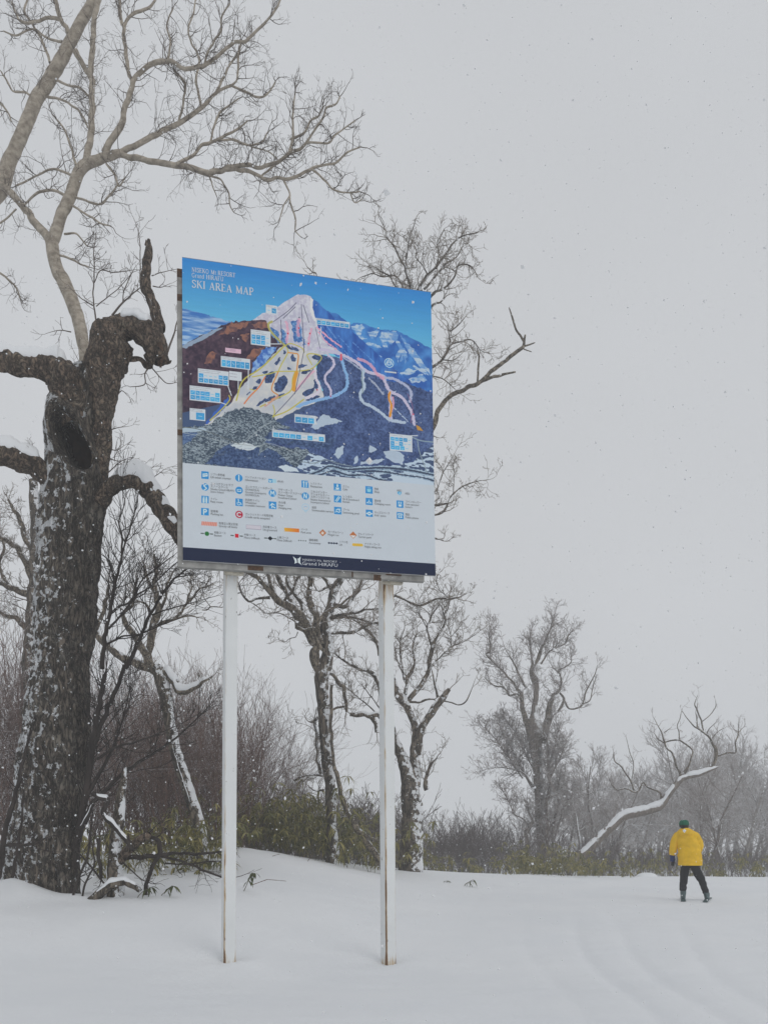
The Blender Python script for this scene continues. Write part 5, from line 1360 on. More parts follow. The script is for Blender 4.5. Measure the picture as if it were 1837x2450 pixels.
    C, h = icon((400, 622)); ln(C, h, [(-.2, -.6), (-.15, .1), (.4, .1), (.6, .6)], .22); ln(C, h, [(-.45, .0), (-.5, .5), (-.1, .75), (.3, .5)], .18, None, True); ln(C, h, [(-.25, -.75), (-.2, -.65)], .3)
    C, h = icon((606, 640)); ln(C, h, [(-.6, .1), (-.1, -.5), (.5, -.1)], .26); ln(C, h, [(-.1, -.4), (-.2, .7)], .26); ln(C, h, [(.1, .4), (.7, .7)], .3)
    C, h = icon((810, 652), 'none'); p.disc(B(810, 652), h, rgb(150, 186, 206)); p.disc(B(810, 652), h * .84, lg); ln(C, h, [(-.4, .9), (0, 1.4), (.4, .9)], .16, rgb(150, 186, 206)); ln(C, h, [(-.4, 0), (-.1, -.2), (.4, -.1)], .16, rgb(130, 170, 200))
    C, h = icon((1009, 674)); ln(C, h, [(-.7, .45), (-.2, .2), (.2, .45), (.7, .2)], .24, None, True); ln(C, h, [(-.5, -.1), (.1, -.5), (.55, .0)], .26); ln(C, h, [(.5, -.5), (.6, -.4)], .3)
    C, h = icon((1203, 690)); p.disc(B(1203, 692), h * .55, wht); ln(C, h, [(-.7, .1), (.7, .1)], .4); ln(C, h, [(-.2, 0), (-.15, .1)], .2, rgb(44, 130, 190)); ln(C, h, [(.2, 0), (.15, .1)], .2, rgb(44, 130, 190))
    C, h = icon((1393, 705)); ln(C, h, [(-.65, -.2), (-.5, -.5), (.5, -.5), (.65, -.2)], .28); pg(C, h, [(-.35, -.2), (.35, -.2), (.6, .65), (-.6, .65)]); ln(C, h, [(0, .1), (0, .35)], .35, rgb(44, 130, 190))
    C, h = icon((186, 681)); ln(C, h, [(-.35, .7), (-.35, -.6), (.2, -.6), (.45, -.3), (.2, .05), (-.35, .05)], .34)
    C, h = icon((399, 698), 'disc', rgb(168, 38, 62)); ln(C, h, [(.4, -.4), (0, -.6), (-.5, -.25), (-.5, .25), (0, .6), (.4, .4)], .28)
    # areas
    def area(a, b, f):
        P = p.px([B(*a), B(*b)])
        p.rect(P[0], P[1], f, raw=True)
        return P
    P = area((163, 741), (262, 772), rgb(206, 148, 134))
    for q in range(9):
        x = P[0][0] + (P[1][0] - P[0][0]) * (q + .2) / 9
        p.line([(x + 2, P[0][1]), (x - 1, P[1][1])], 1.4, rgb(184, 92, 84), .8, raw=True)
    P = area((440, 762), (535, 795), rgb(150, 146, 160)); p.rect(P[0] + 1.2, P[1] - 1.2, rgb(188, 184, 192), raw=True)
    P = p.px([B(677, 780), B(768, 811)])
    for q in range(24):
        t = q / 23
        x0 = P[0][0] + (P[1][0] - P[0][0]) * q / 24
        p.rect((x0, P[0][1]), (x0 + (P[1][0] - P[0][0]) / 24 + 1, P[1][1]), rgb(214, 156, 50) * (1 - t) + rgb(208, 108, 40) * t, raw=True)
    for c, inner in (((915, 813), 'hand'), ((1103, 827), 'half')):
        C = p.px([B(*c)])[0]; h = 22 * k
        p.poly([C + np.array(q) * h for q in ((0, -1), (1, 0), (0, 1), (-1, 0))], rgb(172, 104, 62), raw=True)
        if inner == 'half':
            p.poly([C + np.array(q) * h for q in ((-.75, .1), (.75, .1), (0, .85))], rgb(200, 204, 206), raw=True)
        else:
            p.poly([C + np.array(q) * h for q in ((-.5, .3), (-.3, -.2), (0, -.5), (.1, -.1), (.45, -.2), (.1, .5))], rgb(206, 196, 186), raw=True)
    for c, kind, cc in (((198, 819), 'o', rgb(36, 104, 52)), ((383, 832), 's', rgb(190, 34, 48)), ((590, 848), 'd', rgb(20, 26, 36))):
        C = p.px([B(*c)])[0]; h = 13 * k
        ln(C, h, [(-2.6, 0), (-1.5, 0)], .45, rgb(60, 70, 66)); ln(C, h, [(1.5, 0), (2.6, 0)], .45, rgb(60, 70, 66))
        if kind == 'o': p.disc(B(*c), h, cc)
        elif kind == 's': p.rect(C - h * .85, C + h * .85, cc, raw=True)
        else: p.poly([C + np.array(q) * h * 1.15 for q in ((0, -.9), (1.1, 0), (0, .9), (-1.1, 0))], cc, raw=True)
    for x in (767, 781, 795, 809): p.disc(B(x, 861 + (x - 767) * .06), 3.6 * k, rgb(70, 80, 78))
    C = p.px([B(977, 878)])[0]
    ln(C, 13 * k, [(-2.2, 0), (2.2, 0)], .28, rgb(24, 34, 56))
    for x in (953, 969, 985, 1001): p.disc(B(x, 878 + (x - 977) * .06), 5.5 * k, rgb(24, 34, 56))
    p.line([p.px([B(1105, 887)])[0], p.px([B(1155, 890)])[0]], 17 * k, rgb(204, 166, 62), raw=True, smooth=False)
    # navy foot with the star emblem
    yb0, yb1 = uvA(47, 903 + 933)[1], uvA(1612, 1008 + 933)[1]
    p.c[int(round((yb0 + yb1) / 2 * H)):] = rgb(22, 32, 58)
    C = p.px([B(757, 988)])[0]; h = 28 * k
    pg(C, h, [(-1.0, -.95), (-.45, -.5), (-.2, -.45), (-.05, .45), (-.35, .6), (-.65, .75), (-.55, .1)], rgb(196, 206, 214))
    pg(C, h, [(.75, -1.0), (.6, .0), (.65, .45), (1.05, 1.0), (.4, .6), (.1, .45), (.05, -.45), (.3, -.55)], rgb(196, 206, 214))
    p.rect((0, 0), (W, 2.2), rgb(120, 110, 112), raw=True, al=.7)
    return np.clip(p.c, 0, 1)


PRINT_GAIN = 1.42
art = make_print()
lin = np.where(art <= .04045, art / 12.92, ((art + .055) / 1.055) ** 2.4) * PRINT_GAIN
lin = np.clip(lin, 0, 0.86)
srgb = np.where(lin <= .0031308, lin * 12.92, 1.055 * lin ** (1 / 2.4) - .055)
img = bpy.data.images.new('ski_area_print', art.shape[1], art.shape[0], alpha=False)
buf = np.ones((art.shape[0], art.shape[1], 4), np.float32)
buf[..., :3] = srgb[::-1]
img.pixels.foreach_set(buf.ravel())
img.update()
img.pack()


def print_mat():
    m, n, l, b = new_mat('printed_board')
    b.inputs['Roughness'].default_value = 0.6
    b.inputs['Specular IOR Level'].default_value = 0.14
    uv = n.new('ShaderNodeUVMap')
    uv.uv_map = 'UVMap'
    tx = n.new('ShaderNodeTexImage')
    tx.image = img
    tx.extension = 'EXTEND'
    l.new(uv.outputs[0], tx.inputs['Vector'])
    l.new(tx.outputs['Color'], b.inputs['Base Color'])
    return m


M['print'] = print_mat()
M['board_edge'] = plain('board_edge', (0.55, 0.55, 0.55), 0.6, 0.15, 5)
M['frame_steel'] = plain('galvanised_steel', (0.29, 0.285, 0.27), 0.6, 0.35, 9, 0.2)
M['rust'] = plain('rusted_plate', (0.085, 0.045, 0.024), 0.9, 0.5, 30)
M['flange'] = plain('painted_flange', (0.50, 0.46, 0.38), 0.7, 0.3, 25)
for nm, c in (('ink_white', (0.70, 0.74, 0.78)), ('ink_grey', (0.14, 0.145, 0.15)), ('ink_pale', (0.62, 0.66, 0.70))):
    M[nm] = plain(nm, c, 0.5)

cTL, cTR, cBL, cBR = (np.array(U(*p, y)) for p, y in ((PTL, YL), (PTR, YR), (PBL, YL), (PBR, YR)))
dvec = (cTR + cBR - cTL - cBL); dvec /= np.linalg.norm(dvec)
nvec = np.cross(dvec, (0, 0, 1)); nvec /= np.linalg.norm(nvec)
BW, BH = np.linalg.norm(cTR - cTL), cTL[2] - cBL[2]


def on_board(u, v, out=0.0):
    a = cTL * (1 - u) + cTR * u
    b = cBL * (1 - u) + cBR * u
    return a * (1 - v) + b * v + nvec * out


post_base = np.array([(cBL[0] + cBR[0]) / 2, (cBL[1] + cBR[1]) / 2 + .25, gz1((cBL[0] + cBR[0]) / 2, (cBL[1] + cBR[1]) / 2)])
sign = empty('ski_map_sign', tuple(post_base), 'large blue ski area map board raised on two white posts', 'sign')


def slab(name, u0, v0, u1, v1, front, back, mat, parent=sign, fmat=None):
    V = [on_board(u, v, o) for o in (front, back) for u, v in ((u0, v0), (u1, v0), (u1, v1), (u0, v1))]
    F = np.array([(3, 2, 1, 0), (4, 5, 6, 7), (0, 1, 5, 4), (1, 2, 6, 5), (2, 3, 7, 6), (3, 0, 4, 7)])
    return mesh_from(name, V, F, mat, parent, False, post_base)


bo = slab('map_board', 0, 0, 1, 1, 0.0, -0.03, None)
bo.data.materials.append(M['board_edge'])
bo.data.materials.append(M['print'])
ul = bo.data.uv_layers.new(name='UVMap')
for f in bo.data.polygons:
    f.material_index = 1 if f.index == 0 else 0
    for li in f.loop_indices:
        vi = bo.data.loops[li].vertex_index % 4
        ul.data[li].uv = [(0, 1), (1, 1), (1, 0), (0, 0)][vi]
# steel frame standing proud behind the board
uw = 1 / BW
slab('frame_rail', -0.062 * uw, 0.034, 0.002 * uw, 1.012, -0.034, -0.11, M['frame_steel'])
slab('frame_rail', 0.93, 0.034, 0.955, 0.985, -0.034, -0.11, M['frame_steel'])
slab('frame_rail', 0.0, 0.05, 0.95, 0.075, -0.034, -0.11, M['frame_steel'])
slab('frame_rail', -0.062 * uw, 0.9935, 0.955, 1.0195, -0.036, -0.108, M['frame_steel'])
slab('frame_rail', 0.004, 0.52, 0.93, 0.54, -0.034, -0.11, M['frame_steel'])
for v0, v1 in ((0.034, 0.062), (0.118, 0.140), (0.566, 0.585)):
    slab('rust_patch', -0.060 * uw, v0, -0.001 * uw, v1, -0.031, -0.035, M['rust'])
for u0, u1, v0, v1 in ((0.245, 0.305, 1.002, 1.0165), (0.655, 0.661, 1.0, 1.02), (0.745, 0.775, 1.006, 1.026), (0.795, 0.86, 0.999, 1.005)):
    slab('rust_patch', u0, v0, u1, v1, -0.031, -0.037, M['rust'])

# lettering of the board
def lettering(name, items, mat):
    Vs, Fs, off = [], [], 0
    for txt, (x, y), hpx, sx in items:
        cu = bpy.data.curves.new('t', 'FONT')
        cu.body = txt
        cu.size = 1.0
        cu.resolution_u = 2
        o = bpy.data.objects.new('t', cu)
        me = bpy.data.meshes.new_from_object(o)
        n = len(me.vertices)
        if n:
            co = np.empty(n * 3)
            me.vertices.foreach_get('co', co)
            co = co.reshape(-1, 3)
            u, v = uvA(x, y)
            sz = hpx / 2.592 / 600.0            # letter size as a share of the board's width
            for q in co:
                Vs.append(on_board(u + q[0] * sz * sx, v - q[1] * sz * BW / BH, 0.0025))
            me.calc_loop_triangles()
            Fs.append(np.array([t.vertices[:] for t in me.loop_triangles]) + off)
            off += n
        bpy.data.meshes.remove(me)
        bpy.data.objects.remove(o)
        bpy.data.curves.remove(cu)
    return mesh_from(name, Vs, np.concatenate(Fs), mat, sign, False, post_base)


# serif capitals of the title, drawn stroke by stroke (x, y in letter heights; w: thick or thin)
TH, TN = 0.15, 0.07
GL = {
    'S': (0.56, [([(.48, .78), (.46, .92), (.28, 1.0), (.1, .9), (.09, .72), (.27, .55), (.45, .4), (.46, .16), (.28, 0), (.09, .06), (.06, .24)], .115)]),
    'K': (0.74, [([(.14, 0), (.14, 1)], TH), ([(.14, .42), (.6, 1)], TN), ([(.3, .58), (.66, 0)], TH), ([(.0, 0), (.28, 0)], .05), ([(.0, 1), (.28, 1)], .05), ([(.5, 1), (.72, 1)], .05), ([(.54, 0), (.76, 0)], .05)]),
    'I': (0.34, [([(.16, 0), (.16, 1)], TH), ([(.02, 0), (.3, 0)], .05), ([(.02, 1), (.3, 1)], .05)]),
    'A': (0.74, [([(.1, 0), (.36, 1)], TN), ([(.36, 1), (.62, 0)], TH), ([(.2, .34), (.52, .34)], TN), ([(0, 0), (.2, 0)], .05), ([(.5, 0), (.74, 0)], .05)]),
    'R': (0.70, [([(.14, 0), (.14, 1)], TH), ([(.14, 1), (.4, .98), (.52, .78), (.42, .56), (.14, .5)], .10), ([(.34, .52), (.64, 0)], TH), ([(0, 0), (.28, 0)], .05), ([(0, 1), (.2, 1)], .05), ([(.56, 0), (.74, 0)], .05)]),
    'E': (0.62, [([(.14, 0), (.14, 1)], TH), ([(0, 1), (.54, 1), (.54, .82)], TN), ([(0, 0), (.56, 0), (.56, .2)], TN), ([(.14, .52), (.42, .52)], TN), ([(.42, .42), (.42, .62)], .05)]),
    'M': (0.92, [([(.12, 0), (.14, 1)], TN), ([(.14, 1), (.45, .05)], TH), ([(.45, .05), (.76, 1)], TN), ([(.76, 1), (.78, 0)], TH), ([(0, 0), (.24, 0)], .05), ([(.64, 0), (.92, 0)], .05), ([(.0, 1), (.2, 1)], .05), ([(.72, 1), (.9, 1)], .05)]),
    'P': (0.60, [([(.14, 0), (.14, 1)], TH), ([(.14, 1), (.42, .97), (.54, .75), (.42, .5), (.14, .46)], .10), ([(0, 0), (.3, 0)], .05), ([(0, 1), (.2, 1)], .05)]),
    'N': (0.78, [([(.12, 0), (.12, 1)], TN), ([(.12, 1), (.62, 0)], TH), ([(.62, 0), (.62, 1)], TN), ([(0, 0), (.24, 0)], .05), ([(.0, 1), (.18, 1)], .05), ([(.5, 1), (.74, 1)], .05)]),
    'O': (0.76, [([(.37, 1), (.12, .82), (.08, .5), (.12, .18), (.37, 0), (.62, .18), (.66, .5), (.62, .82), (.37, 1)], .11)]),
    'T': (0.64, [([(.31, 0), (.31, 1)], TH), ([(.02, .82), (.04, 1), (.58, 1), (.6, .82)], TN), ([(.16, 0), (.46, 0)], .05)]),
    'G': (0.74, [([(.6, .76), (.56, .95), (.36, 1), (.13, .82), (.08, .5), (.13, .18), (.36, 0), (.58, .08), (.6, .36)], .11), ([(.44, .38), (.72, .38)], .06)]),
    'H': (0.78, [([(.14, 0), (.14, 1)], TH), ([(.62, 0), (.62, 1)], TH), ([(.14, .52), (.62, .52)], TN), ([(0, 0), (.28, 0)], .05), ([(0, 1), (.28, 1)], .05), ([(.48, 0), (.76, 0)], .05), ([(.48, 1), (.76, 1)], .05)]),
    'F': (0.58, [([(.14, 0), (.14, 1)], TH), ([(0, 1), (.52, 1), (.52, .8)], TN), ([(.14, .52), (.4, .52)], TN), ([(0, 0), (.3, 0)], .05)]),
    'U': (0.76, [([(.14, 1), (.14, .3), (.24, .05), (.38, 0), (.54, .08), (.62, .3), (.62, 1)], .10), ([(0, 1), (.28, 1)], .05), ([(.5, 1), (.74, 1)], .05)]),
    't': (0.36, [([(.16, .85), (.16, .1), (.3, .02)], .12), ([(.02, .64), (.3, .64)], .06)]),
    'r': (0.42, [([(.12, 0), (.12, .66)], .12), ([(.12, .45), (.24, .64), (.38, .62)], .09), ([(0, 0), (.25, 0)], .05)]),
    'a': (0.50, [([(.08, .52), (.2, .66), (.34, .6), (.36, .1), (.46, .02)], .10), ([(.36, .4), (.12, .3), (.08, .1), (.2, 0), (.36, .12)], .08)]),
    'n': (0.54, [([(.12, 0), (.12, .66)], .12), ([(.12, .48), (.28, .66), (.42, .55), (.42, 0)], .10), ([(0, 0), (.24, 0)], .05), ([(.32, 0), (.54, 0)], .05)]),
    'd': (0.54, [([(.4, 1), (.4, 0)], .12), ([(.4, .55), (.2, .66), (.06, .45), (.08, .12), (.24, 0), (.4, .12)], .09)]),
    '.': (0.24, [([(.08, .02), (.12, .06)], .14)]), ' ': (0.36, []),
}


def serif(name, lines, mat):
    Vs, Fs, off = [], [], 0
    for txt, (x, y), hpx, sx in lines:
        u0, v0 = uvA(x, y)
        sz = hpx / 2.592 / 600.0
        pen = 0.0
        for ch in txt:
            adv, strokes = GL[ch]
            for pts, wd in strokes:
                P = np.array(pts, float)
                if len(P) > 3: P = catmull(P, len(P) * 4)[:, :2]
                T = np.gradient(P, axis=0)
                T /= np.linalg.norm(T, axis=1, keepdims=True) + 1e-9
                N = np.stack([-T[:, 1], T[:, 0]], 1) * wd / 2
                for q in range(len(P)):
                    for s_ in (1, -1):
                        a = P[q] + N[q] * s_
                        Vs.append(on_board(u0 + (pen + a[0]) * sz * sx, v0 - a[1] * sz * BW / BH, 0.0025))
                k_ = np.arange(len(P) - 1) * 2
                Fs.append(np.stack([k_, k_ + 2, k_ + 3, k_ + 1], 1) + off)
                off += len(P) * 2
            pen += adv + 0.07
    o = mesh_from(name, Vs, np.concatenate(Fs), mat, sign, False, post_base)
    return o


for ln_ in (('NISEKO Mt.RESORT', (102, 128), 26, 0.93), ('Grand HIRAFU', (102, 162), 26, 0.93), ('SKI AREA MAP', (103, 224), 44, 1.02)):
    serif('title_lettering', [ln_], M['ink_white'])['kind'] = 'stuff'


def BT(x, y): return (x, y + 933)


leg = []
for (x, y), jp, en in (
    ((218, 455), 'リフト券売場', 'Lift ticket counter'), ((432, 472), 'インフォメーション', 'Information'), ((838, 512), 'レストラン', 'Restaurant'), ((1037, 531), 'カフェ', 'Cafe'), ((1232, 546), '売店', 'Shop'),
    ((218, 608), 'トイレ', 'Rest room'), ((846, 662), '送迎', 'Snowmobile service'), ((1038, 676), 'プール', 'Swimming pool'), ((1233, 620), '更衣室', 'Changing room'), ((1233, 693), 'キッズスペース', 'Kids\' space'), ((1424, 706), '電話', 'Public phone'),
    ((220, 686), '駐車場', 'Parking lot'), ((433, 704), 'クレジットカード利用可能', 'Credit cards accepted'),
    ((270, 762), '危険立入禁止区域', 'Strictly off limits'), ((542, 784), '非圧雪コース', 'Un-groomed'), ((778, 800), 'パーク', 'Park area'), ((945, 815), 'モーグルバーン', 'Mogul run'), ((1132, 828), 'テレインパーク', 'Terrain park'),
    ((240, 820), '初級コース', 'Easiest'), ((426, 834), '中級コース', 'More Difficult'), ((630, 850), '上級コース', 'Most Difficult'), ((828, 866), '連絡通路', 'Accessway'), ((1014, 878), 'リフト名', 'Lift'), ((1172, 890), 'ナイターコース', 'Night skiing run')):
    leg.append((jp, BT(x, y - 3), 16.5, 0.85))
    leg.append((en, BT(x, y + 15), 18, 0.92))
for (x, y), rows in (
    ((218, 511), ('ニセコグランヒラフ', 'スノースクール', 'Niseko Grand HIRAFU', 'Snow School')), ((432, 530), ('ゴンドラスノースポーツ', '(GONDOLA)', 'Gondola Snowsports', '(GONDOLA)')), ((636, 548), ('マザーグース', 'スノーボードスクール', 'Mother Goose', 'Snowboard School')),
    ((838, 560), ('ニセコインター', 'ナショナルスノー', 'スポーツスクール', 'Niseko International', 'Snowsports School')), ((432, 612), ('多目的トイレ', 'Wheelchair', 'accessible restroom')), ((638, 628), ('犬の場', 'Slope', 'changing area')), ((1037, 590), ('レンタル', 'Ski & Snowboard', 'Rentals')), ((1424, 622), ('コインロッカー', 'Coin operated', 'lockers'))):
    for q, tx in enumerate(rows):
        leg.append((tx, BT(x, y + 16.5 * q), 17, 0.88))
leg.append(('Wi-Fi', BT(632, 497), 18, 0.92))
leg.append(('AED', BT(1422, 572), 18, 0.92))
leg.append(('AED', BT(1371, 552), 17, 1.0))
lettering('legend_lettering', leg, M['ink_grey'])
lettering('footer_lettering', [('NISEKO Mt. RESORT', BT(787, 988), 18, 1.34), ('Grand HIRAFU', BT(785, 1014), 29, 1.22)], M['ink_pale'])


# white square posts, rust along the corner
def post_mat(name, amt, seed):
    m, n, l, b = new_mat(name)
    b.inputs['Roughness'].default_value = 0.55
    tc = n.new('ShaderNodeTexCoord')
    sp = n.new('ShaderNodeSeparateXYZ')
    l.new(tc.outputs['Object'], sp.inputs[0])
    mp = n.new('ShaderNodeMapping')
    mp.inputs['Scale'].default_value = (30, 30, 3.5)
    mp.inputs['Location'].default_value = (seed, seed * 2, seed * 3)
    l.new(tc.outputs['Object'], mp.inputs['Vector'])
    nz = n.new('ShaderNodeTexNoise')
    nz.inputs['Scale'].default_value = 1.0
    nz.inputs['Detail'].default_value = 8
    nz.inputs['Roughness'].default_value = 0.7
    l.new(mp.outputs[0], nz.inputs['Vector'])
    # closeness to the corner facing the viewer, local (-h, -h), and to the foot
    def mr(src, a, c, lo=0.0, hi=1.0):
        k = n.new('ShaderNodeMapRange'); k.interpolation_type = 'SMOOTHSTEP'
        k.inputs['From Min'].default_value = a; k.inputs['From Max'].default_value = c
        k.inputs['To Min'].default_value = lo; k.inputs['To Max'].default_value = hi
        l.new(src, k.inputs['Value']); return k.outputs[0]
    def mth(op, a, c):
        k = n.new('ShaderNodeMath'); k.operation = op
        for i_, q in enumerate((a, c)):
            if isinstance(q, float): k.inputs[i_].default_value = q
            else: l.new(q, k.inputs[i_])
        return k.outputs[0]
    corner = mth('MINIMUM', mth('ADD', sp.outputs[0], 0.075), 10.0)
    d = mth('ADD', mth('ADD', sp.outputs[0], 0.075), mth('ADD', sp.outputs[1], 0.075))
    edge = mr(d, 0.0, 0.035, 1.0, 0.0)
    d2 = mth('ADD', mth('SUBTRACT', 0.075, sp.outputs[0]), mth('ADD', sp.outputs[1], 0.075))
    edge2 = mth('MULTIPLY', mr(d2, 0.0, 0.025, 1.0, 0.0), 0.55)
    hgt = mr(sp.outputs[2], 0.2, 3.4, 1.0, 0.42)
    foot = mr(sp.outputs[2], 0.0, 0.22, 0.5, 0.0)
    top = mr(sp.outputs[2], 4.5, 4.85, 0.0, 0.42)
    e = mth('ADD', mth('MULTIPLY', mth('MAXIMUM', edge, edge2), hgt), mth('ADD', foot, top))
    v = mth('ADD', mth('MULTIPLY', e, amt), mth('SUBTRACT', nz.outputs['Fac'], 0.5))
    stain = mr(v, 0.16, 0.52)
    chip = mr(v, 0.46, 0.56)
    # scattered dark chips in the paint
    mp2 = n.new('ShaderNodeMapping'); mp2.inputs['Scale'].default_value = (26, 26, 9); mp2.inputs['Location'].default_value = (seed * 5, 1, seed)
    l.new(tc.outputs['Object'], mp2.inputs['Vector'])
    n2 = n.new('ShaderNodeTexNoise'); n2.inputs['Scale'].default_value = 1.0; n2.inputs['Detail'].default_value = 3
    l.new(mp2.outputs[0], n2.inputs['Vector'])
    spk = mr(n2.outputs['Fac'], 0.70, 0.715)
    n3 = n.new('ShaderNodeTexNoise'); n3.inputs['Scale'].default_value = 3.0; n3.inputs['Detail'].default_value = 4
    l.new(tc.outputs['Object'], n3.inputs['Vector'])
    w0 = n.new('ShaderNodeMix'); w0.data_type = 'RGBA'
    l.new(n3.outputs['Fac'], w0.inputs[0]); w0.inputs[6].default_value = (0.70, 0.72, 0.72, 1); w0.inputs[7].default_value = (0.80, 0.82, 0.82, 1)
    c1 = n.new('ShaderNodeMix'); c1.data_type = 'RGBA'
    l.new(stain, c1.inputs[0]); l.new(w0.outputs[2], c1.inputs[6]); c1.inputs[7].default_value = (0.50, 0.36, 0.20, 1)
    c2 = n.new('ShaderNodeMix'); c2.data_type = 'RGBA'
    l.new(chip, c2.inputs[0]); l.new(c1.outputs[2], c2.inputs[6]); c2.inputs[7].default_value = (0.16, 0.085, 0.04, 1)
    c3 = n.new('ShaderNodeMix'); c3.data_type = 'RGBA'
    l.new(spk, c3.inputs[0]); l.new(c2.outputs[2], c3.inputs[6]); c3.inputs[7].default_value = (0.14, 0.12, 0.10, 1)
    l.new(c3.outputs[2], b.inputs['Base Color'])
    return m


def make_post(top, bot, Y, size, rot, mat):
    xt, zt = U(*top, Y)[0], U(*top, Y)[2]
    xb = U(*bot, Y)[0]
    zb = gz1(xb, Y)
    h = size / 2
    r = 0.012
    prof_ = []
    for cx_, cy_, a0 in ((h - r, h - r, 0), (-h + r, h - r, 90), (-h + r, -h + r, 180), (h - r, -h + r, 270)):
        for a in (0, 30, 60, 90):
            prof_.append((cx_ + r * math.cos(R(a0 + a)), cy_ + r * math.sin(R(a0 + a))))
    zs = np.linspace(-0.6, zt - zb + 3.2, 40)
    c_, s_ = math.cos(rot), math.sin(rot)
    V, k = [], len(prof_)
    for z in zs:
        for x, y in prof_:
            V.append((x, y, z))
    F = [(i * k + j, i * k + (j + 1) % k, (i + 1) * k + (j + 1) % k, (i + 1) * k + j) for i in range(len(zs) - 1) for j in range(k)]
    o = mesh_from('post', V, np.array(F), mat, sign, True)
    lean = (xt - xb) / (zt - zb)
    o.location = Vector((xb, Y, zb)) - Vector(post_base)
    o.rotation_euler = (0, math.atan(lean), rot)
    return o


make_post((552, 1345), (547, 2298), 10.42, 0.152, R(24), post_mat('left_post_paint', 0.50, 1.0))
make_post((922, 1375), (929, 2304), 10.86, 0.150, R(30), post_mat('right_post_paint', 0.74, 4.0))
for u0, u1 in ((0.155, 0.232), (0.79, 0.872)):
    slab('flange', u0, 1.003, u1, 1.024, -0.112, -0.2, M['flange'])
    slab('flange', u0 + .006, 1.003, u1 - .006, 1.0225, -0.1085, -0.1118, M['flange'])

# ------------------------------------------------------------------ dead wood and stems at the foot of the oak
wt = Tree('broken_stump', 'thin mossy broken stump leaning up beside the oak base', 12.4, (281, 2150), 91, 'stump')
wt.limb(C5, [(825, 1750, 130), (825, 1600, 120), (820, 1400, 105), (815, 1250, 92), (845, 1100, 80), (855, 950, 70), (870, 800, 44), (880, 700, 26)], slope=0.0, sides=12, twigs=0.4)
wt.limb(C5, [(820, 1400, 70), (880, 1330, 70), (950, 1250, 64), (1040, 1180, 56), (1060, 1165, 40)], slope=-0.1, part='branch', sides=10, twigs=0.2)
wt.build({'main': M['midoak'], 'branch': M['oak_limb']}, 0.2, 5)
wt.twigs(M['dark_stem'], gap=30, length=(40, 110), rpx=1.1, gen=1, kids=(3, 3), name='crown', minpx=0.8, maxr=30, lift=0.1)

def dead_branch(name, label, base, limbs, seed, Y, cat, mat, caps=(), tw=24):
    t = Tree(name, label, Y, base, seed, cat)
    for l in limbs:
        t.limb(C5, l, slope=0.0, part='stem', sides=9, twigs=1.0)
    tb = Tubes()
    for l in t.limbs: tb.add(l['W'], l['rad'], l['sides'])
    tb.build('stem', mat, t.root, t.base, 0.2, 6)
    if tw: 
        t.twigs(M['dark_stem'], gap=tw, length=(40, 110), rpx=1.2, gen=1, kids=(3, 3), name='twig_spray', minpx=0.8, maxr=30, lift=0.1)['kind'] = 'stuff'
    for i, h in caps:
        snow_cap('snow_cap', t.root, t.base, t.limbs[i]['W'], t.limbs[i]['rad'], h=h, wdt=0.95, lift=0.5)
    return t

dead_branch('snapped_branch', 'snapped branch edged with snow propped on the stump beside the oak', (240, 1905), [[(655, 880, 34), (700, 905, 36), (760, 925, 36), (745, 980, 34), (730, 1030, 38), (790, 1090, 42), (860, 1170, 42), (930, 1260, 36), (950, 1290, 16)], [(560, 1140, 20), (610, 1060, 26), (670, 960, 24)]], 92, 12.2, 'branch', M['dark_stem'], ((0, 1.1), (1, 1.0)), 60)
dead_branch('arched_branch', 'thin dark branch arching over into the snow right of the oak base', (348, 2148), [[(980, 1225, 28), (1060, 1190, 30), (1125, 1220, 32), (1135, 1300, 34), (1090, 1390, 30), (1050, 1490, 28), (1032, 1640, 28)], [(890, 1340, 34), (1000, 1335, 40), (1110, 1325, 34), (1250, 1310, 22), (1400, 1312, 20), (1570, 1300, 16)], [(1130, 1320, 22), (1300, 1370, 18), (1450, 1430, 16), (1570, 1478, 14)], [(1170, 1380, 14), (1300, 1385, 12), (1450, 1370, 10), (1560, 1365, 8)]], 93, 12.5, 'branch', M['dark_stem'], (), 26)
dead_branch('fallen_log', 'short mossy log half sunk in snow at the oak base', (255, 2150), [[(620, 1680, 60), (700, 1600, 66), (800, 1530, 64), (900, 1515, 56), (960, 1540, 50), (1000, 1575, 40)]], 94, 12.2, 'log', M['midoak'], ((0, 0.9),), 0)
dead_branch('leaning_sapling', 'dark stem dusted with snow leaning against the left flank of the oak', (5, 2110), [[(-30, 1560, 40), (10, 1340, 40), (50, 1120, 36), (110, 900, 30), (170, 640, 22), (220, 420, 14)], [(90, 1480, 24), (130, 1250, 22), (160, 1050, 16), (170, 900, 10)], [(20, 1250, 26), (120, 1252, 24), (240, 1240, 20), (330, 1200, 10)]], 95, 12.0, 'sapling', M['dark_stem'], (), 26)
dead_branch('buried_shoots', 'loose upright dark shoots poking from snow between the oak and the stump', (215, 2150), [[(500, 1680, 18), (560, 1480, 18), (620, 1330, 16), (640, 1200, 12), (660, 1040, 8)], [(580, 1660, 14), (610, 1520, 14), (670, 1380, 12), (650, 1230, 8)], [(700, 1200, 26), (705, 1350, 26), (715, 1490, 22)], [(540, 1280, 12), (640, 1400, 14), (740, 1520, 12), (780, 1560, 8)], [(870, 1370, 12), (930, 1430, 10), (1010, 1500, 8)]], 96, 12.25, 'shoot', M['dark_stem'], (), 40)

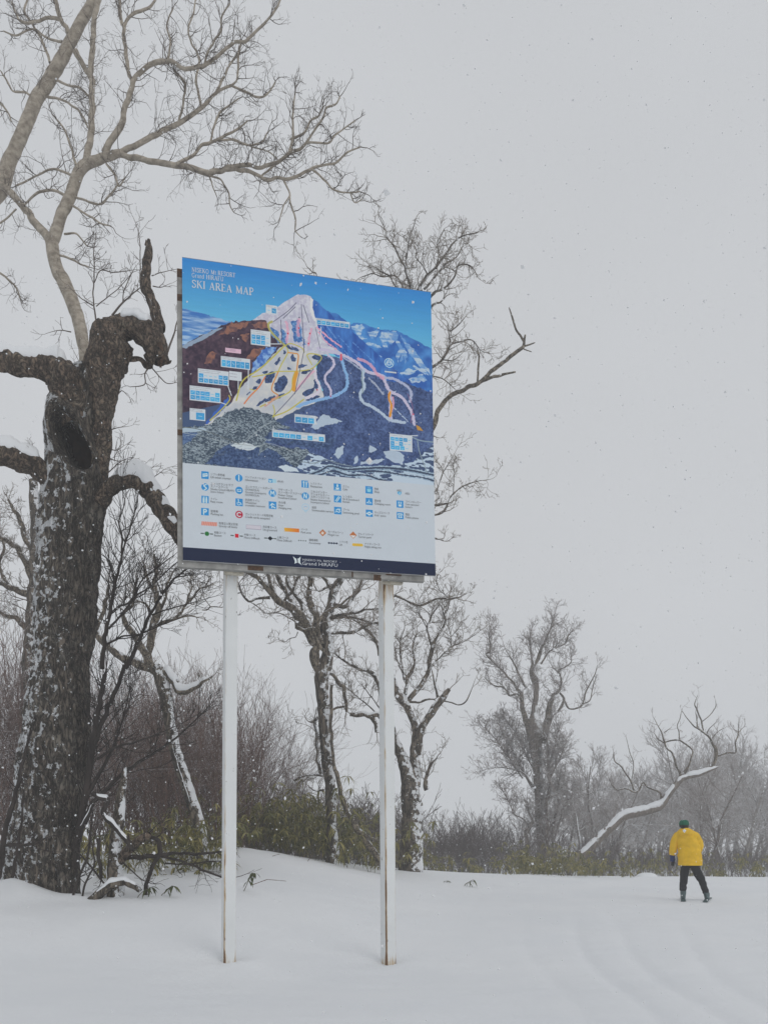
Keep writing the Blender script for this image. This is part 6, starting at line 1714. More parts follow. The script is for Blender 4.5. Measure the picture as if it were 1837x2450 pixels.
# ------------------------------------------------------------------ brush and thickets
def bush_mesh(seed, h, n, lean=0.42, gen=2, kids=(4, 5), r=0.016, spread=(16, 38), wig=0.13, base_r=0.35, rmin=0.003):
    rng = random.Random(seed)
    tb = Tubes()
    for i in range(n):
        a = rng.uniform(0, 6.283)
        q = base_r * math.sqrt(rng.random())
        p = (q * math.cos(a), q * math.sin(a), -0.4)
        tl = rng.uniform(0.05, lean)
        d = (math.cos(a) * tl, math.sin(a) * tl, 1)
        grow(tb, p, d, h * rng.uniform(0.6, 0.85) + 0.4, r * rng.uniform(0.7, 1.2), gen, rng, wig, 0.06, kids, spread, (0.34, 0.6), 4, rmin, 7)
    V, F = tb.arrays()
    return V, F


def place_copies(name, protos, spots, label, cat, group):
    out = []
    for i, (x, y, s, rz) in enumerate(spots):
        src = protos[i % len(protos)]
        if not src.get('used'):
            o = mesh_from(name, src['V'], src['F'], src['mat'], None, True)
            src['used'] = o
        else:
            o = src['used'].copy()
            col.objects.link(o)
        o.location = (x, y, gz1(x, y))
        o.scale = (s * src.get('sx', 1), s * src.get('sx', 1), s)
        o.rotation_euler = (0, 0, rz)
        tag(o, label, cat, group)
        out.append(o)
    return out


rng = random.Random(77)
tall = []
for k_ in range(5):
    V, F = bush_mesh(200 + k_, 6.0, 11, 0.36, 2, (5, 8), 0.019, ((15, 36), (22, 55))[k_ % 2], (0.12, 0.2)[k_ % 2], 0.55, 0.0042)
    tall.append(dict(V=V, F=F, mat=M['redtwig']))
spots = []
for sx, Y, s in ((-140, 21, 1.05), (-60, 19.5, 1.0), (20, 22, 1.15), (70, 19, .9), (-20, 25, 1.2), (110, 24, 1.1), (260, 20.5, .80), (300, 24, .95), (345, 21.5, .84), (390, 25, .98), (430, 20.5, .76), (470, 23.5, .9), (505, 21.5, .80), (530, 25, .98), (560, 20.8, .74), (590, 23.5, .84), (230, 26, 1.0), (180, 23, 1.0), (620, 25, .72), (365, 27, 1.05), (280, 28, 1.1), (450, 27.5, 1.05), (-220, 24, 1.2), (-320, 22, 1.1), (0, 20, 1.0), (50, 27, 1.3), (-90, 28, 1.35), (140, 28, 1.2), (325, 19.5, .72), (405, 19.2, .70), (485, 20, .70), (545, 22.5, .86), (575, 26.5, 1.0), (240, 23, .92), (420, 26.5, 1.05), (350, 24, .95), (510, 29, 1.1), (600, 22, .68))[::1]:
    spots.append(((sx - CX) / FPX * Y, Y, s * rng.uniform(.93, 1.05), rng.uniform(0, 6.28)))
place_copies('thicket_bush', tall, spots, 'tall reddish brown bare bush in the dense thicket behind the oak and left post', 'bush', 'bare bushes of the thicket behind the oak')

low = []
for k_ in range(4):
    V, F = bush_mesh(300 + k_, 2.3, 16, 0.5, 2, (4, 5), 0.012, (16, 40), 0.12, 0.8, 0.0055)
    low.append(dict(V=V, F=F, mat=M['brush']))
spots = []
for i in range(84):
    sx = 940 + (2050 - 940) * ((i + rng.random()) / 84)
    Y = rng.uniform(36, 56)
    hs_ = (1.1 if sx < 1300 else 0.68) * Y / 42 * rng.uniform(.7, 1.25)
    spots.append(((sx - CX) / FPX * Y, Y, hs_ * rng.uniform(.85, 1.25), rng.uniform(0, 6.28)))
for i in range(26):
    sx = 600 + (940 - 600) * ((i + rng.random()) / 26)
    Y = rng.uniform(30, 40)
    spots.append(((sx - CX) / FPX * Y, Y, rng.uniform(1.0, 1.6), rng.uniform(0, 6.28)))
place_copies('low_brush', low, spots, 'low grey brown bare shrub in the hazy brush band beyond the snow crest', 'shrub', 'low bare shrubs beyond the snow crest')

# small pale trees fading into the blowing snow
far_protos = []
for k_ in range(4):
    tr = random.Random(400 + k_)
    tb, tw = Tubes(), Tubes()
    h = 7.0
    n = 9
    p = Vector((0, 0, -0.5)); d = Vector((tr.gauss(0, .05), tr.gauss(0, .05), 1))
    pts = [tuple(p)]
    for i in range(n):
        d = (d + Vector((tr.gauss(0, .13), tr.gauss(0, .13), .12))).normalized()
        p = p + d * (h * .85 / n)
        pts.append(tuple(p))
    rad = [0.13 * (1 - i / (n + 2)) for i in range(n + 1)]
    tb.add(pts, rad, 6)
    for j in range(20):
        t = tr.uniform(.22, 1.0)
        i = min(int(t * n), n - 1)
        q = Vector(pts[i]).lerp(Vector(pts[i + 1]), t * n - i)
        a = tr.uniform(0, 6.28)
        dd = Vector((math.cos(a), math.sin(a), tr.uniform(.35, 1.1)))
        grow(tw, q, dd, h * .34 * (1.15 - .55 * t) * tr.uniform(.7, 1.2), rad[i] * .45, 2, tr, .16, .06, (6, 8), (20, 48), (.34, .6), 3, .007)
    far_protos.append(dict(tb=tb.arrays(), tw=tw.arrays()))
fspots = []
for i in range(50):
    t = (i + rng.random()) / 50
    sx = 1400 + 620 * t
    Y = rng.uniform(66, 125)
    sz = np.interp(sx, [1400, 1480, 1580, 1680, 1800, 1900], [1.35, 1.1, 1.2, 1.5, 1.4, 1.45]) * rng.uniform(.75, 1.15)
    fspots.append((sx, Y, sz * Y / 62))
for sx, Y, s in ((1075, 52, .62), (1105, 60, .66), (1040, 56, .6), (1135, 58, .55), (1390, 50, 1.2), (1420, 54, 1.3), (1455, 52, 1.1), (1360, 56, 1.05), (1405, 58, 1.35), (1435, 60, 1.3), (1690, 44, 1.0), (1660, 46, 1.0), (1730, 45, .95), (1220, 60, .7), (1180, 64, .7), (640, 46, .62), (700, 50, .6), (760, 48, .55), (860, 52, .6), (905, 55, .6), (820, 44, .5), (870, 33, .62), (700, 30, .55), (660, 34, .7)):
    fspots.append((sx, Y, s))
made = []
for i, (sx, Y, s) in enumerate(fspots):
    x = (sx - CX) / FPX * Y
    k_ = i % 4
    e = empty('hazy_tree', (x, Y, gz1(x, Y)), 'small bare tree fading grey into the blowing snow beyond the slope', 'tree', 'small bare trees fading into the snowy haze')
    e.scale = (s * .95, s * .95, s * rng.uniform(.85, 1.1))
    e.rotation_euler = (0, 0, rng.uniform(0, 6.28))
    if i < 4:
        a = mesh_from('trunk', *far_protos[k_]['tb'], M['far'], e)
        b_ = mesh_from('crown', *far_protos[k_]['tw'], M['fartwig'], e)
        made.append((a, b_))
    else:
        for src in made[k_]:
            c_ = src.copy()
            col.objects.link(c_)
            c_.parent = e

# ------------------------------------------------------------------ bamboo grass
def leaf_mat(name, a, b_):
    m, n, l, b = new_mat(name)
    b.inputs['Roughness'].default_value = 0.5
    tc = n.new('ShaderNodeTexCoord')
    nz = n.new('ShaderNodeTexNoise')
    nz.inputs['Scale'].default_value = 3.5
    nz.inputs['Detail'].default_value = 3
    l.new(tc.outputs['Object'], nz.inputs['Vector'])
    cr = n.new('ShaderNodeValToRGB')
    cr.color_ramp.elements[0].position = .35
    cr.color_ramp.elements[0].color = (*a, 1)
    cr.color_ramp.elements[1].position = .72
    cr.color_ramp.elements[1].color = (*b_, 1)
    l.new(nz.outputs['Fac'], cr.inputs['Fac'])
    l.new(cr.outputs[0], b.inputs['Base Color'])
    return m
M['leaf'] = leaf_mat('bamboo_leaf', (0.085, 0.092, 0.022), (0.33, 0.275, 0.085))
M['leaf_fresh'] = leaf_mat('bamboo_leaf_near', (0.028, 0.045, 0.012), (0.10, 0.11, 0.03))
M['culm'] = plain('bamboo_culm', (0.10, 0.09, 0.045), 0.7, 0.3, 6)


def leaf_geo(p, d, L, wd, rng, droop=0.5):
    """a lance shaped blade: vertices and faces"""
    d = Vector(d).normalized()
    side = d.cross(Vector((0, 0, 1)))
    if side.length < 0.1: side = Vector((1, 0, 0))
    side.normalize()
    side = rot_about(side, d, rng.uniform(-.7, .7))
    V, q, dd = [], Vector(p), d.copy()
    prof_ = (0.12, 0.8, 1.0, 0.75, 0.38, 0.03)
    for i, wv in enumerate(prof_):
        nrm = side.cross(dd)
        V += [tuple(q + side * wd * wv * .5 + nrm * wd * .12 * wv), tuple(q), tuple(q - side * wd * wv * .5 + nrm * wd * .12 * wv)]
        dd = (dd + Vector((0, 0, -droop * .28))).normalized()
        q = q + dd * (L / (len(prof_) - 1))
    F = []
    for i in range(len(prof_) - 1):
        a = i * 3
        F += [(a, a + 1, a + 4, a + 3), (a + 1, a + 2, a + 5, a + 4)]
    return V, F


def bamboo_patch(label, spots, seed, hrange, L=(.17, .27), fans=3):
    rng = random.Random(seed)
    Vs, Fs, off = [], [], 0
    tb = Tubes()
    for x, y, hs_ in spots:
        z = gz1(x, y)
        a = rng.uniform(0, 6.28)
        h = rng.uniform(*hrange) * hs_
        d = Vector((math.cos(a) * .3, math.sin(a) * .3, 1))
        p = Vector((x, y, z - .3))
        pts = [tuple(p)]
        for i in range(5):
            d = (d + Vector((rng.gauss(0, .12) + .1 * math.cos(a), rng.gauss(0, .12) + .1 * math.sin(a), -.05))).normalized()
            p = p + d * ((h + .3) / 5)
            pts.append(tuple(p))
        tb.add(pts, [.007, .007, .006, .005, .004, .003], 3)
        for f in range(fans):
            q = Vector(pts[5 - min(f, 3)]) + Vector((rng.gauss(0, .07), rng.gauss(0, .07), rng.gauss(0, .05)))
            b0 = rng.uniform(0, 6.28)
            for k in range(rng.randint(4, 7)):
                b = b0 + k * 6.28 / 6 + rng.gauss(0, .3)
                dd = (math.cos(b), math.sin(b), rng.uniform(-.7, .45))
                V, F = leaf_geo(q, dd, rng.uniform(*L), rng.uniform(.034, .052), rng, rng.uniform(.5, 1.6))
                Vs += V
                Fs.append(np.array(F) + off)
                off += len(V)
    Vt, Ft = tb.arrays()
    V = np.concatenate([np.array(Vs), Vt])
    o = mesh_from('bamboo_grass', V, [np.concatenate(Fs), Ft + off], None, None, True, mats=[M['leaf'], M['culm']])
    mi = np.zeros(len(o.data.polygons), np.int32)
    mi[sum(len(f) for f in Fs):] = 1
    o.data.polygons.foreach_set('material_index', mi)
    return tag(o, label, None, None, 'stuff')


def patch_spots(n, sx0, sx1, y0, y1, seed, env):
    rng = random.Random(seed)
    out = []
    while len(out) < n:
        sx, Y = rng.uniform(sx0, sx1), rng.uniform(y0, y1)
        e = env(sx)
        if rng.random() < e:
            out.append(((sx - CX) / FPX * Y, Y, .55 + .45 * e))
    return out


bamboo_patch('dense olive green bamboo grass behind the snow mound between the two posts', patch_spots(175, 520, 930, 20.2, 24.5, 1, lambda s: np.interp(s, [520, 640, 760, 840, 930], [.9, 1, .95, .6, .55])), 11, (1.3, 2.5), (.23, .37), 4)
bamboo_patch('bamboo grass standing in snow right of the oak and left of the first post', patch_spots(95, 215, 540, 15.5, 20.0, 2, lambda s: np.interp(s, [215, 300, 420, 540], [.5, .7, 1, 1])), 12, (.5, 1.25), (.19, .29), 4)
bamboo_patch('low bamboo grass along the snow crest right of the second post', patch_spots(140, 930, 1500, 26.5, 33, 3, lambda s: np.interp(s, [930, 1000, 1050, 1200, 1240, 1330, 1400, 1440, 1500], [.9, .5, .12, .14, .9, 1, .7, .3, .5])), 13, (.5, 1.5), (.2, .32))
bamboo_patch('patchy bamboo grass behind the person in yellow', patch_spots(95, 1480, 2000, 31, 37, 4, lambda s: np.interp(s, [1480, 1550, 1600, 1690, 1740, 1800, 2000], [.7, .8, .2, .2, .9, .8, .8])), 14, (.5, 1.4), (.2, .32))


def sprig(label, sx, sy, Y, h, n, seed, bend=(0.3, -.1), L=(.13, .2)):
    rng = random.Random(seed)
    x, yy_, z = U(sx, sy, Y)
    z = gz1(x, yy_)
    e = empty('bamboo_sprig', (x, yy_, z), label, 'plant', None)
    tb = Tubes()
    p = Vector((0, 0, -.15)); d = Vector((bend[0] * .4, bend[1], 1))
    pts = [tuple(p)]
    for i in range(6):
        d = (d + Vector((bend[0] * .22 + rng.gauss(0, .08), bend[1] * .2 + rng.gauss(0, .08), -.06))).normalized()
        p = p + d * ((h + .15) / 6)
        pts.append(tuple(p))
    tb.add(pts, [.007, .0065, .006, .0055, .005, .004, .003], 5)
    tb.build('stem', M['culm'], e)
    for k in range(n):
        i = rng.choice((4, 5, 6, 6, 6, 5))
        b = rng.uniform(-1.2, 4.2)
        V, F = leaf_geo(pts[i], (math.cos(b) + bend[0] * .5, math.sin(b), rng.uniform(-.5, .4)), rng.uniform(*L), rng.uniform(.026, .04), rng, rng.uniform(.6, 1.8))
        mesh_from('leaf', V, np.array(F), M['leaf_fresh'], e, True)
    return e


sprig('small green bamboo sprig hanging beside the left sign post', 576, 2095, 13.2, .36, 13, 1, (.35, -.15))
sprig('olive bamboo sprig bent over the snow right of the oak base', 372, 2140, 12.5, .30, 14, 2, (.5, -.1))
sprig('drooping bamboo sprig near the buried log at the oak base', 318, 2146, 12.3, .26, 9, 3, (.6, -.1))
sprig('lone bamboo sprig on the snow crest right of the second post', 1105, 2100, 21, .3, 12, 4, (.5, -.3), (.16, .24))
sprig('little bamboo sprig lying low on the crest nearer the second post', 1050, 2096, 21.5, .2, 6, 5, (.8, -.3), (.16, .24))
# single twigs sticking through the crust
for i, (a, b_, c_, Y, nm) in enumerate((((600, 2118), (640, 2104), (685, 2108), 13.7, 'thin brown twig lying on the snow between the posts'), ((645, 2060), (655, 2052), (672, 2043), 18.6, 'bare stalk slanting from the snow mound below the bamboo'), ((735, 2062), (740, 2055), (748, 2046), 19.2, 'short bare stalk standing on the crest below the middle oak'))):
    P = [U(*q, Y) for q in (a, b_, c_)]
    P = [(x, y, max(z, gz1(x, y) + (-.05 if k == 0 else .02 * k))) for k, (x, y, z) in enumerate(P)]
    t_ = Tubes(); t_.add(P, [.008, .007, .004], 5)
    o = t_.build('twig', M['redtwig'])
    tag(o, nm, 'twig')
# snow covered hump behind the person
hp = U(1545, 2096, 30)
th_, ph_ = np.meshgrid(np.linspace(0, 2 * np.pi, 28, endpoint=False), np.linspace(0, np.pi / 2, 9), indexing='ij')
Vh = np.stack([.42 * np.cos(th_) * np.cos(ph_), .32 * np.sin(th_) * np.cos(ph_), .21 * np.sin(ph_)], -1)
Vh = Vh * (1 + .12 * vnoise(Vh * 3))[..., None] + np.array([hp[0], hp[1], gz1(hp[0], hp[1]) - .05])
i, j = np.meshgrid(np.arange(28), np.arange(8), indexing='ij')
hq = np.stack([i * 9 + j, ((i + 1) % 28) * 9 + j, ((i + 1) % 28) * 9 + j + 1, i * 9 + j + 1], -1).reshape(-1, 4)
tag(mesh_from('snow_hump', Vh.reshape(-1, 3), hq, M['snow']), 'rounded snow hump on the crest behind the person', None, None, 'structure')

# ------------------------------------------------------------------ the person in yellow, seen from behind
PY = 18.4
px_, _, _ = U(1550 + 870 / 8.732, 2154, PY)
pz = gz1(px_, PY) + 0.015
PROT = R(-19)
person = empty('person', (px_, PY, pz), 'person seen from behind in yellow jacket, green hat and black trousers, standing on snow', 'person')
person.rotation_euler = (0, 0, PROT)
M['jacket'] = plain('yellow_jacket', (0.80, 0.485, 0.006), 0.75, 0.10, 9)
M['trousers'] = plain('black_trousers', (0.012, 0.011, 0.014), 0.85, 0.3, 12)
M['hat'] = plain('green_hat', (0.006, 0.115, 0.062), 0.9, 0.2, 60)
M['skin'] = plain('skin', (0.42, 0.25, 0.18), 0.6, 0.05, 12)
M['hair'] = plain('dark_hair', (0.012, 0.010, 0.009), 0.7, 0.3, 60)
M['glove_blue'] = plain('blue_cuff', (0.014, 0.028, 0.12), 0.8, 0.2, 20)
M['glove_black'] = plain('black_glove', (0.012, 0.012, 0.014), 0.8, 0.2, 20)
M['boot'] = plain('grey_green_boot', (0.075, 0.115, 0.12), 0.5, 0.2, 18)


def PX(cx, cy, y=0.0):
    return ((cx - 870) / 949.0, y, (1905 - cy) / 949.0)


def skinned(name, joints, bones, mat, parent, sub=2):
    """a continuous body grown round a skeleton: joints {id: (point, radius x, radius y)}"""
    ids = list(joints)
    me = bpy.data.meshes.new(name)
    me.from_pydata([joints[k][0] for k in ids], [(ids.index(a), ids.index(b)) for a, b in bones], [])
    o = bpy.data.objects.new(name, me)
    col.objects.link(o)
    o.modifiers.new('Skin', 'SKIN')
    for i, k in enumerate(ids):
        sv = me.skin_vertices[0].data[i]
        r = joints[k][1]
        sv.radius = (r, joints[k][2] if len(joints[k]) > 2 else r)
        sv.use_root = i == 0
    ss = o.modifiers.new('Subdivision', 'SUBSURF')
    ss.levels = ss.render_levels = sub
    dg = bpy.context.evaluated_depsgraph_get()
    ev = o.evaluated_get(dg)
    m2 = bpy.data.meshes.new_from_object(ev)
    m2.name = name
    bpy.data.objects.remove(o)
    m2.materials.clear()
    m2.materials.append(mat)
    m2.polygons.foreach_set('use_smooth', np.ones(len(m2.polygons), bool))
    o2 = bpy.data.objects.new(name, m2)
    col.objects.link(o2)
    o2.parent = parent
    return o2


def rings(name, R_, mat, parent, sides=28, wr=0.0, freq=9.0, close=True):
    """loft of ellipses (centre, half width, half depth), with cloth folds"""
    a = np.linspace(0, 2 * np.pi, sides, endpoint=False)
    V = []
    for (c, hw_, hd_) in R_:
        V.append(np.stack([c[0] + hw_ * np.cos(a), c[1] + hd_ * np.sin(a), np.full(sides, c[2])], -1))
    V = np.array(V)
    C = np.array([c for c, _, _ in R_])[:, None]
    if wr: V = C + (V - C) * (1 + wr * fbm(V * np.array([freq, freq, freq * 1.6]), 3))[..., None]
    n = len(R_)
    i, j = np.meshgrid(np.arange(n - 1), np.arange(sides), indexing='ij')
    q = np.stack([i * sides + j, i * sides + (j + 1) % sides, (i + 1) * sides + (j + 1) % sides, (i + 1) * sides + j], -1).reshape(-1, 4)
    return mesh_from(name, V.reshape(-1, 3), q, mat, parent, True)


def dense(R_, n):
    A = np.array([(*c, a, b) for c, a, b in R_])
    t = np.linspace(0, 1, len(A))
    tt = np.linspace(0, 1, n)
    B = np.stack([np.interp(tt, t, A[:, i]) for i in range(5)], 1)
    k = np.array([.25, .5, .25])
    for i in range(5):
        B[1:-1, i] = np.convolve(B[:, i], k, 'valid')
    return [((r[0], r[1], r[2]), r[3], r[4]) for r in B]


body_j = {
    'pelvis': (PX(870, 1100), .14, .11), 'waist': (PX(862, 930), .13, .10), 'chest': (PX(840, 700), .15, .11), 'neck0': (PX(790, 520, -.01), .07), 'neck': (PX(762, 430, 0), .055), 'head': (PX(752, 360, .01), .085), 'crown': (PX(752, 290, .01), .075),
    'nose': (PX(750, 350, .10), .02),
    'shl': (PX(640, 560), .06), 'ell': (PX(545, 800), .045), 'wrl': (PX(530, 1000, .04), .032), 'hal': (PX(528, 1080, .05), .035),
    'shr': (PX(980, 560), .06), 'elr': (PX(1060, 810, .03), .045), 'wrr': (PX(985, 900, .24), .032), 'har': (PX(960, 900, .31), .035),
    'hpl': (PX(780, 1180), .09), 'knl': (PX(748, 1480, .03), .06), 'anl': (PX(736, 1760), .045), 'tol': (PX(730, 1860, .12), .035),
    'hpr': (PX(965, 1180), .09), 'knr': (PX(1105, 1500, .03), .06), 'anr': (PX(1192, 1780), .045), 'tor': (PX(1215, 1850, .12), .035)}
bones = [('pelvis', 'waist'), ('waist', 'chest'), ('chest', 'neck0'), ('neck0', 'neck'), ('neck', 'head'), ('head', 'crown'), ('head', 'nose'), ('chest', 'shl'), ('shl', 'ell'), ('ell', 'wrl'), ('wrl', 'hal'), ('chest', 'shr'), ('shr', 'elr'), ('elr', 'wrr'), ('wrr', 'har'), ('pelvis', 'hpl'), ('hpl', 'knl'), ('knl', 'anl'), ('anl', 'tol'), ('pelvis', 'hpr'), ('hpr', 'knr'), ('knr', 'anr'), ('anr', 'tor')]
for sd_, sgn in (('l', -1), ('r', 1)):
    hx = Vector(body_j['ha' + sd_][0])
    for f, (ox, ln_) in enumerate(((-.03, .06), (-.01, .07), (.01, .068), (.028, .055))):
        body_j['f%s%d' % (sd_, f)] = (tuple(hx + (Vector((ox * .9, ox * .4, -ln_)) if sd_ == 'l' else Vector((-ln_ * .6, .05, ox)))), .009)
        bones.append(('ha' + sd_, 'f%s%d' % (sd_, f)))
skinned('body', body_j, bones, M['skin'], person)
# jacket: torso, sleeves, hood
rings('jacket', dense([(PX(762, 405, .01), .072, .075), (PX(770, 430, .005), .105, .095), (PX(782, 470, 0), .165, .12), (PX(800, 515, 0), .222, .142), (PX(815, 575, 0), .25, .155), (PX(832, 680, 0), .252, .165), (PX(850, 800, 0), .246, .17), (PX(860, 920, 0), .243, .172), (PX(868, 1060, 0), .246, .182), (PX(870, 1188, 0), .246, .182), (PX(870, 1196, 0), .236, .174), (PX(870, 1150, 0), .21, .15)], 70), M['jacket'], person, 48, .17, 6)
t_ = Tubes()
def sleeve(P, r):
    C = catmull([(*p, q) for p, q in zip(P, r)], 34)
    t = Tubes()
    t.add([tuple(c[:3]) for c in C], [min(max(c[3], .02), .2) for c in C], 20)
    return t
def catmull3(P, r, n):
    A = np.array([(*p, q) for p, q in zip(P, r)], float)
    t = np.linspace(0, 1, len(A)); tt = np.linspace(0, 1, n)
    B = np.stack([np.interp(tt, t, A[:, i]) for i in range(4)], 1)
    for _ in range(3):
        B[1:-1] = (B[:-2] + 2 * B[1:-1] + B[2:]) / 4
    tb = Tubes(); tb.add([tuple(b[:3]) for b in B], list(B[:, 3]), 20)
    return tb
catmull3([PX(700, 520), PX(620, 570, -.01), PX(570, 690, 0), PX(548, 820, .01), PX(530, 930, .03), PX(528, 975, .035), PX(528, 960, .035)], [.05, .088, .088, .084, .078, .072, .05], 40).build('sleeve', M['jacket'], person, None, .10, 10)
catmull3([PX(900, 520), PX(985, 575, -.01), PX(1035, 690, 0), PX(1058, 790, .02), PX(1040, 870, .09), PX(1000, 895, .20), PX(990, 895, .19)], [.05, .088, .09, .09, .082, .07, .05], 40).build('sleeve', M['jacket'], person, None, .10, 10)
# hood lying on the back
th_, ph_ = np.meshgrid(np.linspace(0, 2 * np.pi, 26, endpoint=False), np.linspace(-np.pi / 2, np.pi / 2, 14), indexing='ij')
hd = np.stack([.15 * np.cos(th_) * np.cos(ph_), .075 * np.sin(th_) * np.cos(ph_), .085 * np.sin(ph_)], -1)
hd[..., 2] -= .30 * hd[..., 0] ** 2 / .15
hd = hd * (1 + .1 * fbm(hd * 14, 2))[..., None] + np.array(PX(795, 492, -.125))
i, j = np.meshgrid(np.arange(26), np.arange(13), indexing='ij')
mesh_from('hood', hd.reshape(-1, 3), np.stack([i * 14 + j, ((i + 1) % 26) * 14 + j, ((i + 1) % 26) * 14 + j + 1, i * 14 + j + 1], -1).reshape(-1, 4), M['jacket'], person)
# trousers
tj = {'p': (PX(868, 1120), .12, .10), 'hl': (PX(785, 1200), .108, .11), 'tl': (PX(765, 1330, .015), .095, .10), 'kl': (PX(748, 1480, .03), .087, .09), 'sl': (PX(736, 1600, .01), .078, .085), 'al': (PX(738, 1745, -.005), .066, .075),
      'hr': (PX(958, 1200), .108, .11), 'tr': (PX(1020, 1340, .015), .093, .10), 'kr': (PX(1100, 1500, .03), .08, .088), 'sr': (PX(1148, 1640, .01), .07, .08), 'ar': (PX(1190, 1785, -.005), .064, .072)}
o = skinned('trousers', tj, [('p', 'hl'), ('hl', 'tl'), ('tl', 'kl'), ('kl', 'sl'), ('sl', 'al'), ('p', 'hr'), ('hr', 'tr'), ('tr', 'kr'), ('kr', 'sr'), ('sr', 'ar')], M['trousers'], person)
co = np.empty(len(o.data.vertices) * 3); o.data.vertices.foreach_get('co', co); co = co.reshape(-1, 3)
nn = np.empty(len(o.data.vertices) * 3); o.data.vertices.foreach_get('normal', nn); nn = nn.reshape(-1, 3)
co += nn * (.022 * fbm(co * np.array([9, 9, 16]), 3))[:, None]
o.data.vertices.foreach_set('co', co.ravel()); o.data.update()
# hat, hair, strap
rings('hat', dense([(PX(752, 352, .01), .100, .112), (PX(752, 345, .01), .106, .118), (PX(752, 318, .01), .106, .118), (PX(752, 285, .01), .100, .110), (PX(752, 258, .01), .082, .09), (PX(752, 243, .01), .05, .055), (PX(752, 240, .01), .004, .004)], 26), M['hat'], person, 30, .03, 30)
rings('hair', dense([(PX(752, 335, .005), .098, .108), (PX(752, 370, .0), .099, .105), (PX(756, 400, -.005), .088, .09), (PX(762, 425, -.01), .07, .07)], 12), M['hair'], person, 30, .05, 30)
# left glove: blue gauntlet, black hand with fingers
rings('glove_cuff', dense([(PX(528, 955, .035), .05, .05), (PX(528, 975, .036), .057, .057), (PX(526, 1040, .04), .055, .055), (PX(524, 1110, .045), .050, .050), (PX(524, 1120, .045), .03, .03)], 16), M['glove_blue'], person, 20, .08, 20)
gj = {'w': (PX(526, 1095, .045), .045), 'p': (PX(528, 1140, .05), .048, .035), 't0': (PX(552, 1125, .06), .02), 't1': (PX(572, 1170, .07), .017)}
gb = [('w', 'p'), ('p', 't0'), ('t0', 't1')]
for k_, ox in enumerate((-22, -8, 7, 20)):
    gj['a%d' % k_] = (PX(528 + ox, 1175, .055), .016)
    gj['b%d' % k_] = (PX(532 + ox, 1212 - abs(ox) * .4, .075), .0145)
    gb += [('p', 'a%d' % k_), ('a%d' % k_, 'b%d' % k_)]
skinned('glove', gj, gb, M['glove_black'], person, 1)
gj2 = {'w': (PX(985, 895, .22), .04), 'p': (PX(962, 900, .28), .045, .035), 't': (PX(950, 870, .30), .018)}
gb2 = [('w', 'p'), ('p', 't')]
for k_, oz in enumerate((-22, -8, 7, 20)):
    gj2['a%d' % k_] = (PX(940, 900 + oz, .33), .016); gj2['b%d' % k_] = (PX(915, 905 + oz, .32), .014)
    gb2 += [('p', 'a%d' % k_), ('a%d' % k_, 'b%d' % k_)]
skinned('glove', gj2, gb2, M['glove_black'], person, 1)
# boots
for cx_, cy_, ty in ((738, 1725, -.0), (1192, 1755, .0)):
    bx_, by_, bz_ = PX(cx_, cy_)
    bot = .038
    R_ = []
    for z, hw_, y0, y1 in ((bz_, .062, -.075, .085), (bz_ - .04, .064, -.08, .09), (bz_ - .09, .058, -.085, .11), (bot + .06, .055, -.095, .19), (bot + .03, .056, -.10, .21), (bot, .054, -.10, .21), (bot - .02, .05, -.095, .20)):
        R_.append(((bx_ + (.012 if cx_ > 900 else -.002) * (bz_ - z) * 8, (y0 + y1) / 2, z), hw_, (y1 - y0) / 2))
    rings('boot', dense(R_, 26), M['boot'], person, 24, .04, 14)

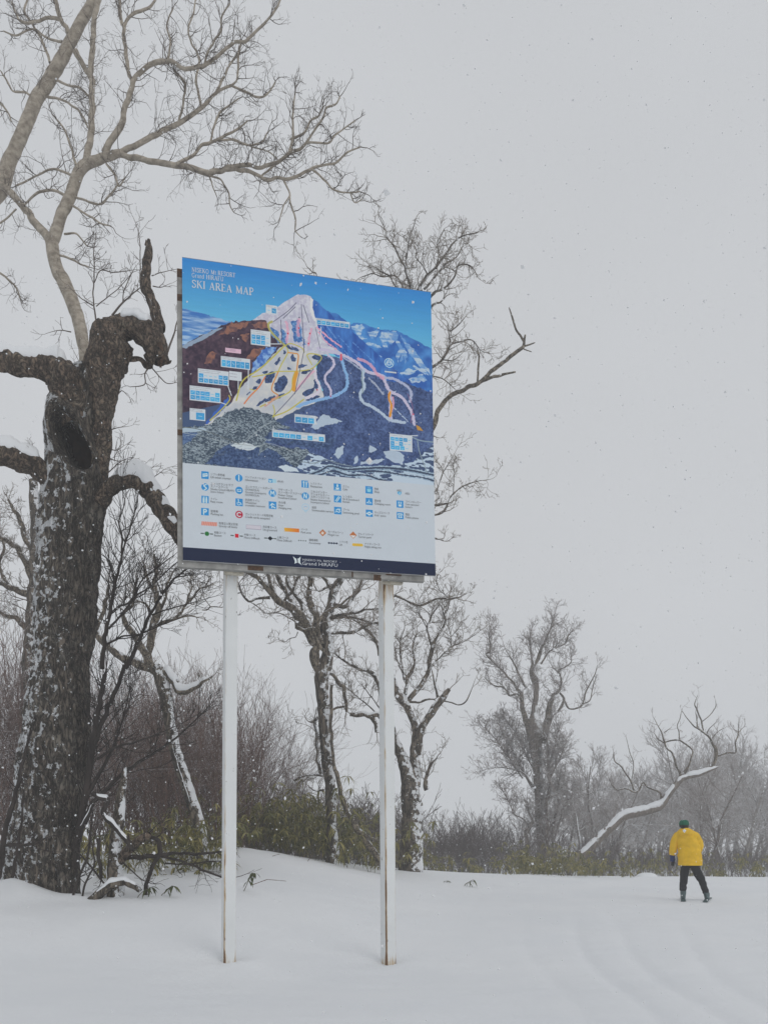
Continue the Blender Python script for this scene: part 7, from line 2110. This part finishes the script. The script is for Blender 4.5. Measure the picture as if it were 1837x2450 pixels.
# skis half sunk in the loose snow
M['ski'] = plain('dark_ski', (0.035, 0.075, 0.075), 0.4, 0.3, 10)
for (cx_, cy_), rz, nm in (((734, 1850), R(-19), 'dark green ski half sunk in snow under the straight leg of the person'), ((1204, 1850), R(-25), 'dark ski half sunk in snow under the outstretched leg of the person')):
    o_ = Matrix.Rotation(PROT, 3, 'Z') @ Vector(PX(cx_, cy_)) + Vector((px_, PY, pz))
    Vk = []
    for t in np.linspace(-.60, .95, 24):
        wd = .046 + .010 * (t / .9) ** 2
        if t > .80: wd *= max(.2, 1 - (t - .80) / .17)
        zz = gz1(o_.x - t * math.sin(rz), o_.y + t * math.cos(rz)) - o_.z + .02 - .035 * abs(t) * (1 if t > 0 else .5)
        for sx_, dz in ((-1, .012), (1, .012), (1, 0), (-1, 0)):
            Vk.append((sx_ * wd, t, zz + dz))
    F = [(k * 4 + a, k * 4 + (a + 1) % 4, k * 4 + 4 + (a + 1) % 4, k * 4 + 4 + a) for k in range(23) for a in range(4)] + [(0, 1, 2, 3), (95, 94, 93, 92)]
    o = mesh_from('ski', Vk, np.array(F), M['ski'], None, False)
    o.location = o_
    o.rotation_euler = (0, 0, rz)
    tag(o, nm, 'ski', 'skis of the person in yellow')

# ------------------------------------------------------------------ falling snow
rng_ = np.random.default_rng(3)
NF = 17000
yf = 4.0 + (24 - 4.0) * rng_.random(NF) ** 0.62
xf = (rng_.random(NF) * 2 - 1) * (0.62 * yf + 0.6)
zf = ZC + yf * (-0.26 + rng_.random(NF) * 1.34)
ok_ = zf > gz(xf, yf) + .05
xf, yf, zf = xf[ok_], yf[ok_], zf[ok_]
n = len(xf)
oct_v = np.array([(1, 0, 0), (-1, 0, 0), (0, 1, 0), (0, -1, 0), (0, 0, 1), (0, 0, -1)], float)
oct_f = np.array([(0, 2, 4), (2, 1, 4), (1, 3, 4), (3, 0, 4), (2, 0, 5), (1, 2, 5), (3, 1, 5), (0, 3, 5)])
sz = (0.0034 + 0.0072 * rng_.random(n) ** 2.8) * (1 + (rng_.random(n) > .975) * 1.2)
A = oct_v[None] * (sz[:, None] * (0.7 + .6 * rng_.random((n, 6))))[..., None]
A = A * np.array([1.25, 1, 1])
an = rng_.random(n) * 6.28
ca, sa = np.cos(an), np.sin(an)
A = np.stack([A[..., 0] * ca[:, None] - A[..., 2] * sa[:, None], A[..., 1], A[..., 0] * sa[:, None] + A[..., 2] * ca[:, None]], -1)
A = A + np.stack([xf, yf, zf], -1)[:, None]
M['flake'] = plain('snowflake', (0.80, 0.81, 0.82), 0.8)
fl = mesh_from('falling_snow', A.reshape(-1, 3), (oct_f[None] + (np.arange(n) * 6)[:, None, None]).reshape(-1, 3), M['flake'], None, False)
tag(fl, 'white snowflakes drifting through the air', None, None, 'stuff')
